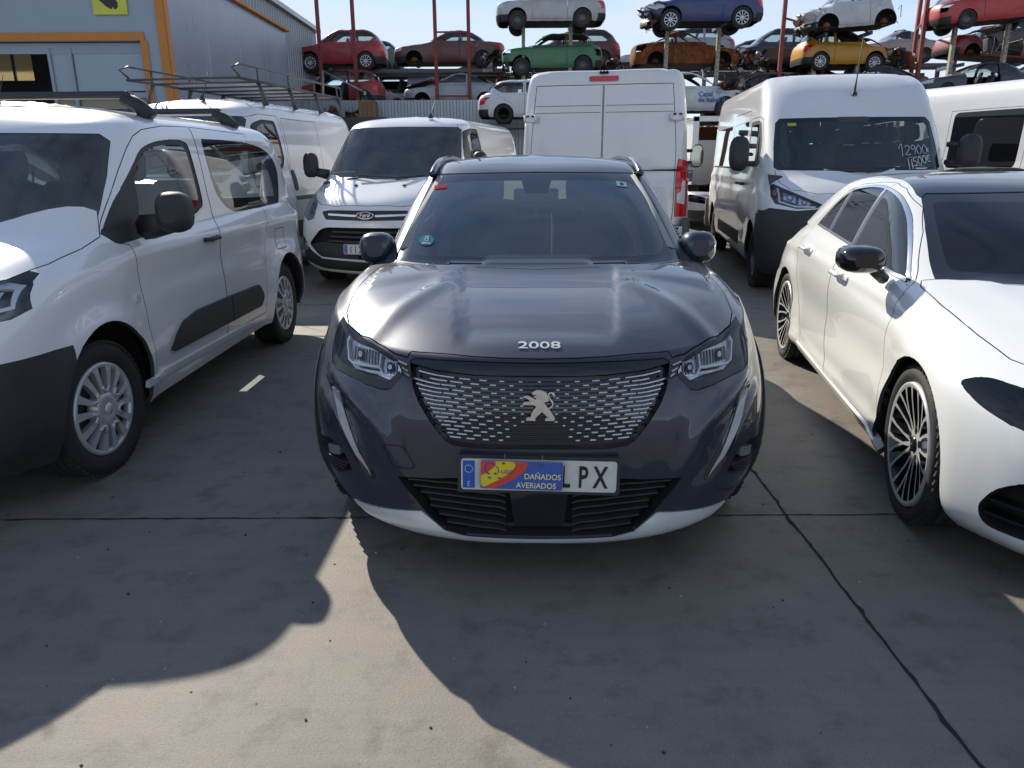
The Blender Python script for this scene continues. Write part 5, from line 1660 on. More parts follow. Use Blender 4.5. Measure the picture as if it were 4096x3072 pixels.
    for sg in (0, 1):
        for a, b in (((.775, 1.875), (.90, 1.965)), ((.80, .62), (.93, .71))):
            p, n = B.hit('rear', .85, (a[1] + b[1]) / 2)
            c = ((a[0] + b[0]) / 2, L + .012, (a[1] + b[1]) / 2)
            h = MD(); h.box(c, (.115, .03, .085), bev=.012)
            for q in (-1, 1):
                h.tube([(c[0] + q * .062, L + .022, c[2] - .04), (c[0] + q * .062, L + .022, c[2] + .04)], .017, 8)
                h.box((c[0] + q * .03, L + .03, c[2] + .03), (.03, .02, .02), 1, bev=.004)
            (h.mirror() if sg else h).obj('hinge', [paint_, 'void'], car)
        ln = MD()
        for z in (1.98, 2.055): ln.merge(B.patch([(.03, z), (.79, z), (.79, z + .006), (.03, z + .006)], 'rear', off=.002, th=.006))
        sl = B.patch([(2.0, .40), (4.2, .40), (4.2, .56), (2.0, .56)], 'side', off=.008, th=.02)
        rail = B.patch([(3.5, 1.335), (5.4, 1.335), (5.4, 1.355), (3.5, 1.355)], 'side', off=.006, th=.01)
        if sg: ln, sl, rail = ln.mirror(), sl.mirror(), rail.mirror()
        ln.obj('swage_line', ['plastic_grey'], rd[sg])
        sl.obj('side_strip', ['plastic'], car)
        rail.obj('door_rail', ['steel'], car)
    hb = B.patch(rounded([(-.5, 2.315), (.165, 2.315), (.165, 2.37), (-.5, 2.37)], .015), 'rear', off=.012, th=.02, nmin=-.2, flt=lambda c: c.y > 3)
    B.both(hb).obj('brake_light', ['lamp_red'], car)
    rc = MD(); p, n = B.hit('rear', .001, 2.41)
    for q in (-.035, 0, .035): rc.lathe([(.001, .03), (.017, .025), (.018, 0)], 10, c=(q, p.y + .005, 2.41), axis='y')
    rc.obj('rear_camera', ['void'], car)
    rb = MD().box((0, L + .03, .40), (1.9, .10, .16), bev=.03, seg=2)
    for sg in (1, -1): rb.box((sg * .99, L - .02, .56), (.10, .12, .50), bev=.03, seg=2)
    rb.obj('rear_bumper', ['plastic_grey'], car)
    num_plate(car, (-.72, L + .035, .66), (0, 0, math.pi), '3948 KHG')
    handle(car, 1.90, 1.16, 1.012)
    handle(car, 2.25, 1.16, 1.012)
    big_mirror(car, 1.225, .98, 1.52, .215, .38, .17, arm=.13, two=True)
    wiper(car, [(.1, .53, 1.315), (.3, .56, 1.335), (.62, .68, 1.36)])
    wiper(car, [(-.6, .62, 1.32), (-.35, .56, 1.335), (-.05, .53, 1.345)])
    seats = [(-.62, 1.75), (-.18, 1.75), (.52, 1.75)]
    if kind == 'bus': seats += [(x, y) for y in (2.9, 3.8) for x in (-.65, -.1, .6)]
    cabin(car, .92, .98, 1.30, seats, .82, (.8, 5.6, .62), .52, ss=1.08)
    mm = MD().box((0, 1.06, 1.80), (.26, .05, .08), bev=.02); mm.box((0, 1.05, 1.87), (.34, .07, .08), bev=.02); mm.obj('rear_view_mirror', ['inside'], car)
    wells(car, 1.0, (ya, yb), .44, .35)
    MD().box((0, L / 2, .34), (1.8, L - .8, .08)).obj('underbody', ['void'], car)
    wheels4(car, .985, ya, yb, 'steel', .345, .215, .215)
    return car, B

def stroke_text(B, strokes, r=.006, off=.006):
    md = MD()
    for st in strokes:
        pts = []
        for x, z in (smooth_line(st, 5) if len(st) > 2 else st):
            l, n = B.hit('front', x, z); pts.append(tuple(l + n * off))
        md.tube(pts, r, 5)
    return md

GLY = {'1': [[(0, .6), (.35, 1), (.35, 0)]], '2': [[(.0, .8), (.3, 1), (.6, .8), (.4, .45), (0, .02), (.65, .05)]], '9': [[(.6, .8), (.3, 1), (.05, .75), (.3, .5), (.6, .75), (.55, .3), (.45, 0)]],
       '0': [[(.3, 1), (0, .6), (.15, .1), (.45, .1), (.6, .6), (.3, 1)]], '5': [[(.6, 1), (.1, .95), (.05, .6), (.45, .55), (.5, .2), (.05, .0)]], 'E': [[(.6, .9), (.2, .85), (.05, .45), (.25, .1), (.6, .15)], [(0, .6), (.5, .62)], [(0, .42), (.45, .42)]], 'I': [[(.25, 1), (.3, 0)]]}
def scribble(txt, x, z, h, dx, slope):
    out = []
    for ch in txt:
        for st in GLY[ch]:
            out.append([(x + a * h * .8, z + slope * (x + a * h) * 0 + b * h) for a, b in st])
        x += dx; z += slope * dx
    return out

def build_ducatos():
    car, B = ducato('minibus', (3.69, 7.88, 0), -.145, 'white minibus with two prices scrawled on its windscreen')
    st = scribble('1', .43, 1.475, .13, .07, 0) + scribble('2900', .50, 1.49, .10, .062, .05) + scribble('E', .735, 1.515, .05, .05, 0)
    md = stroke_text(B, st, .0030)
    md.merge(stroke_text(B, [[(.50, 1.455), (.62, 1.475), (.76, 1.482)]], .0016))
    md.merge(stroke_text(B, scribble('II', .495, 1.345, .10, .035, 0), .0045))
    md.merge(stroke_text(B, scribble('500E', .57, 1.375, .085, .05, .25), .0040))
    md.merge(stroke_text(B, [[(.58, 1.352), (.66, 1.35), (.70, 1.355)]], .008))
    md.obj('price_writing', [mat('white_marker', (.62, .70, .74), .6)], car)
    lb = B.patch([(-.70, 1.835), (-.60, 1.835), (-.60, 1.87), (-.70, 1.87)], 'front', off=.003, th=.002, flt=lambda c: c.y > .5 and c.y < 1.7)
    MD().merge(B.patch([(.61, 1.815), (.70, 1.815), (.70, 1.85), (.61, 1.85)], 'front', off=.002, th=.002, flt=lambda c: c.y > .5 and c.y < 1.7)).mirror().obj('green_sticker', [mat('sticker_green', (.30, .42, .05), .5)], car)
    p, n = B.hit('front', .05, 2.16)
    aerial(car, tuple(p), tuple(p + Vector((.02, -.04, .62))), .016)
    # flank stripe: the lower half of the flanks is grey film
    ducato('panel_van', (2.13, 14.39, 0), math.pi - .20, 'white high panel van showing its closed rear doors and red tail light', kind='van', L=5.4)
    t_, _ = ducato('passenger_van', (9.25, 9.75, 0), .28, 'white van with a square dark side window behind the white minibus', kind='tall')
    t_.scale = (1.07, 1.07, 1.07)
    ducato('panel_van', (11.6, 12.6, 0), .10, 'grey van with a roof aerial behind the rightmost white van', paint_=paint('grey_van_paint', (.28, .27, .26), .4, .4, .2), kind='van', L=5.4)

def build_medium_vans():
    # short van with the blue oval badge
    car = empty('delivery_van', (-1.65, 8.63, 0), -.191, 'white delivery van with a blue oval badge behind the dark grey crossover', 'van', 'white vans parked in the yard')
    K = (18, 34, 10)
    rg = lambda *a, **k: ring(*a, K=K, **k)
    L = 4.97
    Z = lambda a, b, c, d: [(0, a), (1, b), (2, c), (3, d)]
    rings = [
        rg(.10, L - .1, .90, Z(.20, .24, .28, .32), .6, .2, 2.5, 4),
        rg(.02, L - .02, .955, Z(.27, .30, .36, .38), .58, .18, 2.5, 4),
        rg(.0, L, .975, Z(.44, .46, .52, .54), .58, .18, 2.5, 4),
        rg(.0, L, .985, Z(.66, .68, .70, .70), .6, .18, 2.5, 4),
        rg(.02, L, .98, Z(.84, .87, .90, .9), .66, .18, 2.4, 4),
        rg(.06, L, .965, Z(.955, 1.02, 1.08, 1.08), .78, .18, 2.3, 4),
        rg(.16, L, .945, Z(1.03, 1.12, 1.18, 1.18), .82, .18, 2.3, 4),
        rg(.40, L, .92, Z(1.13, 1.20, 1.25, 1.25), .70, .18, 2.4, 4),
        rg(.72, L, .90, Z(1.235, 1.27, 1.30, 1.3), .48, .18, 2.6, 4),
        rg(1.10, L - .01, .865, Z(1.56, 1.575, 1.58, 1.58), .40, .18, 2.8, 4),
        rg(1.46, L - .04, .80, Z(1.87, 1.88, 1.88, 1.86), .34, .18, 3, 4),
        rg(1.54, L - .07, .76, Z(1.92, 1.93, 1.94, 1.92), .34, .18, 3, 4),
        rg(1.68, L - .12, .68, Z(1.97, 1.98, 1.99, 1.97), .34, .2, 3, 4),
        rg(1.95, L - .3, .4, Z(2.02, 2.02, 2.03, 2.01), .3, .2, 3, 4),
        rg(2.1, L - .4, 0, Z(2.035, 2.035, 2.04, 2.02), .3, .2, 3, 4)]
    ya, yb, Rt = 1.0, 3.93, .335
    def disp(P):
        for y in (ya, yb): P = flare(P, y, .34, .40, .015, .1)
        return P
    B = Body(rings, [2, 3, 4, 4, 3, 4, 5, 5, 6, 6, 3, 3, 3, 2], disp, smooth=5, extra=((5, 8, 10),))
    fr = lambda c: c.y < .95
    B.cut(1, [(-.02, .085), (.40, .11), (.60, .20), (.72, .34), (.80, .52), (.835, .8), (.82, 1.0), (.6, .82), (-.02, .70)], 'top', nmin=.12, flt=lambda c: c.z > .95 and c.y < 1.2)
    B.cut(2, [(-.02, 1.25), (.55, 1.265), (.80, 1.30), (.845, 1.34), (.80, 1.6), (.745, 1.84), (.70, 1.87), (-.02, 1.88)], 'front', flt=lambda c: c.y > .6 and c.y < 2)
    B.cut(3, [(.66, .985), (.76, 1.08), (.83, 1.155), (.90, 1.17), (.935, 1.10), (.945, .95), (.90, .86), (.78, .80), (.68, .83)], 'front', flt=fr)
    B.cut(4, rounded([(-.2, .925), (.47, .925), (.56, .905), (.50, .825), (-.2, .815)], .02), 'front', flt=fr)
    B.cut(5, rounded([(-.3, .735), (.48, .735), (.58, .71), (.76, .54), (.60, .40), (-.3, .365)], .04), 'front', flt=fr)
    B.cut(6, [(-.02, .345), (.58, .375), (.76, .47), (.86, .60), (1.05, .62), (1.05, .30), (.86, .33), (.6, .26), (-.02, .235)], 'front', nmin=-.1, flt=lambda c: c.y < .62)
    B.cut(7, [(-.02, .225), (.60, .25), (.88, .33), (1.05, .29), (1.05, .1), (-.02, .1)], 'front', nmin=-.3, flt=lambda c: c.y < .62)
    B.cut(8, rounded([(1.18, 1.33), (1.35, 1.60), (1.55, 1.82), (1.75, 1.86), (2.15, 1.86), (2.20, 1.33)], .05), 'side')
    B.paintface(1, rounded([(1.52, 1.37), (1.58, 1.76), (1.75, 1.82), (2.10, 1.82), (2.15, 1.37)], .04), 'side', 8)
    for y in (ya, yb): B.cut(99, arch_poly(y, .34, .385, ry=.405), 'side', src=(0, 6, 7))
    B.cut(9, [(1.42, .42), (1.36, .8), (1.14, 1.10), (1.08, 1.28), (1.35, 1.68), (1.60, 1.90), (2.26, 1.91), (2.28, .42)], 'side', src=(0,))
    put(B, car, 0, 'body', ['white', 'inside'], gap=.003, th=.02, inner=1)
    put(B, car, 1, 'bonnet', ['white', 'void'], gap=.004, th=.02, inner=1)
    put(B, car, 2, 'windscreen', ['glass_ws_dusty'], off=-.003)
    put(B, car, 6, 'bumper', ['plastic'], off=.004, th=.02)
    put(B, car, 7, 'lower_lip', ['white'], off=.004, th=.02)
    g = put(B, car, 4, 'grille', ['plastic'], off=-.004, th=.02)
    n0 = sum(1 for f in B.b.faces if f[B.pl] == 5)
    lo = B.part(5, off=-.05, th=.01); lo.merge(dished(B.part(5, off=0, th=.05), n0)); lo = B.both(lo)
    sl = MD()
    for sg in (1, -1):
        q = B.patch(strip([(.115, .868), (.47, .880)], .022), 'front', off=.004, th=.012, flt=fr)
        (q if sg > 0 else q.mirror()).obj('chrome_bar', ['chrome'], g[0])
        for k in range(4):
            q = B.patch(strip([(-.02, .685 - .055 * k), (.42 + .03 * k, .690 - .052 * k)], .022), 'front', off=-.004, th=.05, flt=fr)
            sl.merge(q if sg > 0 else q.mirror())
        q = B.patch([(.10, .375), (.60, .41), (.74, .53), (.56, .57), (.10, .545)], 'front', off=-.002, th=.02, flt=fr)
        sl.merge(q if sg > 0 else q.mirror())
        fg = B.patch(circle2((.83, .50), .045, 16), 'front', off=.008, th=.02, flt=fr)
        fg.merge(B.patch(circle2((.83, .50), .033, 14), 'front', off=.012, th=.012, m=1, flt=fr))
        (fg if sg > 0 else fg.mirror()).obj('fog_light', ['chrome', 'lamp_house'], car)
    sl.obj('slats', ['plastic'], lo.obj('lower_intake', ['void'], car))
    p, n = B.hit('front', .001, .875)
    bd = MD()
    mt = Matrix.Translation((0, p.y - .012, .875)) @ Matrix.Rotation(R(-8), 4, 'X')
    bd.prism([(.104 * math.cos(a), .042 * math.sin(a)) for a in [2 * math.pi * i / 32 for i in range(32)]], -.006, .02, 1, mt)
    bd.prism([(.094 * math.cos(a), .034 * math.sin(a)) for a in [2 * math.pi * i / 32 for i in range(32)]], -.009, -.005, 0, mt)
    fo = text_md('Ford', .062, 1, .001, 1.0, bold=.0015); sh = Matrix.Identity(4); sh[0][2] = .25
    bd.merge(fo, mt @ Matrix.Translation((-.004, -.0105, -.019)) @ sh)
    bd.obj('badge', [mat('badge_blue', (.01, .03, .16), .2, coat=.5), 'chrome'], g[0])
    bowl_lamp(B, car, 3, .08, [[(.80, 1.0), (.885, 1.03), (.895, .92), (.80, .88)], [(.72, .95), (.79, .985), (.79, .88), (.72, .86)]], house='silver_lip', flt=fr)
    num_plate(car, (0, -.035, .50), (R(-2), 0, 0), '1129 JDG')
    d = put(B, car, 9, 'door', ['white', 'void'], True, gap=.004, th=.025, inner=1)
    put(B, car, 8, 'window', ['plastic', 'glass_side'], True, parent=d, off=-.004)
    big_mirror(car, 1.10, 1.12, 1.42, .17, .30, .14, arm=.12)
    aerial(car, (.30, 1.72, 2.0), (.34, 1.80, 2.20), .016)
    wiper(car, [(-.5, .76, 1.255), (-.15, .73, 1.29), (.12, .74, 1.275)])
    wiper(car, [(.15, .72, 1.25), (.42, .80, 1.29), (.72, .98, 1.30)])
    nz_ = MD()
    for x in (-.30, .30):
        p, n = B.hit('top', abs(x), .55); nz_.box((x, .55, p.z + .008), (.035, .05, .02), bev=.008)
    nz_.obj('washer_jet', ['plastic'], car)
    cabin(car, .80, 1.15, 1.24, [(-.62, 1.85), (-.2, 1.85), (.48, 1.85)], .80, (.95, 2.3, .55), .46, ss=1.05)
    MD().box((0, 2.32, 1.2), (1.60, .04, 1.3)).obj('bulkhead', ['lining'], car)
    wells(car, .965, (ya, yb), .41, .34)
    MD().box((0, L / 2, .31), (1.7, L - .8, .08)).obj('underbody', ['void'], car)
    wheels4(car, .95, ya, yb, 'steel', Rt, .215, .21)

    # larger van with the roof rack, behind the small passenger van
    def rack_van(loc, rz, label, rack=True):
        car = empty('panel_van', loc, rz, label, 'van', 'white vans parked in the yard')
        L = 4.90
        rings = [
            rg(.10, L - .1, .92, Z(.24, .28, .32, .34), .55, .2, 2.6, 4),
            rg(.02, L - .02, .98, Z(.34, .36, .40, .42), .52, .16, 2.6, 4),
            rg(.0, L, .995, Z(.58, .6, .6, .6), .52, .16, 2.6, 4),
            rg(.02, L, 1.0, Z(.84, .86, .86, .86), .55, .16, 2.6, 4),
            rg(.08, L, .99, Z(1.02, 1.08, 1.10, 1.10), .66, .16, 2.5, 4),
            rg(.20, L, .975, Z(1.12, 1.18, 1.24, 1.24), .70, .16, 2.5, 4),
            rg(.45, L, .96, Z(1.22, 1.26, 1.32, 1.32), .62, .16, 2.5, 4),
            rg(.75, L, .94, Z(1.31, 1.33, 1.37, 1.37), .44, .16, 2.7, 4),
            rg(1.10, L - .01, .91, Z(1.66, 1.67, 1.68, 1.68), .36, .16, 2.9, 4),
            rg(1.42, L - .03, .85, Z(1.98, 1.99, 2.0, 2.0), .30, .16, 3.1, 4),
            rg(1.50, L - .06, .82, Z(2.06, 2.07, 2.08, 2.07), .30, .18, 3.1, 4),
            rg(1.64, L - .10, .74, Z(2.15, 2.15, 2.16, 2.15), .30, .2, 3.1, 4),
            rg(1.9, L - .3, .4, Z(2.22, 2.22, 2.22, 2.21), .3, .2, 3, 4),
            rg(2.0, L - .4, 0, Z(2.235, 2.235, 2.235, 2.22), .3, .2, 3, 4)]
        ya, yb = .85, 3.93
        def disp(P):
            for y in (ya, yb): P = flare(P, y, .35, .41, .015, .1)
            y, z, x = P[..., 1], P[..., 2], P[..., 0]
            P[..., 0] += np.where((y > 1.2) & (x > .7), .012 * np.exp(-((z - .98) / .025) ** 2), 0)
            P[..., 2] += np.where((y > 1.9) & (z > 2.02) & (x > .3), .010 * (np.sin(y * 16) > .75), 0)
            return P
        B = Body(rings, [2, 3, 4, 4, 4, 4, 4, 6, 6, 3, 3, 3, 2], disp, smooth=4)
        B.cut(1, [(-.02, 1.33), (.80, 1.36), (.875, 1.42), (.84, 1.7), (.79, 1.95), (.74, 1.985), (-.02, 1.99)], 'front', flt=lambda c: c.y > .6 and c.y < 2)
        B.cut(2, rounded([(1.20, 1.42), (1.30, 1.62), (1.52, 1.90), (1.72, 1.955), (2.10, 1.955), (2.16, 1.50), (2.08, 1.38), (1.5, 1.38)], .05), 'side')
        B.paintface(1, rounded([(1.50, 1.42), (1.60, 1.86), (1.75, 1.915), (2.04, 1.915), (2.11, 1.52), (2.04, 1.42)], .04), 'side', 2)
        for y in (ya, yb): B.cut(99, arch_poly(y, .35, .39, ry=.41), 'side')
        B.cut(3, [(1.35, .5), (1.30, .85), (1.08, 1.20), (1.12, 1.45), (1.48, 1.97), (1.70, 2.02), (2.22, 2.02), (2.26, 1.2), (2.24, .5)], 'side', src=(0,))
        B.cut(4, [(2.30, .5), (2.30, 2.0), (3.38, 2.0), (3.38, .5)], 'side', src=(0,))
        B.cut(5, [(-.02, 1.12), (.55, 1.12), (.92, 1.15), (.95, .92), (.55, .88), (-.02, .86)], 'front', flt=lambda c: c.y < .8)
        put(B, car, 0, 'body', ['white_van', 'inside'], gap=.003, th=.02, inner=1)
        put(B, car, 1, 'windscreen', ['glass_ws_dusty'], off=-.003)
        put(B, car, 5, 'grille', ['plastic'], off=.002, th=.02)
        d = put(B, car, 3, 'door', ['white_van', 'void'], True, gap=.004, th=.025, inner=1)
        put(B, car, 2, 'window', ['plastic', 'glass_side'], True, parent=d, off=-.004)
        put(B, car, 4, 'sliding_door', ['white_van', 'void'], True, gap=.004, th=.025, inner=1)
        for sg in (0, 1):
            s1 = B.patch(rounded([(2.28, .50), (3.45, .50), (3.45, .72), (2.28, .72)], .03), 'side', off=.014, th=.02)
            h1 = B.patch(rounded([(2.28, 1.10), (2.37, 1.10), (2.37, 1.36), (2.28, 1.36)], .04), 'side', off=.012, th=.02)
            w1 = B.patch(strip([(2.26, 1.005), (4.8, 1.005)], .05), 'side', off=.004, th=.008)
            if sg: s1, h1, w1 = s1.mirror(), h1.mirror(), w1.mirror()
            s1.obj('side_strip', ['plastic'], car); h1.obj('door_handle', ['plastic'], d[sg]); w1.obj('rub_rail', ['plastic_grey'], car)
        big_mirror(car, 1.14, 1.20, 1.52, .18, .30, .14, arm=.12)
        aerial(car, (.12, 1.75, 2.20), (.18, 1.85, 2.52), .014)
        cabin(car, .85, 1.10, 1.32, [(-.62, 1.9), (-.2, 1.9), (.5, 1.9)], .85, (.9, 2.4, .6), .48)
        MD().box((0, 2.36, 1.3), (1.7, .04, 1.3)).obj('bulkhead', ['lining'], car)
        wells(car, .98, (ya, yb), .42, .35)
        MD().box((0, L / 2, .34), (1.7, L - .8, .08)).obj('underbody', ['void'], car)
        wheels4(car, .96, ya, yb, 'steel', .34, .215, .205)
        if not rack: return car
        e = empty('roof_rack', (loc[0], loc[1], 0), rz, 'long steel roof rack on the white van behind the small passenger van', 'roof rack')
        r = MD(); z0 = 2.42; y0, y1 = 1.55, 4.85
        for sg in (1, -1):
            r.tube([(sg * .72, y0, z0), (sg * .72, y1, z0)], .017, 6)
            r.tube([(sg * .72, y0 + .05, z0 + .02), (sg * .72, y0 - .12, z0 + .10), (sg * .72, y0 + .06, z0 + .155), (sg * .72, y1 - .05, z0 + .155), (sg * .72, y1, z0)], .014, 6)
            for k in range(4):
                y = y0 + .5 + (y1 - y0 - .7) * k / 3
                r.tube([(sg * .72, y, z0), (sg * .72, y, z0 + .155)], .012, 5)
                r.tube([(sg * .72, y, z0 - .01), (sg * .76, y, z0 - .12), (sg * .80, y, 2.14)], [.03, .022, .04], 6)
        for y in np.linspace(y0, y1, 7): r.tube([(-.72, y, z0), (.72, y, z0)], .014, 5)
        r.obj('frame', ['steel'], e)
        ms = MD()
        for k in range(25):
            x = -.66 + 1.32 * k / 24
            ms.box((x, (y0 + y1) / 2 + .3, z0 + .012), (.016, y1 - y0 - .6, .006))
        t_ = ms.obj('mesh_floor', ['galv'], e)
        return car
    rack_van((-4.176, 8.11, 0), -.161, 'white panel van carrying a long roof rack behind the small passenger van')
    rack_van((-6.75, 8.3, 0), -.12, 'plain white van whose roof shows at the far left behind the small van', rack=False)

# ------------------------------------------------------------------ ground
def build_ground():
    m, n, l, b = node_mat('worn_concrete')
    t = n.new('ShaderNodeTexCoord')
    def noise(scale, detail=8, rough=.6, dist=0):
        q = n.new('ShaderNodeTexNoise')
        q.inputs['Scale'].default_value = scale
        q.inputs['Detail'].default_value = detail
        q.inputs['Roughness'].default_value = rough
        q.inputs['Distortion'].default_value = dist
        l.new(t.outputs['Object'], q.inputs['Vector'])
        return q.outputs[0]
    def ramp(src, stops):
        r = n.new('ShaderNodeValToRGB')
        e = r.color_ramp.elements
        while len(e) < len(stops): e.new(.5)
        for i, (p, c) in enumerate(stops):
            e[i].position = p; e[i].color = (*c, 1)
        l.new(src, r.inputs[0])
        return r.outputs[0]
    def mix(a, bb, f, mode='MIX'):
        q = n.new('ShaderNodeMix'); q.data_type = 'RGBA'; q.blend_type = mode
        if isinstance(f, float): q.inputs[0].default_value = f
        else: l.new(f, q.inputs[0])
        for s, v in ((6, a), (7, bb)):
            if isinstance(v, tuple): q.inputs[s].default_value = (*v, 1)
            else: l.new(v, q.inputs[s])
        return q.outputs[2]
    base = ramp(noise(.7, 9, .62, .3), [(.3, (.172, .157, .138)), (.5, (.208, .190, .167)), (.72, (.247, .226, .200))])
    spot = ramp(noise(5.5, 10, .7), [(.30, (.62, .62, .62)), (.48, (1, 1, 1)), (.75, (1.12, 1.10, 1.06))])
    fine = ramp(noise(160, 3, .7), [(.25, (.72, .72, .72)), (.5, (1, 1, 1)), (.8, (1.22, 1.22, 1.22))])
    c = mix(base, spot, 1.0, 'MULTIPLY')
    c = mix(c, fine, 1.0, 'MULTIPLY')
    # faint brush sweeps along the slab
    mp_ = n.new('ShaderNodeMapping'); mp_.inputs['Scale'].default_value = (1.2, 26, 1); mp_.inputs['Rotation'].default_value = (0, 0, .5)
    l.new(t.outputs['Object'], mp_.inputs[0])
    q = n.new('ShaderNodeTexNoise'); q.inputs['Scale'].default_value = 1.3; q.inputs['Detail'].default_value = 5
    l.new(mp_.outputs[0], q.inputs['Vector'])
    sw = ramp(q.outputs[0], [(.3, (.955, .955, .955)), (.6, (1.03, 1.03, 1.03))])
    c = mix(c, sw, 1.0, 'MULTIPLY')
    # old oil marks
    oil = ramp(noise(1.9, 6, .55, .8), [(.66, (1, 1, 1)), (.76, (.62, .60, .58))])
    c = mix(c, oil, 1.0, 'MULTIPLY')
    l.new(c, b.inputs['Base Color'])
    b.inputs['Roughness'].default_value = .62
    b.inputs['Specular IOR Level'].default_value = .35
    bp = n.new('ShaderNodeBump'); bp.inputs['Strength'].default_value = .55; bp.inputs['Distance'].default_value = .004
    l.new(noise(95, 6, .75), bp.inputs['Height'])
    l.new(bp.outputs[0], b.inputs['Normal'])
    s = 900
    g = MD().add([(-s, -s, 0), (s, -s, 0), (s, s, 0), (-s, s, 0)], [[0, 1, 2, 3]])
    tag(g.obj('ground', [m]), 'sun bleached concrete slabs of the yard', kind='structure')
    # saw-cut joints of the slabs with broken edges
    rnd = random.Random(4)
    crack = mat('joint_dirt', (.018, .017, .016), .95)
    def joint(p, q, w, name, z=.0015):
        n_ = int((Vector(q) - Vector(p)).length / .035)
        d = (Vector(q) - Vector(p)).normalized(); s_ = Vector((-d.y, d.x))
        L_, R_ = [], []
        o = 0
        for i in range(n_ + 1):
            c_ = Vector(p) + (Vector(q) - Vector(p)) * i / n_
            o = o * .85 + rnd.uniform(-.0016, .0016)
            a = w / 2 * rnd.uniform(.55, 1.25) + (rnd.random() < .12) * w * rnd.uniform(.3, 1.0)
            b2 = w / 2 * rnd.uniform(.55, 1.25) + (rnd.random() < .12) * w * rnd.uniform(.3, 1.0)
            L_.append(c_ + s_ * (o + a)); R_.append(c_ + s_ * (o - b2))
        vs = [(p_.x, p_.y, z) for p_ in L_] + [(p_.x, p_.y, z) for p_ in R_]
        k = n_ + 1
        fs = [[i, k + i, k + i + 1, i + 1] for i in range(n_)]
        o_ = MD().add(vs, fs).obj(name, [crack])
        tag(o_, kind='structure')
    joint((1.165, .8), (1.19, 14), .011, 'slab_joint')
    joint((-3.9, .8), (-3.9, 14), .010, 'slab_joint')
    for y in (2.905, 7.9): joint((-9, y), (9, y), .0075, 'slab_joint', .0025)
    # grit lying on the slabs
    gr = MD()
    for k in range(230):
        x, y = rnd.uniform(-2.4, 2.6), rnd.uniform(1.3, 6)
        r_ = rnd.uniform(.0016, .0045)
        gr.box((x, y, r_ * .5), (r_ * 2, r_ * 1.6, r_), rnd.randint(0, 1), rot=Matrix.Rotation(rnd.uniform(0, 3), 3, 'Z'))
    tag(gr.obj('grit', [mat('pale_grit', (.32, .30, .27), .9), mat('dark_grit', (.03, .03, .03), .9)]), kind='stuff')

def slats_mat(name, col, scale, rough=.45, metal=.6, axis='X', depth=.02):
    """ribbed sheet metal"""
    m, n, l, b = node_mat(name)
    t = n.new('ShaderNodeTexCoord')
    w = n.new('ShaderNodeTexWave'); w.wave_type = 'BANDS'; w.bands_direction = axis
    w.inputs['Scale'].default_value = scale
    l.new(t.outputs['Object'], w.inputs['Vector'])
    bp = n.new('ShaderNodeBump'); bp.inputs['Strength'].default_value = 1; bp.inputs['Distance'].default_value = depth
    l.new(w.outputs[1], bp.inputs['Height']); l.new(bp.outputs[0], b.inputs['Normal'])
    q = n.new('ShaderNodeTexNoise'); q.inputs['Scale'].default_value = 1.1; q.inputs['Detail'].default_value = 9
    l.new(t.outputs['Object'], q.inputs['Vector'])
    r = n.new('ShaderNodeValToRGB')
    r.color_ramp.elements[0].position = .3; r.color_ramp.elements[0].color = (*[c * .72 for c in col], 1)
    r.color_ramp.elements[1].position = .7; r.color_ramp.elements[1].color = (*[min(1, c * 1.15) for c in col], 1)
    l.new(q.outputs[0], r.inputs[0]); l.new(r.outputs[0], b.inputs['Base Color'])
    b.inputs['Roughness'].default_value = rough; b.inputs['Metallic'].default_value = metal
    return m

def corrugated(md, p, q, z0, z1, pitch=.2, depth=.035, m=0):
    """real trapezoid ribs between two ground points"""
    p, q = Vector(p), Vector(q)
    d = (q - p).normalized(); s_ = Vector((d.y, -d.x))
    n_ = int((q - p).length / pitch)
    line = []
    for i in range(n_):
        for f, o in ((0, 0), (.35, 0), (.45, depth), (.85, depth), (.95, 0)):
            line.append(p + d * (i + f) * pitch + s_ * o)
    k = len(line)
    vs = [(a.x, a.y, z0) for a in line] + [(a.x, a.y, z1) for a in line]
    md.add(vs, [[i, i + 1, k + i + 1, k + i] for i in range(k - 1)], m)

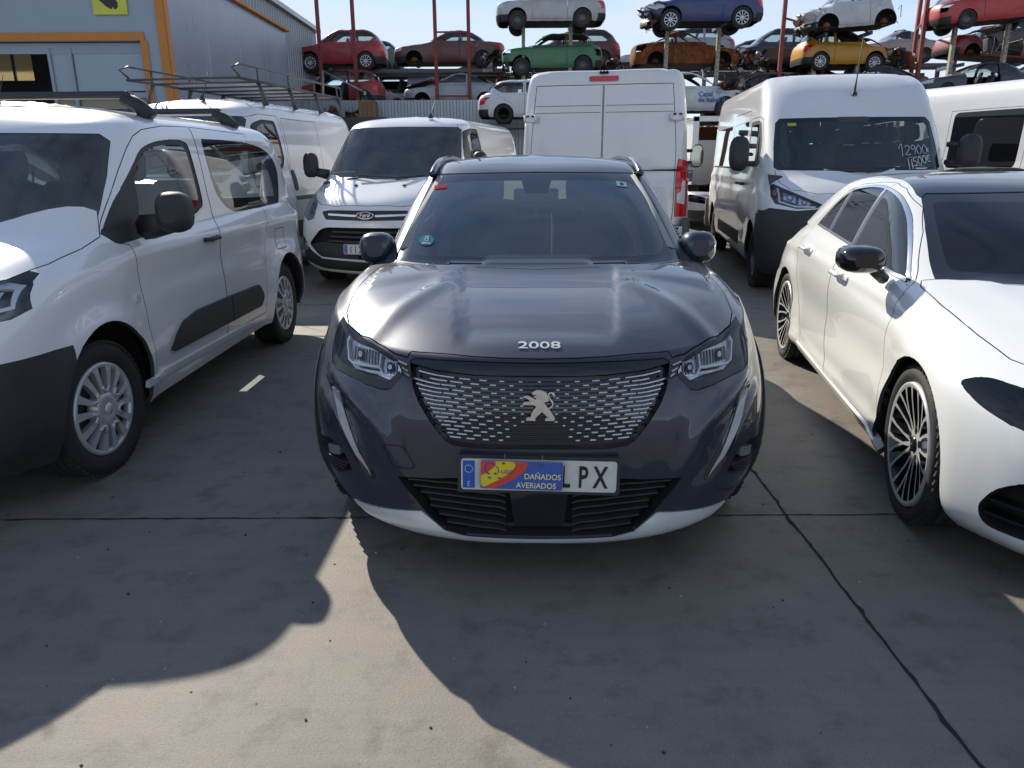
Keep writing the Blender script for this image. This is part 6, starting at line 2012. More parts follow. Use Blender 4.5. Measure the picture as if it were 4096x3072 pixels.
def build_workshop():
    M['wall_grey'] = mat('painted_panel', (.30, .36, .43), .45, var=.10, vscale=.8)
    M['wall_side'] = mat('smooth_metal_panel', (.30, .34, .42), .30, .35, var=.18, vscale=.5)
    M['orange'] = mat('orange_trim', (.52, .20, .035), .5, var=.1, vscale=3)
    M['door_grey'] = mat('door_panel_grey', (.34, .41, .47), .45, var=.06, vscale=2)
    M['translucent'] = translucent('frosted_sheet', (.72, .66, .50))
    w = empty('workshop', (-5.86, 14, 0), 0, 'grey workshop with orange edged door opening and corner behind the white vans', 'building')
    H = 4.72
    f = MD()
    f.box((-14.2 / 2 - 5, 7.15, 0), (.01, .01, .01))
    f = MD()
    def wall(x0, x1, y0, y1, z0, z1, m=0): f.box(((x0 + x1) / 2, (y0 + y1) / 2, (z0 + z1) / 2), (x1 - x0, y1 - y0, z1 - z0), m)
    wall(-12.0, -.02, 0, .12, 3.46, H)          # above the opening
    wall(-.47, -.02, 0, .12, 0, 3.46)
    wall(-12.0, -5.2, 0, .12, 0, 3.46)
    f.obj('front_wall', ['wall_grey'], w)
    s_ = MD()
    y = 0
    for k in range(4):
        y2 = y + 1.84
        s_.box((-.06, (y + y2) / 2, H / 2), (.12, y2 - y - .012, H), bev=.006)
        y = y2
    s_.box((-.075, 3.68, H / 2), (.10, 7.34, H), 1)
    s_.obj('side_wall', ['wall_side', 'void'], w)
    o = MD()
    o.box((-.075, -.012, H / 2), (.145, .024, H - .004)); o.box((.008, .06, H / 2), (.016, .14, H - .02))
    o.obj('corner_trim', ['orange'], w)
    o = MD().box((.0, 3.70, H + .03), (.20, 7.5, .06)); o.obj('eaves_trim', ['orange'], w)
    o = MD()
    o.box((-2.90, -.014, 3.535), (5.02, .028, .135)); o.box((-.405, -.013, 1.735), (.12, .026, 3.465))
    o.obj('door_frame', ['orange'], w)
    d = MD()
    d.box((-1.10, .10, 3.03), (1.20, .04, .72)); d.box((-1.93, .10, 2.98), (.30, .04, .72))
    d.box((-2.75, .10, 3.36), (4.5, .06, .17), 1)
    for x in (-.49, -1.745, -2.11): d.box((x, .09, 1.72), (.05, .09, 3.30), 1)
    d.box((-1.29, .09, 2.60), (1.62, .07, .09), 1)
    d.box((-1.10, .11, 1.28), (1.20, .02, 2.55), 2); d.box((-1.93, .11, 1.28), (.30, .02, 2.55), 2)
    d.box((-1.29, .085, 1.15), (1.62, .07, .07), 1)
    d.obj('sliding_gate', ['door_grey', 'wall_grey', 'translucent'], w)
    i_ = MD()
    i_.box((-6.2, 7.2, 2.3), (11.6, .10, 4.4)) if False else None
    for x0, x1, z0, z1 in ((-12, -7.9, 0, H), (-5.9, -.1, 0, H), (-7.9, -5.9, 0, 3.43), (-7.9, -5.9, 4.12, H)):
        i_.box(((x0 + x1) / 2, 6.0, (z0 + z1) / 2), (x1 - x0, .10, z1 - z0))
    i_.box((-6.38, 5.98, 3.775), (.05, .06, .69))
    i_.obj('rear_wall', ['wall_grey'], w)
    MD().box((-6.9, 6.05, 3.775), (2.0, .02, .69)).obj('rear_window', ['translucent'], w)
    MD().box((-6.1, 3.7, H - .06), (11.9, 7.3, .08)).obj('roof', ['galv'], w)
    MD().box((-12.0, 3.7, H / 2), (.1, 7.2, H)).obj('end_wall', ['steel'], w)
    # machines and shelves in the half dark
    for x, y, z, dx, dy, dz in ((-4.2, 4.6, 1.2, 1.6, .5, 2.3), (-6.0, 5.2, 1.0, 1.2, .8, 1.9)):
        pass
    c = empty('surveillance_sign', (-6.755 - .0, 13.975, 4.16), 0, 'yellow sign with a black camera drawn on it on the grey workshop wall', 'sign')
    g = MD()
    g.box((0, 0, 0), (.575, .02, .58), 0, .003)
    g.prism([(-.18, -.04), (.02, .08), (.14, -.10), (.14, -.17), (.09, -.215), (.045, -.165), (.03, -.21), (-.06, -.165), (-.125, -.10), (-.15, -.085)], -.016, -.0105, 1)
    g.prism(circle2((.0, .17), .05, 16), -.016, -.0105, 1)
    g.obj('sign_panel', [mat('sign_yellow', (.62, .60, .06), .5, var=.08, vscale=6), mat('sign_black', (.02, .02, .025), .5)], c)
    lp = empty('wall_lamp', (-5.80, 16.55, 4.66), 0, 'small black lamp under the eaves of the grey workshop', 'lamp')
    q = MD(); q.tube([(0, 0, 0), (.14, 0, .02)], .012, 6); q.box((.19, 0, .0), (.16, .20, .07), bev=.02); q.obj('housing', ['plastic'], lp)
    sh = empty('ribbed_shed', (-8.0, 21.6, 0), 0, 'tall shed of ribbed grey steel behind the workshop', 'building')
    b = MD()
    corrugated(b, (0, 0), (0, 12.0), 0, 6.55, .30, .05)
    b.obj('wall', [mat('ribbed_steel', (.30, .33, .36), .45, .4, var=.2, vscale=.6)], sh)
    b = MD(); corrugated(b, (0, 12.0), (-3.5, 12.0), 0, 6.55, .30, .05); b.obj('rear_wall', ['galv'], sh)
    r = MD()
    r.box((.08, 6.0, 6.62), (.26, 12.4, .16)); r.add([(.2, -.2, 6.70), (.2, 12.2, 6.70), (-3.5, 12.2, 7.4), (-3.5, -.2, 7.4)], [[0, 1, 2, 3]])
    r.obj('roof', ['galv'], sh)

# ------------------------------------------------------------------ wrecks on the storage racks
PROF = {'hatch': (.24, .44, .86, .965, .66, .52, .62, 2.8), 'mini': (.20, .42, .89, .975, .66, .53, .62, 2.7), 'mpv': (.20, .41, .88, .97, .64, .50, .60, 2.8),
        'sedan': (.28, .46, .70, .84, .67, .54, .65, 2.8), 'fast': (.28, .47, .66, .90, .68, .54, .65, 2.6), 'coupe': (.30, .50, .66, .87, .67, .50, .64, 2.7),
        'suv': (.24, .42, .84, .95, .64, .58, .64, 2.8), 'box': (.27, .41, .80, .93, .64, .57, .61, 4.0)}
def junk_body(L, W, H, prof, seed, crush):
    c, r0, r1, t, tz, hf, b, n = PROF[prof]
    K = (8, 24, 8)
    w = W / 2
    Z = lambda a, bb, cc, d: [(0, a * H), (1, bb * H), (2, cc * H), (3, d * H)]
    rg = lambda yf, yr, ww, z, cf, cr: ring(yf * L, yr * L, ww * w, z, cf * L, cr * L, n, n + .3, K=K)
    rings = [rg(.02, .985, .90, Z(.13, .15, .15, .18), .12, .08), rg(.004, .998, .97, Z(.20, .20, .20, .24), .12, .08), rg(0, 1, 1.0, Z(.36, .37, .38, .40), .125, .085),
             rg(.004, .995, 1.0, Z(hf - .06, hf - .02, .53, .56), .14, .10), rg(.02, .98, .965, Z(hf, hf + .03, b, tz - .02), .17, .11),
             rg(.11, (t + .975) / 2 if t < .93 else .975, .93, Z(hf + .05, hf + .06, b + .02, tz), .16, .11),
             rg(c, t, .88, Z(b + .01, b + .015, b + .03, tz + .02), .10, .11), rg((c + r0) / 2, (t + r1) / 2 + .01, .80, Z(.82, .82, .83, .84), .08, .10),
             rg(r0, r1, .69, Z(.945, .95, .955, .945), .07, .09), rg(r0 + .03, r1 - .03, .58, Z(.975, .98, .985, .965), .07, .09),
             rg(r0 + .07, r1 - .08, .3, Z(.993, 1, 1, .985), .06, .06), rg(r0 + .09, r1 - .10, 0, Z(.997, 1.004, 1.004, .988), .06, .06)]
    rnd = random.Random(seed)
    ph = [rnd.uniform(0, 6) for _ in range(9)]
    def disp(P):
        x, y, z = P[..., 0].copy(), P[..., 1].copy(), P[..., 2].copy()
        for k, yy in enumerate((.195 * L, .80 * L)): P = flare(P, yy, .22 * H, .235 * H, .02, .08)
        a = .010 + (.10 if crush else 0) * smoothstep(.28 * L, .02 * L, y)
        nz_ = np.sin(y * 9 + z * 14 + ph[0]) + np.sin(x * 13 - z * 11 + ph[1]) + np.sin(y * 23 + x * 7 + ph[2]) * .6
        dn = .022 * np.exp(-(((y - L * (.3 + .1 * ph[5])) / .35) ** 2 + ((z - .3 * H - .08 * ph[6]) / .16) ** 2)) + .02 * np.exp(-(((y - L * (.15 + .13 * ph[7])) / .25) ** 2 + ((z - .45 * H) / .12) ** 2))
        P[..., 0] -= dn * (x > .4)
        P[..., 1] += a * nz_ * (1.2 if crush else .2); P[..., 2] += a * .7 * np.sin(y * 15 + x * 8 + ph[3]); P[..., 0] += a * .5 * np.sin(z * 17 + y * 8 + ph[4]) * (x > .1)
        return P
    return Body(rings, [1, 2, 2, 2, 3, 3, 3, 3, 2, 2, 1], disp, smooth=1)

def debris(parent, x, y, z, s, seed, mats=('steel', 'rust', 'void', 'galv')):
    rnd = random.Random(seed)
    md = MD()
    for k in range(16):
        c = (x + rnd.uniform(-.5, .5) * s[0], y + rnd.uniform(-.5, .5) * s[1], z + rnd.uniform(-.5, .5) * s[2])
        md.box(c, (rnd.uniform(.05, .28), rnd.uniform(.05, .22), rnd.uniform(.04, .2)), rnd.randint(0, 3), .01, rot=Matrix.Rotation(rnd.uniform(0, 3), 3, (rnd.random(), rnd.random(), rnd.random() + .1)))
    for k in range(7):
        a = Vector((x + rnd.uniform(-.5, .5) * s[0], y + rnd.uniform(-.5, .5) * s[1], z))
        md.tube([a, a + Vector((rnd.uniform(-.2, .2), rnd.uniform(-.2, .2), rnd.uniform(-.3, .2))), a + Vector((rnd.uniform(-.3, .3), rnd.uniform(-.3, .3), -rnd.uniform(.15, .5)))], .012, 5, rnd.randint(0, 3))
    md.obj('engine_debris', list(mats), parent)

JUNK_PAINT = {}
def junk_mats():
    P_ = lambda nm, c, d=.35, me=0.0: paint(nm, c, me, .5, min(.9, d + .10), .35, (.20, .165, .13))
    JUNK_PAINT.update({
        'silver_old': P_('faded_silver', (.50, .51, .53), .5, .2), 'navy_wreck': P_('dusty_navy', (.018, .04, .16), .2), 'white_wreck': P_('dusty_white', (.62, .64, .66), .4),
        'red_old': P_('old_red', (.50, .02, .025), .2), 'red_wreck': P_('dusty_red', (.36, .012, .03), .25), 'teal': P_('teal_paint', (.03, .17, .15), .3), 'maroon': P_('maroon_paint', (.11, .028, .035), .4),
        'green': P_('matt_green', (.03, .20, .085), .3), 'darkred': P_('dark_red', (.13, .012, .018), .25), 'silver_w': P_('tired_silver', (.42, .46, .49), .35, .3), 'black_w': P_('dusty_black', (.018, .02, .026), .25),
        'navy_w': P_('dusty_dark_blue', (.014, .022, .055), .25), 'yellow': P_('mustard_yellow', (.56, .27, .012), .12), 'beige': P_('champagne', (.42, .37, .34), .3, .3), 'red_shell': P_('shell_red', (.24, .014, .022), .3),
        'red_wreck2': P_('city_red', (.34, .014, .03), .25), 'paleblue': P_('pale_blue', (.33, .42, .55), .3, .2), 'white_wreck2': P_('suv_white', (.70, .72, .75), .15), 'white_burnt': P_('scorched_white', (.60, .62, .62), .9), 'dark_w': P_('dusty_grey', (.05, .05, .055), .3, .2),
        'brown_w': P_('dark_brown', (.055, .042, .035), .3, .2), 'silver_gap': P_('light_silver', (.50, .54, .56), .2, .4)})
    m, n, l, b = node_mat('burnt_rust')
    t = n.new('ShaderNodeTexCoord'); q = n.new('ShaderNodeTexNoise'); q.inputs['Scale'].default_value = 5; q.inputs['Detail'].default_value = 10; q.inputs['Roughness'].default_value = .7
    l.new(t.outputs['Object'], q.inputs['Vector'])
    r = n.new('ShaderNodeValToRGB'); e = r.color_ramp.elements
    e.new(.5)
    for i, (p, c) in enumerate([(.3, (.05, .022, .013)), (.5, (.22, .065, .022)), (.7, (.34, .13, .05))]): e[i].position = p; e[i].color = (*c, 1)
    l.new(q.outputs[0], r.inputs[0]); l.new(r.outputs[0], b.inputs['Base Color']); b.inputs['Roughness'].default_value = .9
    M['rust'] = JUNK_PAINT['rust'] = m

def junk(name, X, Y, z, L, H, face, prof, colour, opts, label, W=1.72, tilt=0, seed=0):
    o = opts.split()
    rz = {'L': -math.pi / 2, 'R': math.pi / 2, 'F': 0, 'B': math.pi}[face]
    fx, fy = math.sin(rz), -math.cos(rz)                     # where the nose points
    e = empty(name, (X + fx * L / 2, Y + fy * L / 2, z), rz, label, 'car', 'scrap cars stacked on the racks', rot=(tilt, 0, rz))
    pm = JUNK_PAINT[colour]
    B = junk_body(L, W, H, prof, seed, 'crush' in o)
    c, r0, r1, t, tz, hf, b, n = PROF[prof]
    lo, hi = (b + .055) * H, .925 * H
    ya, yb, Ra = .195 * L, .80 * L, .235 * H
    if prof == 'box': yb = .78 * L
    B.cut(1, [(-.02, .025 * L), (.3, .04 * L), (.6 * W / 2 * 1.5, .12 * L), (.44 * W, (c + .06) * L), (-.02, c * L - .03)], 'top', nmin=.2, flt=lambda p: p.z > (hf - .02) * H and p.y < (c + .1) * L and p.z < (b + .04) * H)
    B.cut(2, [(-.02, (b + .05) * H), (.40 * W, (b + .055) * H), (.315 * W, .92 * H), (-.02, .93 * H)], 'front', flt=lambda p: p.y < r0 * L + .2)
    p0, p1 = (c + .075) * L, (t - .035) * L
    q0, q1 = (r0 + .055) * L, (r1 - .03) * L
    mid = (p0 * .46 + p1 * .54)
    lerp = lambda f: None
    def side_poly(a0, a1, b0, b1): return rounded([(a0, lo), (b0, hi), (b1, hi), (a1, lo)], .04, 2)
    tq = .10 * (p1 - p0)
    B.cut(3, side_poly(p0, mid - .05, q0, mid - .05), 'side', nmin=.25)
    B.cut(4, rounded([(mid + .05, lo), (mid + .05, hi), (q1, hi), ((q1 + p1) / 2 + .08, (lo + hi) / 2 + .02), (p1 - .16 * L * (prof in ('hatch', 'mini', 'suv', 'mpv')) * .6, lo)], .04, 2), 'side', nmin=.25)
    B.cut(5, [(-.02, (tz + .05) * H), (.38 * W, (tz + .05) * H), (.30 * W, .91 * H), (-.02, .92 * H)], 'rear', flt=lambda p: p.y > r1 * L - .2, nmin=.12)
    for y in (ya, yb): B.cut(99, arch_poly(y, .22 * H, Ra, n=14), 'side')
    B.cut(6, [(p0 - .05, .20 * H), (p0 - .08, lo), (q0 - .08, hi + .03), (mid, hi + .03), (mid, .20 * H)], 'side', src=(0,), nmin=.25)
    B.cut(7, [(mid + .01, .20 * H), (mid + .01, hi + .03), (q1, hi + .03), (p1 - .2, lo), (yb - Ra * .8, .45 * H), (yb - Ra * 1.05, .20 * H)], 'side', src=(0,), nmin=.25)
    B.cut(8, rounded([(.26 * W, (hf - .07) * H), (.40 * W, (hf - .015) * H), (.47 * W, hf * H), (.485 * W, (hf - .10) * H), (.30 * W, (hf - .13) * H)], .02, 2), 'front', flt=lambda p: p.y < .16 * L)
    B.cut(9, rounded([(.36 * W, (tz - .06) * H), (.49 * W, (tz - .05) * H), (.49 * W, (tz - .21) * H), (.37 * W, (tz - .22) * H)], .02, 2), 'rear', flt=lambda p: p.y > .88 * L, nmin=.02)
    B.cut(10, [(-.1, .30 * H), (.6 * W, .30 * H), (.6 * W, .05), (-.1, .05)], 'front', nmin=-.3, flt=lambda p: p.y < .15 * L)
    B.cut(11, [(-.1, .32 * H), (.6 * W, .32 * H), (.6 * W, .05), (-.1, .05)], 'rear', nmin=-.3, flt=lambda p: p.y > .9 * L)
    if 'cutfront' in o: B.cut(99, [(-.3, -.1), (.10 * L, -.1), (.06 * L, .3 * H), (.10 * L, .5 * H), (.07 * L, 1.2 * H), (-.3, 1.2 * H)], 'side', src=(0, 1, 8, 10), nmin=-2)
    if 'cutrear' in o: B.cut(99, [(1.1 * L, -.1), (.86 * L, -.1), (.90 * L, .3 * H), (.85 * L, .6 * H), (.90 * L, 1.2 * H), (1.1 * L, 1.2 * H)], 'side', src=(0, 5, 9, 11), nmin=-2)
    rust = M['rust']
    rnd = random.Random(seed + 100)
    bare = colour != 'rust' and seed > 3 and rnd.random() < .38
    nodr = seed > 3 and 'nodoor' not in o and colour not in ('yellow', 'maroon', 'red_wreck', 'white_burnt') and rnd.random() < .30
    put(B, e, 0, 'body', [pm, 'inside'], gap=.002, th=.025, inner=1)
    if 'nohood' not in o:
        h = put(B, e, 1, 'bonnet', [pm, 'void'], gap=.004, th=.02, inner=1)
        if 'hoodup' in o and h: h[0].rotation_euler = (R(9), 0, 0); h[0].location = (0, -.06, .02)
        put(B, e, 8, 'headlight', ['lamp_white'], True, off=-.002, th=.02)
    if not bare and ('nohood' in o or 'crush' in o or 'cutfront' in o): debris(e, 0, .07 * L, .30 * H, (W * .8, .14 * L, .3 * H), seed + 5)
    if 'cutrear' in o: debris(e, 0, .93 * L, .45 * H, (W * .8, .10 * L, .5 * H), seed + 9)
    if bare: debris(e, 0, .04 * L, .22 * H, (W * .8, .12, .16 * H), seed + 31)
    if colour == 'rust': put(B, e, 10, 'bumper', [rust], th=.02); put(B, e, 11, 'bumper', [rust], th=.02)
    else:
        if not bare: put(B, e, 10, 'bumper', ['plastic'], off=.004, th=.02)
        put(B, e, 11, 'bumper', ['plastic'], off=.004, th=.02)
    if colour != 'rust' and 'nolamp' not in o: put(B, e, 9, 'tail_light', ['lamp_red'], True, off=.004, th=.02)
    nw = 'nowin' in o
    if not nw:
        put(B, e, 2, 'windscreen', ['glass_ws_dusty'], off=-.003); put(B, e, 5, 'rear_window', ['glass_side'], off=-.003)
    d = [None, None]
    if 'nodoor' not in o:
        d = put(B, e, 6, 'door', [pm, 'void'], True, only=None if not nodr else rnd.randint(0, 1), gap=.004, th=.02, inner=1)
        d2 = put(B, e, 7, 'door', [pm, 'void'], True, gap=.004, th=.02, inner=1)
        if not nw:
            put(B, e, 3, 'window', ['glass_side'], True, parent=d if len(d) == 2 else None, off=-.003); put(B, e, 4, 'window', ['glass_side'], True, off=-.003)
        for dd in d:
            pass
    for x in (-.36, .36): seat(e, x, (r0 + .10) * L, .20 * H, H / 1.62)
    fl = MD().box((0, .52 * L, .17 * H), (W * .86, .80 * L, .07)); fl.obj('floor_pan', ['void'], e)
    wells(e, W / 2, (ya, yb), Ra + .02, .22 * H)
    st = 'alloy10' if 'alloy' in o else 'steel'
    Rw, rr = .205 * H + .02, .14 * H
    for y in (ya, yb):
        for sg in (-1, 1):
            if 'nowheel' in o or ('nofront' in o and y == ya):
                bd = MD(); bd.lathe([(.13, 0), (.13, .02), (.05, .03), (.05, .06), (.001, .06)], 16, axis='x', c=(sg * (W / 2 - .16), y, .20 * H)); bd.obj('brake_disc', ['rust'], e)
            else:
                wheel(e, sg * (W / 2 - .01), y, st, round(Rw, 3), .2, round(rr, 3), sg, z=Rw + (-.06 if z > 4 and y == ya else 0), rim='darkwheel' not in o)
    return e

JUNK = [
    ('estate_car', 1.47, 30.00, 6.01, 3.95, 1.42, 'L', 'box', 'silver_old', '', 'old silver hatchback on the top tier straight above the green shell', 0),
    ('people_carrier', 6.87, 29.50, 5.86, 4.12, 1.62, 'L', 'mpv', 'navy_wreck', 'alloy crush', 'dark blue people carrier with a smashed nose on the top tier', 0),
    ('city_car', 12.16, 29.50, 5.56, 3.30, 1.58, 'L', 'mini', 'white_wreck', 'nowheel crush cutrear', 'white city car with torn ends and no wheels on the top tier', 4),
    ('old_saloon', 16.86, 29.00, 6.00, 4.1, 1.42, 'R', 'box', 'red_old', 'nolamp', 'old bright red saloon with empty tail lamps on the top tier', -5),
    ('hatchback_car', -6.61, 32.00, 4.86, 3.54, 1.50, 'L', 'hatch', 'red_wreck', 'alloy', 'red hatchback with bright spoked wheels on the middle tier beside the shed', 0),
    ('hatchback_car', -6.58, 35.50, 5.05, 3.8, 1.42, 'L', 'hatch', 'teal', '', 'teal car peeping out behind the red hatchback with spoked wheels', 0),
    ('saloon_car', -2.40, 32.50, 4.97, 4.43, 1.41, 'L', 'sedan', 'maroon', 'nofront', 'long maroon saloon without front wheels on the middle tier', 0),
    ('car_shell', 1.58, 31.00, 4.57, 3.81, 1.46, 'L', 'suv', 'green', 'nowin nohood nolamp', 'matt green shell with open windows and no front bumper', 0),
    ('saloon_car', 2.60, 34.50, 5.15, 4.1, 1.55, 'L', 'hatch', 'darkred', '', 'dark red car behind the matt green shell', 0),
    ('burnt_coupe', 6.66, 31.00, 4.69, 4.09, 1.40, 'R', 'coupe', 'rust', 'nowin nohood nowheel', 'rust brown burnt out coupe with empty windows', 0),
    ('hatchback_car', 7.47, 34.50, 5.40, 3.9, 1.36, 'L', 'hatch', 'silver_w', '', 'silver hatchback behind the burnt brown coupe', 0),
    ('saloon_car', 7.0, 37.50, 5.34, 4.3, 1.25, 'L', 'sedan', 'white_wreck', '', 'white car whose nose shows left of the burnt brown coupe', 0),
    ('saloon_car', 11.0, 38.0, 5.55, 4.2, 1.20, 'L', 'sedan', 'black_w', '', 'black car whose roof shows right of the burnt brown coupe', 0),
    ('people_carrier', 10.86, 33.30, 4.90, 3.6, 1.62, 'L', 'mpv', 'navy_w', 'nofront', 'navy people carrier with bare brake discs behind the yellow hatchback', 0),
    ('hatchback_car', 12.36, 30.50, 4.58, 3.30, 1.45, 'R', 'hatch', 'yellow', 'alloy cutfront', 'mustard yellow hatchback with its nose torn off', 0),
    ('saloon_car', 14.06, 32.55, 4.75, 4.0, 1.30, 'R', 'sedan', 'rust', 'nowheel nowin', 'brown burnt car whose nose pokes out beside the yellow hatchback', 0),
    ('saloon_car', 16.45, 35.0, 5.33, 3.4, 1.34, 'L', 'fast', 'beige', 'nofront', 'pale beige fastback behind the tall red posts', 0),
    ('coupe_shell', 18.09, 30.50, 4.67, 4.09, 1.27, 'R', 'coupe', 'red_shell', 'nowin nodoor nohood nowheel', 'dark red coupe shell without doors at the right edge', 4),
    ('saloon_car', 21.06, 34.50, 5.68, 4.0, 1.30, 'L', 'sedan', 'black_w', '', 'black car behind the roof of the dark red coupe shell', 0),
    ('city_car', -6.64, 31.50, 3.45, 3.40, 1.42, 'L', 'mini', 'red_wreck2', '', 'red city car on the bottom tier under the red hatchback', 0),
    ('hatchback_car', -5.03, 35.50, 4.05, 4.0, 1.30, 'L', 'hatch', 'paleblue', '', 'pale blue car under the long maroon saloon', 0),
    ('hatchback_car', -5.76, 33.80, 3.45, 3.6, 1.15, 'R', 'hatch', 'white_wreck', 'crush', 'white car with a crushed nose left of the silver saloon', 0),
    ('saloon_car', -2.20, 32.00, 3.43, 4.05, 1.36, 'L', 'fast', 'silver_w', 'hoodup nofront', 'silver saloon with a lifted bonnet above the ribbed fence', 0),
    ('saloon_car', -1.27, 35.50, 4.15, 4.2, 1.34, 'R', 'sedan', 'black_w', '', 'black car squeezed under the long maroon saloon', 0),
    ('suv', 1.09, 27.50, 2.66, 4.4, 1.42, 'R', 'suv', 'white_wreck2', 'darkwheel', 'white suv with a rimless dark rear wheel left of the high panel van', 0),
    ('burnt_car', 5.55, 25.50, 2.71, 3.6, 1.38, 'R', 'mini', 'white_burnt', 'nohood crush nowin', 'half burnt white car with blue lettering on its door', 0),
    ('saloon_car', 10.9, 34.80, 4.00, 4.2, 1.30, 'L', 'sedan', 'navy_w', '', 'dark blue car low under the burnt brown coupe', 0),
    ('saloon_car', 9.6, 31.00, 3.40, 4.0, 1.22, 'L', 'hatch', 'black_w', '', 'black wreck right of the half burnt white car', 0),
    ('saloon_car', 12.1, 33.0, 3.60, 4.2, 1.34, 'L', 'sedan', 'dark_w', '', 'dark grey car under the mustard yellow hatchback', 0),
    ('saloon_car', 13.33, 30.00, 3.45, 4.2, 1.30, 'L', 'fast', 'brown_w', '', 'dark brown car under the pale beige fastback', 0),
    ('saloon_car', 16.25, 28.20, 3.38, 4.4, 1.24, 'L', 'sedan', 'navy_w', '', 'dark blue saloon under the dark red coupe shell', 0),
    ('hatchback_car', 20.9, 31.8, 3.75, 4.0, 1.36, 'L', 'hatch', 'black_w', '', 'black hatchback low at the right end of the racks', 0),
    ('saloon_car', 3.1, 33.80, 4.0, 4.0, 1.22, 'L', 'sedan', 'dark_w', '', 'dark car under the matt green shell', 0),
]

def build_racks():
    junk_mats()
    M['red_post'] = mat('red_oxide_steel', (.23, .045, .035), .6, var=.3, vscale=6)
    M['cream_post'] = mat('cream_steel', (.40, .37, .28), .6, var=.25, vscale=6)
    M['blue_beam'] = mat('blue_steel', (.05, .13, .24), .55, var=.25, vscale=6)
    for k, (nm, X, Y, z, L, H, f, pf, col, op, lab, tl) in enumerate(JUNK):
        e = junk(nm, X, Y, z, L, H, f, pf, col, op, lab, tilt=R(tl), seed=k, W=1.66)
        if col == 'white_burnt':
            t = MD()
            inv = Matrix.Rotation(-math.pi / 2, 4, 'Z')
            for tx, zz in (('Canal', .62), ('de Isabel II', .46)):
                t.merge(text_md(tx, .20, 0, .004, .95, bold=.004, align='LEFT'), inv @ Matrix.Translation((.10, -.862, zz)))
            for q in range(3):
                t.merge(MD().prism(strip([(.72 + .10 * math.cos(a), .74 + q * .055 + .03 * math.sin(a)) for a in np.linspace(3.3, 5.9, 7)], .018), -.862, -.855), inv)
            o_ = t.obj('door_lettering', [mat('water_blue', (.03, .13, .33), .5)], e)
            o_.location = (0, L / 2 - .15, 0)
            sc = MD()
            rnd = random.Random(3)
    G = 'rack frames in front of the scrap cars'
    def frame(x0, y0, x1, y1, top, rungs, lab, lean=0.0):
        e = empty('storage_rack', (x0, y0, 0), 0, lab, 'rack', G)
        for dx, dy in ((0, 0), (x1 - x0, y1 - y0)):
            MD().box((dx, dy, top / 2), (.13, .13, top), bev=.008).obj('post', ['red_post'], e)
        for z in rungs:
            d = Vector((x1 - x0, y1 - y0, 0))
            m_ = MD().box((d.x / 2, d.y / 2, z), (d.length - .13, .05, .06), rot=Matrix.Rotation(math.atan2(d.y, d.x), 3, 'Z')); m_.obj('rung', ['red_post'], e)
        return e
    fr1 = frame(-7.1, 30.4, -5.80, 30.4, 9.5, (3.2,), 'pair of rust red posts in front of the two red cars beside the shed')
    frame(-2.80, 30.7, -1.55, 30.7, 9.5, (6.1, 3.85), 'pair of rust red posts with two rungs in front of the long maroon saloon')
    frame(9.80, 29.4, 12.4, 32.0, 9.5, (6.3,), 'rust red posts left of the mustard yellow hatchback')
    frame(14.75, 29.2, 16.0, 32.2, 9.5, (6.3,), 'rust red posts right of the mustard yellow hatchback')
    lad = MD(); lad.tube([(-6.95, 30.0, 4.72), (-7.05, 30.0, 3.2)], .045, 6); lad.tube([(-6.95, 30.0, 4.70), (-5.45, 30.0, 3.95)], .03, 6); lad.lathe([(.07, 0), (.07, .12)], 8, c=(-5.45, 30.0, 3.86), axis='z')
    tag(lad.obj('lighting_arm', ['galv']), 'bent grey steel pole in front of the red city car', 'pole')
    U = [(.50, 30.0, 6.30), (2.25, 30.0, 6.30), (5.75, 29.6, 6.15), (7.65, 29.6, 6.15), (11.25, 29.6, 5.75), (12.85, 29.6, 5.80), (15.95, 29.0, 6.15), (17.85, 29.0, 6.15),
         (.9, 31.1, 4.75), (2.6, 31.1, 4.75), (5.95, 31.2, 4.85), (7.6, 31.2, 4.85), (11.5, 30.6, 4.75), (13.2, 30.6, 4.75), (16.9, 30.7, 4.85), (19.0, 30.7, 4.85)]
    names = ['left post under the old silver hatchback', 'right post under the old silver hatchback', 'left post under the dark blue people carrier with smashed nose', 'right post under the dark blue people carrier with smashed nose',
             'left post under the white city car with torn ends', 'right post under the white city car with torn ends', 'left post under the old bright red saloon', 'right post under the old bright red saloon',
             'left post under the matt green shell', 'right post under the matt green shell', 'left post under the burnt brown coupe', 'right post under the burnt brown coupe', 'left post under the mustard yellow hatchback', 'right post under the mustard yellow hatchback', 'left post under the dark red coupe shell', 'right post under the dark red coupe shell']
    def upright(x, y, zt):
        e = empty('rack_upright', (x, y, 0), 0, None, 'rack post', 'perforated uprights that carry the scrap cars')
        p = MD().box((0, 0, zt / 2), (.13, .16, zt), bev=.006)
        for k in range(int(zt / .16)): p.box((.02 * (-1) ** k, -.081, .1 + .16 * k), (.03, .004, .04), 1)
        p.obj('post', ['cream_post', 'void'], e)
        MD().box((0, 0, zt + .06), (.10, 1.75, .12), bev=.008).obj('arm', ['blue_beam'], e)
        return e
    for (x, y, zt), nm in zip(U, names):
        e = upright(x, y + .35, zt - .10)
        e['label'] = 'cream perforated ' + nm
    # back rows and low tiers rest on long shelves
    shelf = MD()
    def deck(x0, x1, y, z, lab):
        e = empty('rack_shelf', ((x0 + x1) / 2, y, z), 0, lab, 'rack', 'shelves of the scrap racks')
        w_ = x1 - x0
        for dy in (-.55, .55): MD().box((0, dy, -.07), (w_, .12, .14), bev=.006).obj('beam', ['steel'], e)
        for k in (-.47, .47): MD().box((w_ * k, 0, -z / 2 - .07), (.14, .14, z - .14), bev=.006).obj('post', ['red_post'], e)
    deck(-9, 0.6, 32.2, 3.45, 'long low shelf under the silver saloon and the red city car')
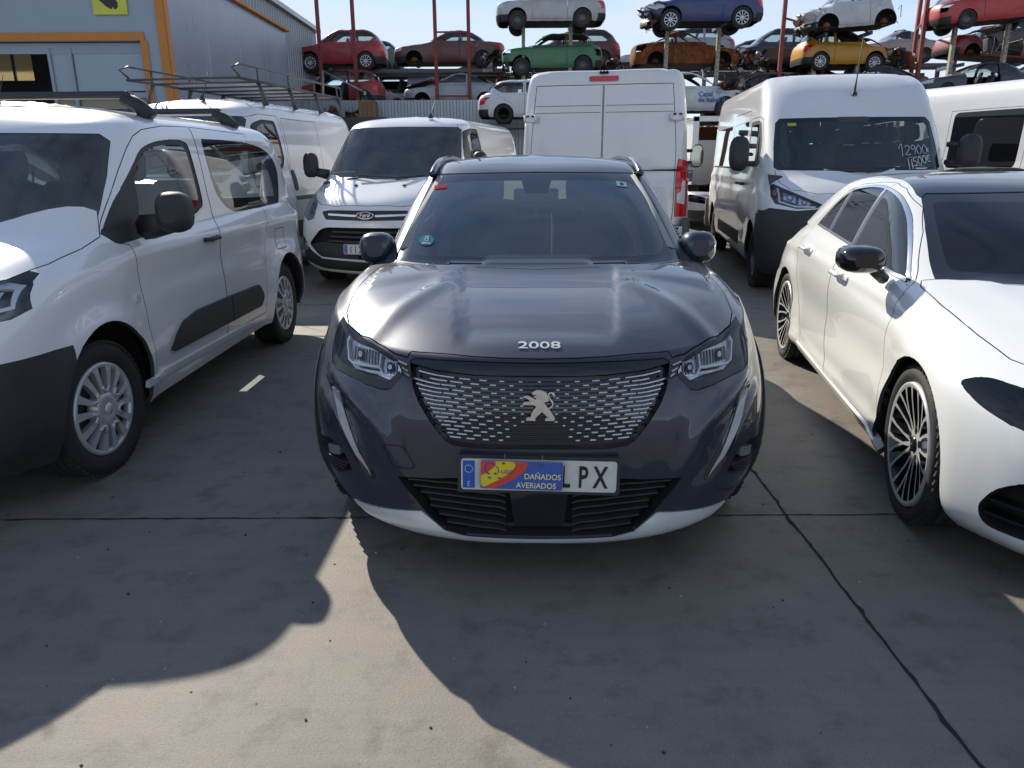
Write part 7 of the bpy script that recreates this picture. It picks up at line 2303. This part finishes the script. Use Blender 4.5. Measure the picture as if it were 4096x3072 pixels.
    deck(-9.2, -.2, 32.4, 4.95, 'shelf carrying the red hatchback with spoked wheels and the long maroon saloon')
    deck(-9, 5.5, 35.2, 5.08, 'rear shelf carrying the teal car and the dark red car')
    deck(-7.6, 1.2, 35.6, 4.05, 'rear shelf carrying the pale blue car')
    deck(4.8, 18.9, 34.9, 5.33, 'rear shelf carrying the silver hatchback and the pale beige fastback')
    deck(4.5, 14, 37.7, 5.35, 'far shelf carrying the white car and the black car')
    deck(8.6, 16.6, 32.9, 4.74, 'shelf carrying the navy people carrier and the brown burnt car')
    deck(.9, 5.2, 33.8, 4.0, 'shelf carrying the dark car under the matt green shell')
    deck(8.6, 13.2, 34.9, 4.0, 'shelf carrying the low dark blue car')
    deck(7.4, 15.6, 30.6, 3.40, 'low shelf carrying the dark brown car')
    deck(9.9, 14.4, 33.2, 3.60, 'low shelf carrying the dark grey car')
    deck(13.9, 18.6, 28.2, 3.38, 'low shelf carrying the dark blue saloon')
    deck(18.8, 23.2, 34.5, 5.68, 'rear shelf at the right carrying the black car')
    deck(18.8, 23.0, 31.8, 3.75, 'low shelf at the right carrying the black hatchback')
    deck(-1.2, 3.4, 27.5, 2.66, 'shelf carrying the white suv')
    deck(3.6, 7.6, 25.5, 2.71, 'shelf carrying the half burnt white car')
    # heaps of stripped parts lying between the wrecks
    def heap(x, y, z, s, seed, lab):
        e = empty('scrap_heap', (x, y, z), 0, lab, 'scrap heap', 'heaps of stripped parts between the scrap cars')
        debris(e, 0, 0, s[2] * .35, (s[0], s[1], s[2] * .7), seed); debris(e, 0, 0, s[2] * .6, (s[0] * .7, s[1], s[2] * .5), seed + 1)
        rnd = random.Random(seed)
        pn = MD()
        for k in range(5):
            a = Matrix.Translation((rnd.uniform(-.4, .4) * s[0], rnd.uniform(-.4, .4) * s[1], rnd.uniform(.1, .8) * s[2])) @ Matrix.Rotation(rnd.uniform(0, 6), 4, (rnd.random(), rnd.random(), rnd.random() + .2))
            n_ = 5; w_, h_ = rnd.uniform(.3, .8), rnd.uniform(.2, .5)
            vs = [tuple(a @ Vector((w_ * (i / n_ - .5), .08 * math.sin(i * 1.7 + k) + q * .012, h_ * (j - .5)))) for q in (0, 1) for i in range(n_ + 1) for j in (0, 1)]
            m_ = (n_ + 1) * 2
            fs = [[i * 2, i * 2 + 2, i * 2 + 3, i * 2 + 1] for i in range(n_)] + [[m_ + i * 2 + 1, m_ + i * 2 + 3, m_ + i * 2 + 2, m_ + i * 2] for i in range(n_)]
            pn.add(vs, fs, k % 4)
        tag(pn.obj('bent_panels', [JUNK_PAINT['navy_w'], JUNK_PAINT['silver_w'], 'rust', JUNK_PAINT['black_w']], e), kind='stuff')
        for k in range(2):
            wheel(e, rnd.uniform(-.3, .3) * s[0], rnd.uniform(-.3, .3) * s[1], 'steel', .3, .2, .2, 1, rnd.uniform(0, 3), z=.3)
    for a in ((9.15, 30.7, 4.72, (1.0, .8, .75), 201, 'heap of torn metal at the front end of the burnt brown coupe'), (14.35, 30.2, 4.72, (.7, .8, .7), 203, 'heap of parts before the torn nose of the mustard yellow hatchback'),
              (8.3, 29.8, 3.45, (1.6, .8, .8), 205, 'dark heap of parts right of the half burnt white car'), (11.0, 29.9, 3.45, (1.6, .8, .7), 207, 'dark heap of parts under the navy people carrier'),
              (-.75, 31.9, 4.98, (.9, .8, .6), 209, 'heap of parts between the long maroon saloon and the matt green shell'), (15.6, 29.9, 3.45, (1.2, .7, .9), 211, 'heap of parts left of the dark blue saloon under the coupe shell'),
              (3.9, 31.6, 4.6, (1.0, .8, .7), 213, 'heap of parts at the tail of the matt green shell'), (-.45, 32.0, 3.5, (1.1, .8, .8), 215, 'heap of parts behind the tail of the silver saloon')):
        heap(*a)
    # ribbed steel fence under the racks
    fe = empty('steel_fence', (-8.2, 29.4, 0), 0, 'fence of vertical ribbed steel sheets below the scrap cars', 'fence')
    md = MD(); corrugated(md, (0, 0), (9.2, 0), 0, 3.62, .24, .05); md.obj('sheet', [mat('fence_steel', (.40, .44, .48), .4, .5, var=.15, vscale=1.5)], fe)
    md = MD().box((4.6, .10, 3.45), (9.2, .06, .08)); md.obj('rail', ['steel'], fe)
    # odds and ends in front of the fence
    bx = empty('wooden_crate', (-5.15, 28.9, 3.0), 0, 'brown wooden crate hanging at the top of the ribbed fence', 'crate')
    md = MD().box((0, 0, .28), (.62, .4, .52))
    for k in range(4): md.box((-.24 + .16 * k, -.21, .28), (.14, .02, .56), 1)
    md.obj('planks', [mat('weathered_wood', (.22, .13, .06), .8, var=.3, vscale=8), mat('weathered_wood_light', (.28, .17, .09), .8, var=.3, vscale=8)], bx)
    sb = MD().box((0, 0, 1.5), (1.6, .5, 3.0)); tag(sb.obj('steel_bin', ['steel'], None, (-5.3, 28.9, 0)), 'tall dark steel bin under the wooden crate', 'bin')
    e = empty('engine_heap', (-6.25, 28.9, 2.75), 0, 'heap of dark engine parts left of the wooden crate', 'scrap heap')
    debris(e, 0, 0, .35, (1.1, .4, .7), 77); debris(e, .3, 0, .2, (1.1, .4, .5), 78)
    st = MD().box((0, 0, 1.35), (1.8, .7, 2.7)); tag(st.obj('steel_bin', ['steel'], None, (-6.9, 28.9, 0)), 'tall dark steel bin under the heap of engine parts', 'bin')
    yb_ = MD()
    for k in range(3): yb_.box((.1 * k, 0, .06 + .05 * k), (1.6 - .3 * k, .5, .05), k % 2)
    tag(yb_.obj('panel_stack', [mat('yellow_panel', (.55, .38, .03), .5), 'galv'], None, (-2.2, 26.0, 2.55)), 'flat stack of yellow and grey body panels below the ribbed fence', 'panels')
    tag(MD().box((0, 0, 1.27), (2.6, .8, 2.55)).obj('steel_bin', ['steel'], None, (-2.2, 26.0, 0)), 'long dark steel bin under the stack of yellow panels', 'bin')
    # what shows between the two tall white vans
    g = junk('scrap_car', 4.55, 17.9, 0, 4.0, 1.48, 'F', 'hatch', 'silver_gap', 'nohood nofront', 'pale silver car with raised bonnet between the two tall white vans', seed=91)
    bn = MD(); bn.add([(-.62, .98, .95), (.62, .98, .95), (.60, .62, 1.85), (-.60, .62, 1.85)], [[0, 1, 2, 3]]); bn.add([(-.62, 1.0, .95), (.62, 1.0, .95), (.60, .64, 1.85), (-.60, .64, 1.85)], [[3, 2, 1, 0]])
    bn.obj('bonnet', [JUNK_PAINT['silver_gap']], g)
    del g['group']
    tr = empty('box_truck', (6.1, 21.5, 0), 0, 'white box truck with a brown inside behind the pale silver car', 'truck')
    md = MD()
    for c_, d_ in (((-1.08, 2, 1.65), (.06, 4, 1.7)), ((1.08, 2, 1.65), (.06, 4, 1.7)), ((0, 2, 2.52), (2.22, 4, .06)), ((0, 2, .78), (2.22, 4, .08)), ((0, 3.98, 1.65), (2.1, .04, 1.66))): md.box(c_, d_)
    md.obj('box', ['white_van'], tr)
    md = MD()
    for c_, d_ in (((-1.06, 0, 1.65), (.16, .08, 1.86)), ((1.06, 0, 1.65), (.16, .08, 1.86)), ((0, 0, 2.52), (2.28, .08, .14))): md.box(c_, d_, bev=.01)
    md.obj('door_frame', ['white_van'], tr)
    md = MD().box((0, 3.90, 1.65), (2.0, .04, 1.6)); md.box((-1.02, 2, 1.65), (.03, 3.8, 1.6)); md.obj('inner_lining', [mat('brown_lining', (.26, .13, .04), .8, var=.3, vscale=2)], tr)
    debris(tr, .2, 1.0, 1.2, (1.4, 1, .7), 55)
    for sg in (-1, 1): wheel(tr, sg * .95, 1.0, 'steel', .40, .24, .22, sg)

# ------------------------------------------------------------------ put the yard together
build_ground()
build_workshop()
build_racks()
build_suv()
build_placard()
build_small_van()
build_hatch()
build_ducatos()
build_medium_vans()
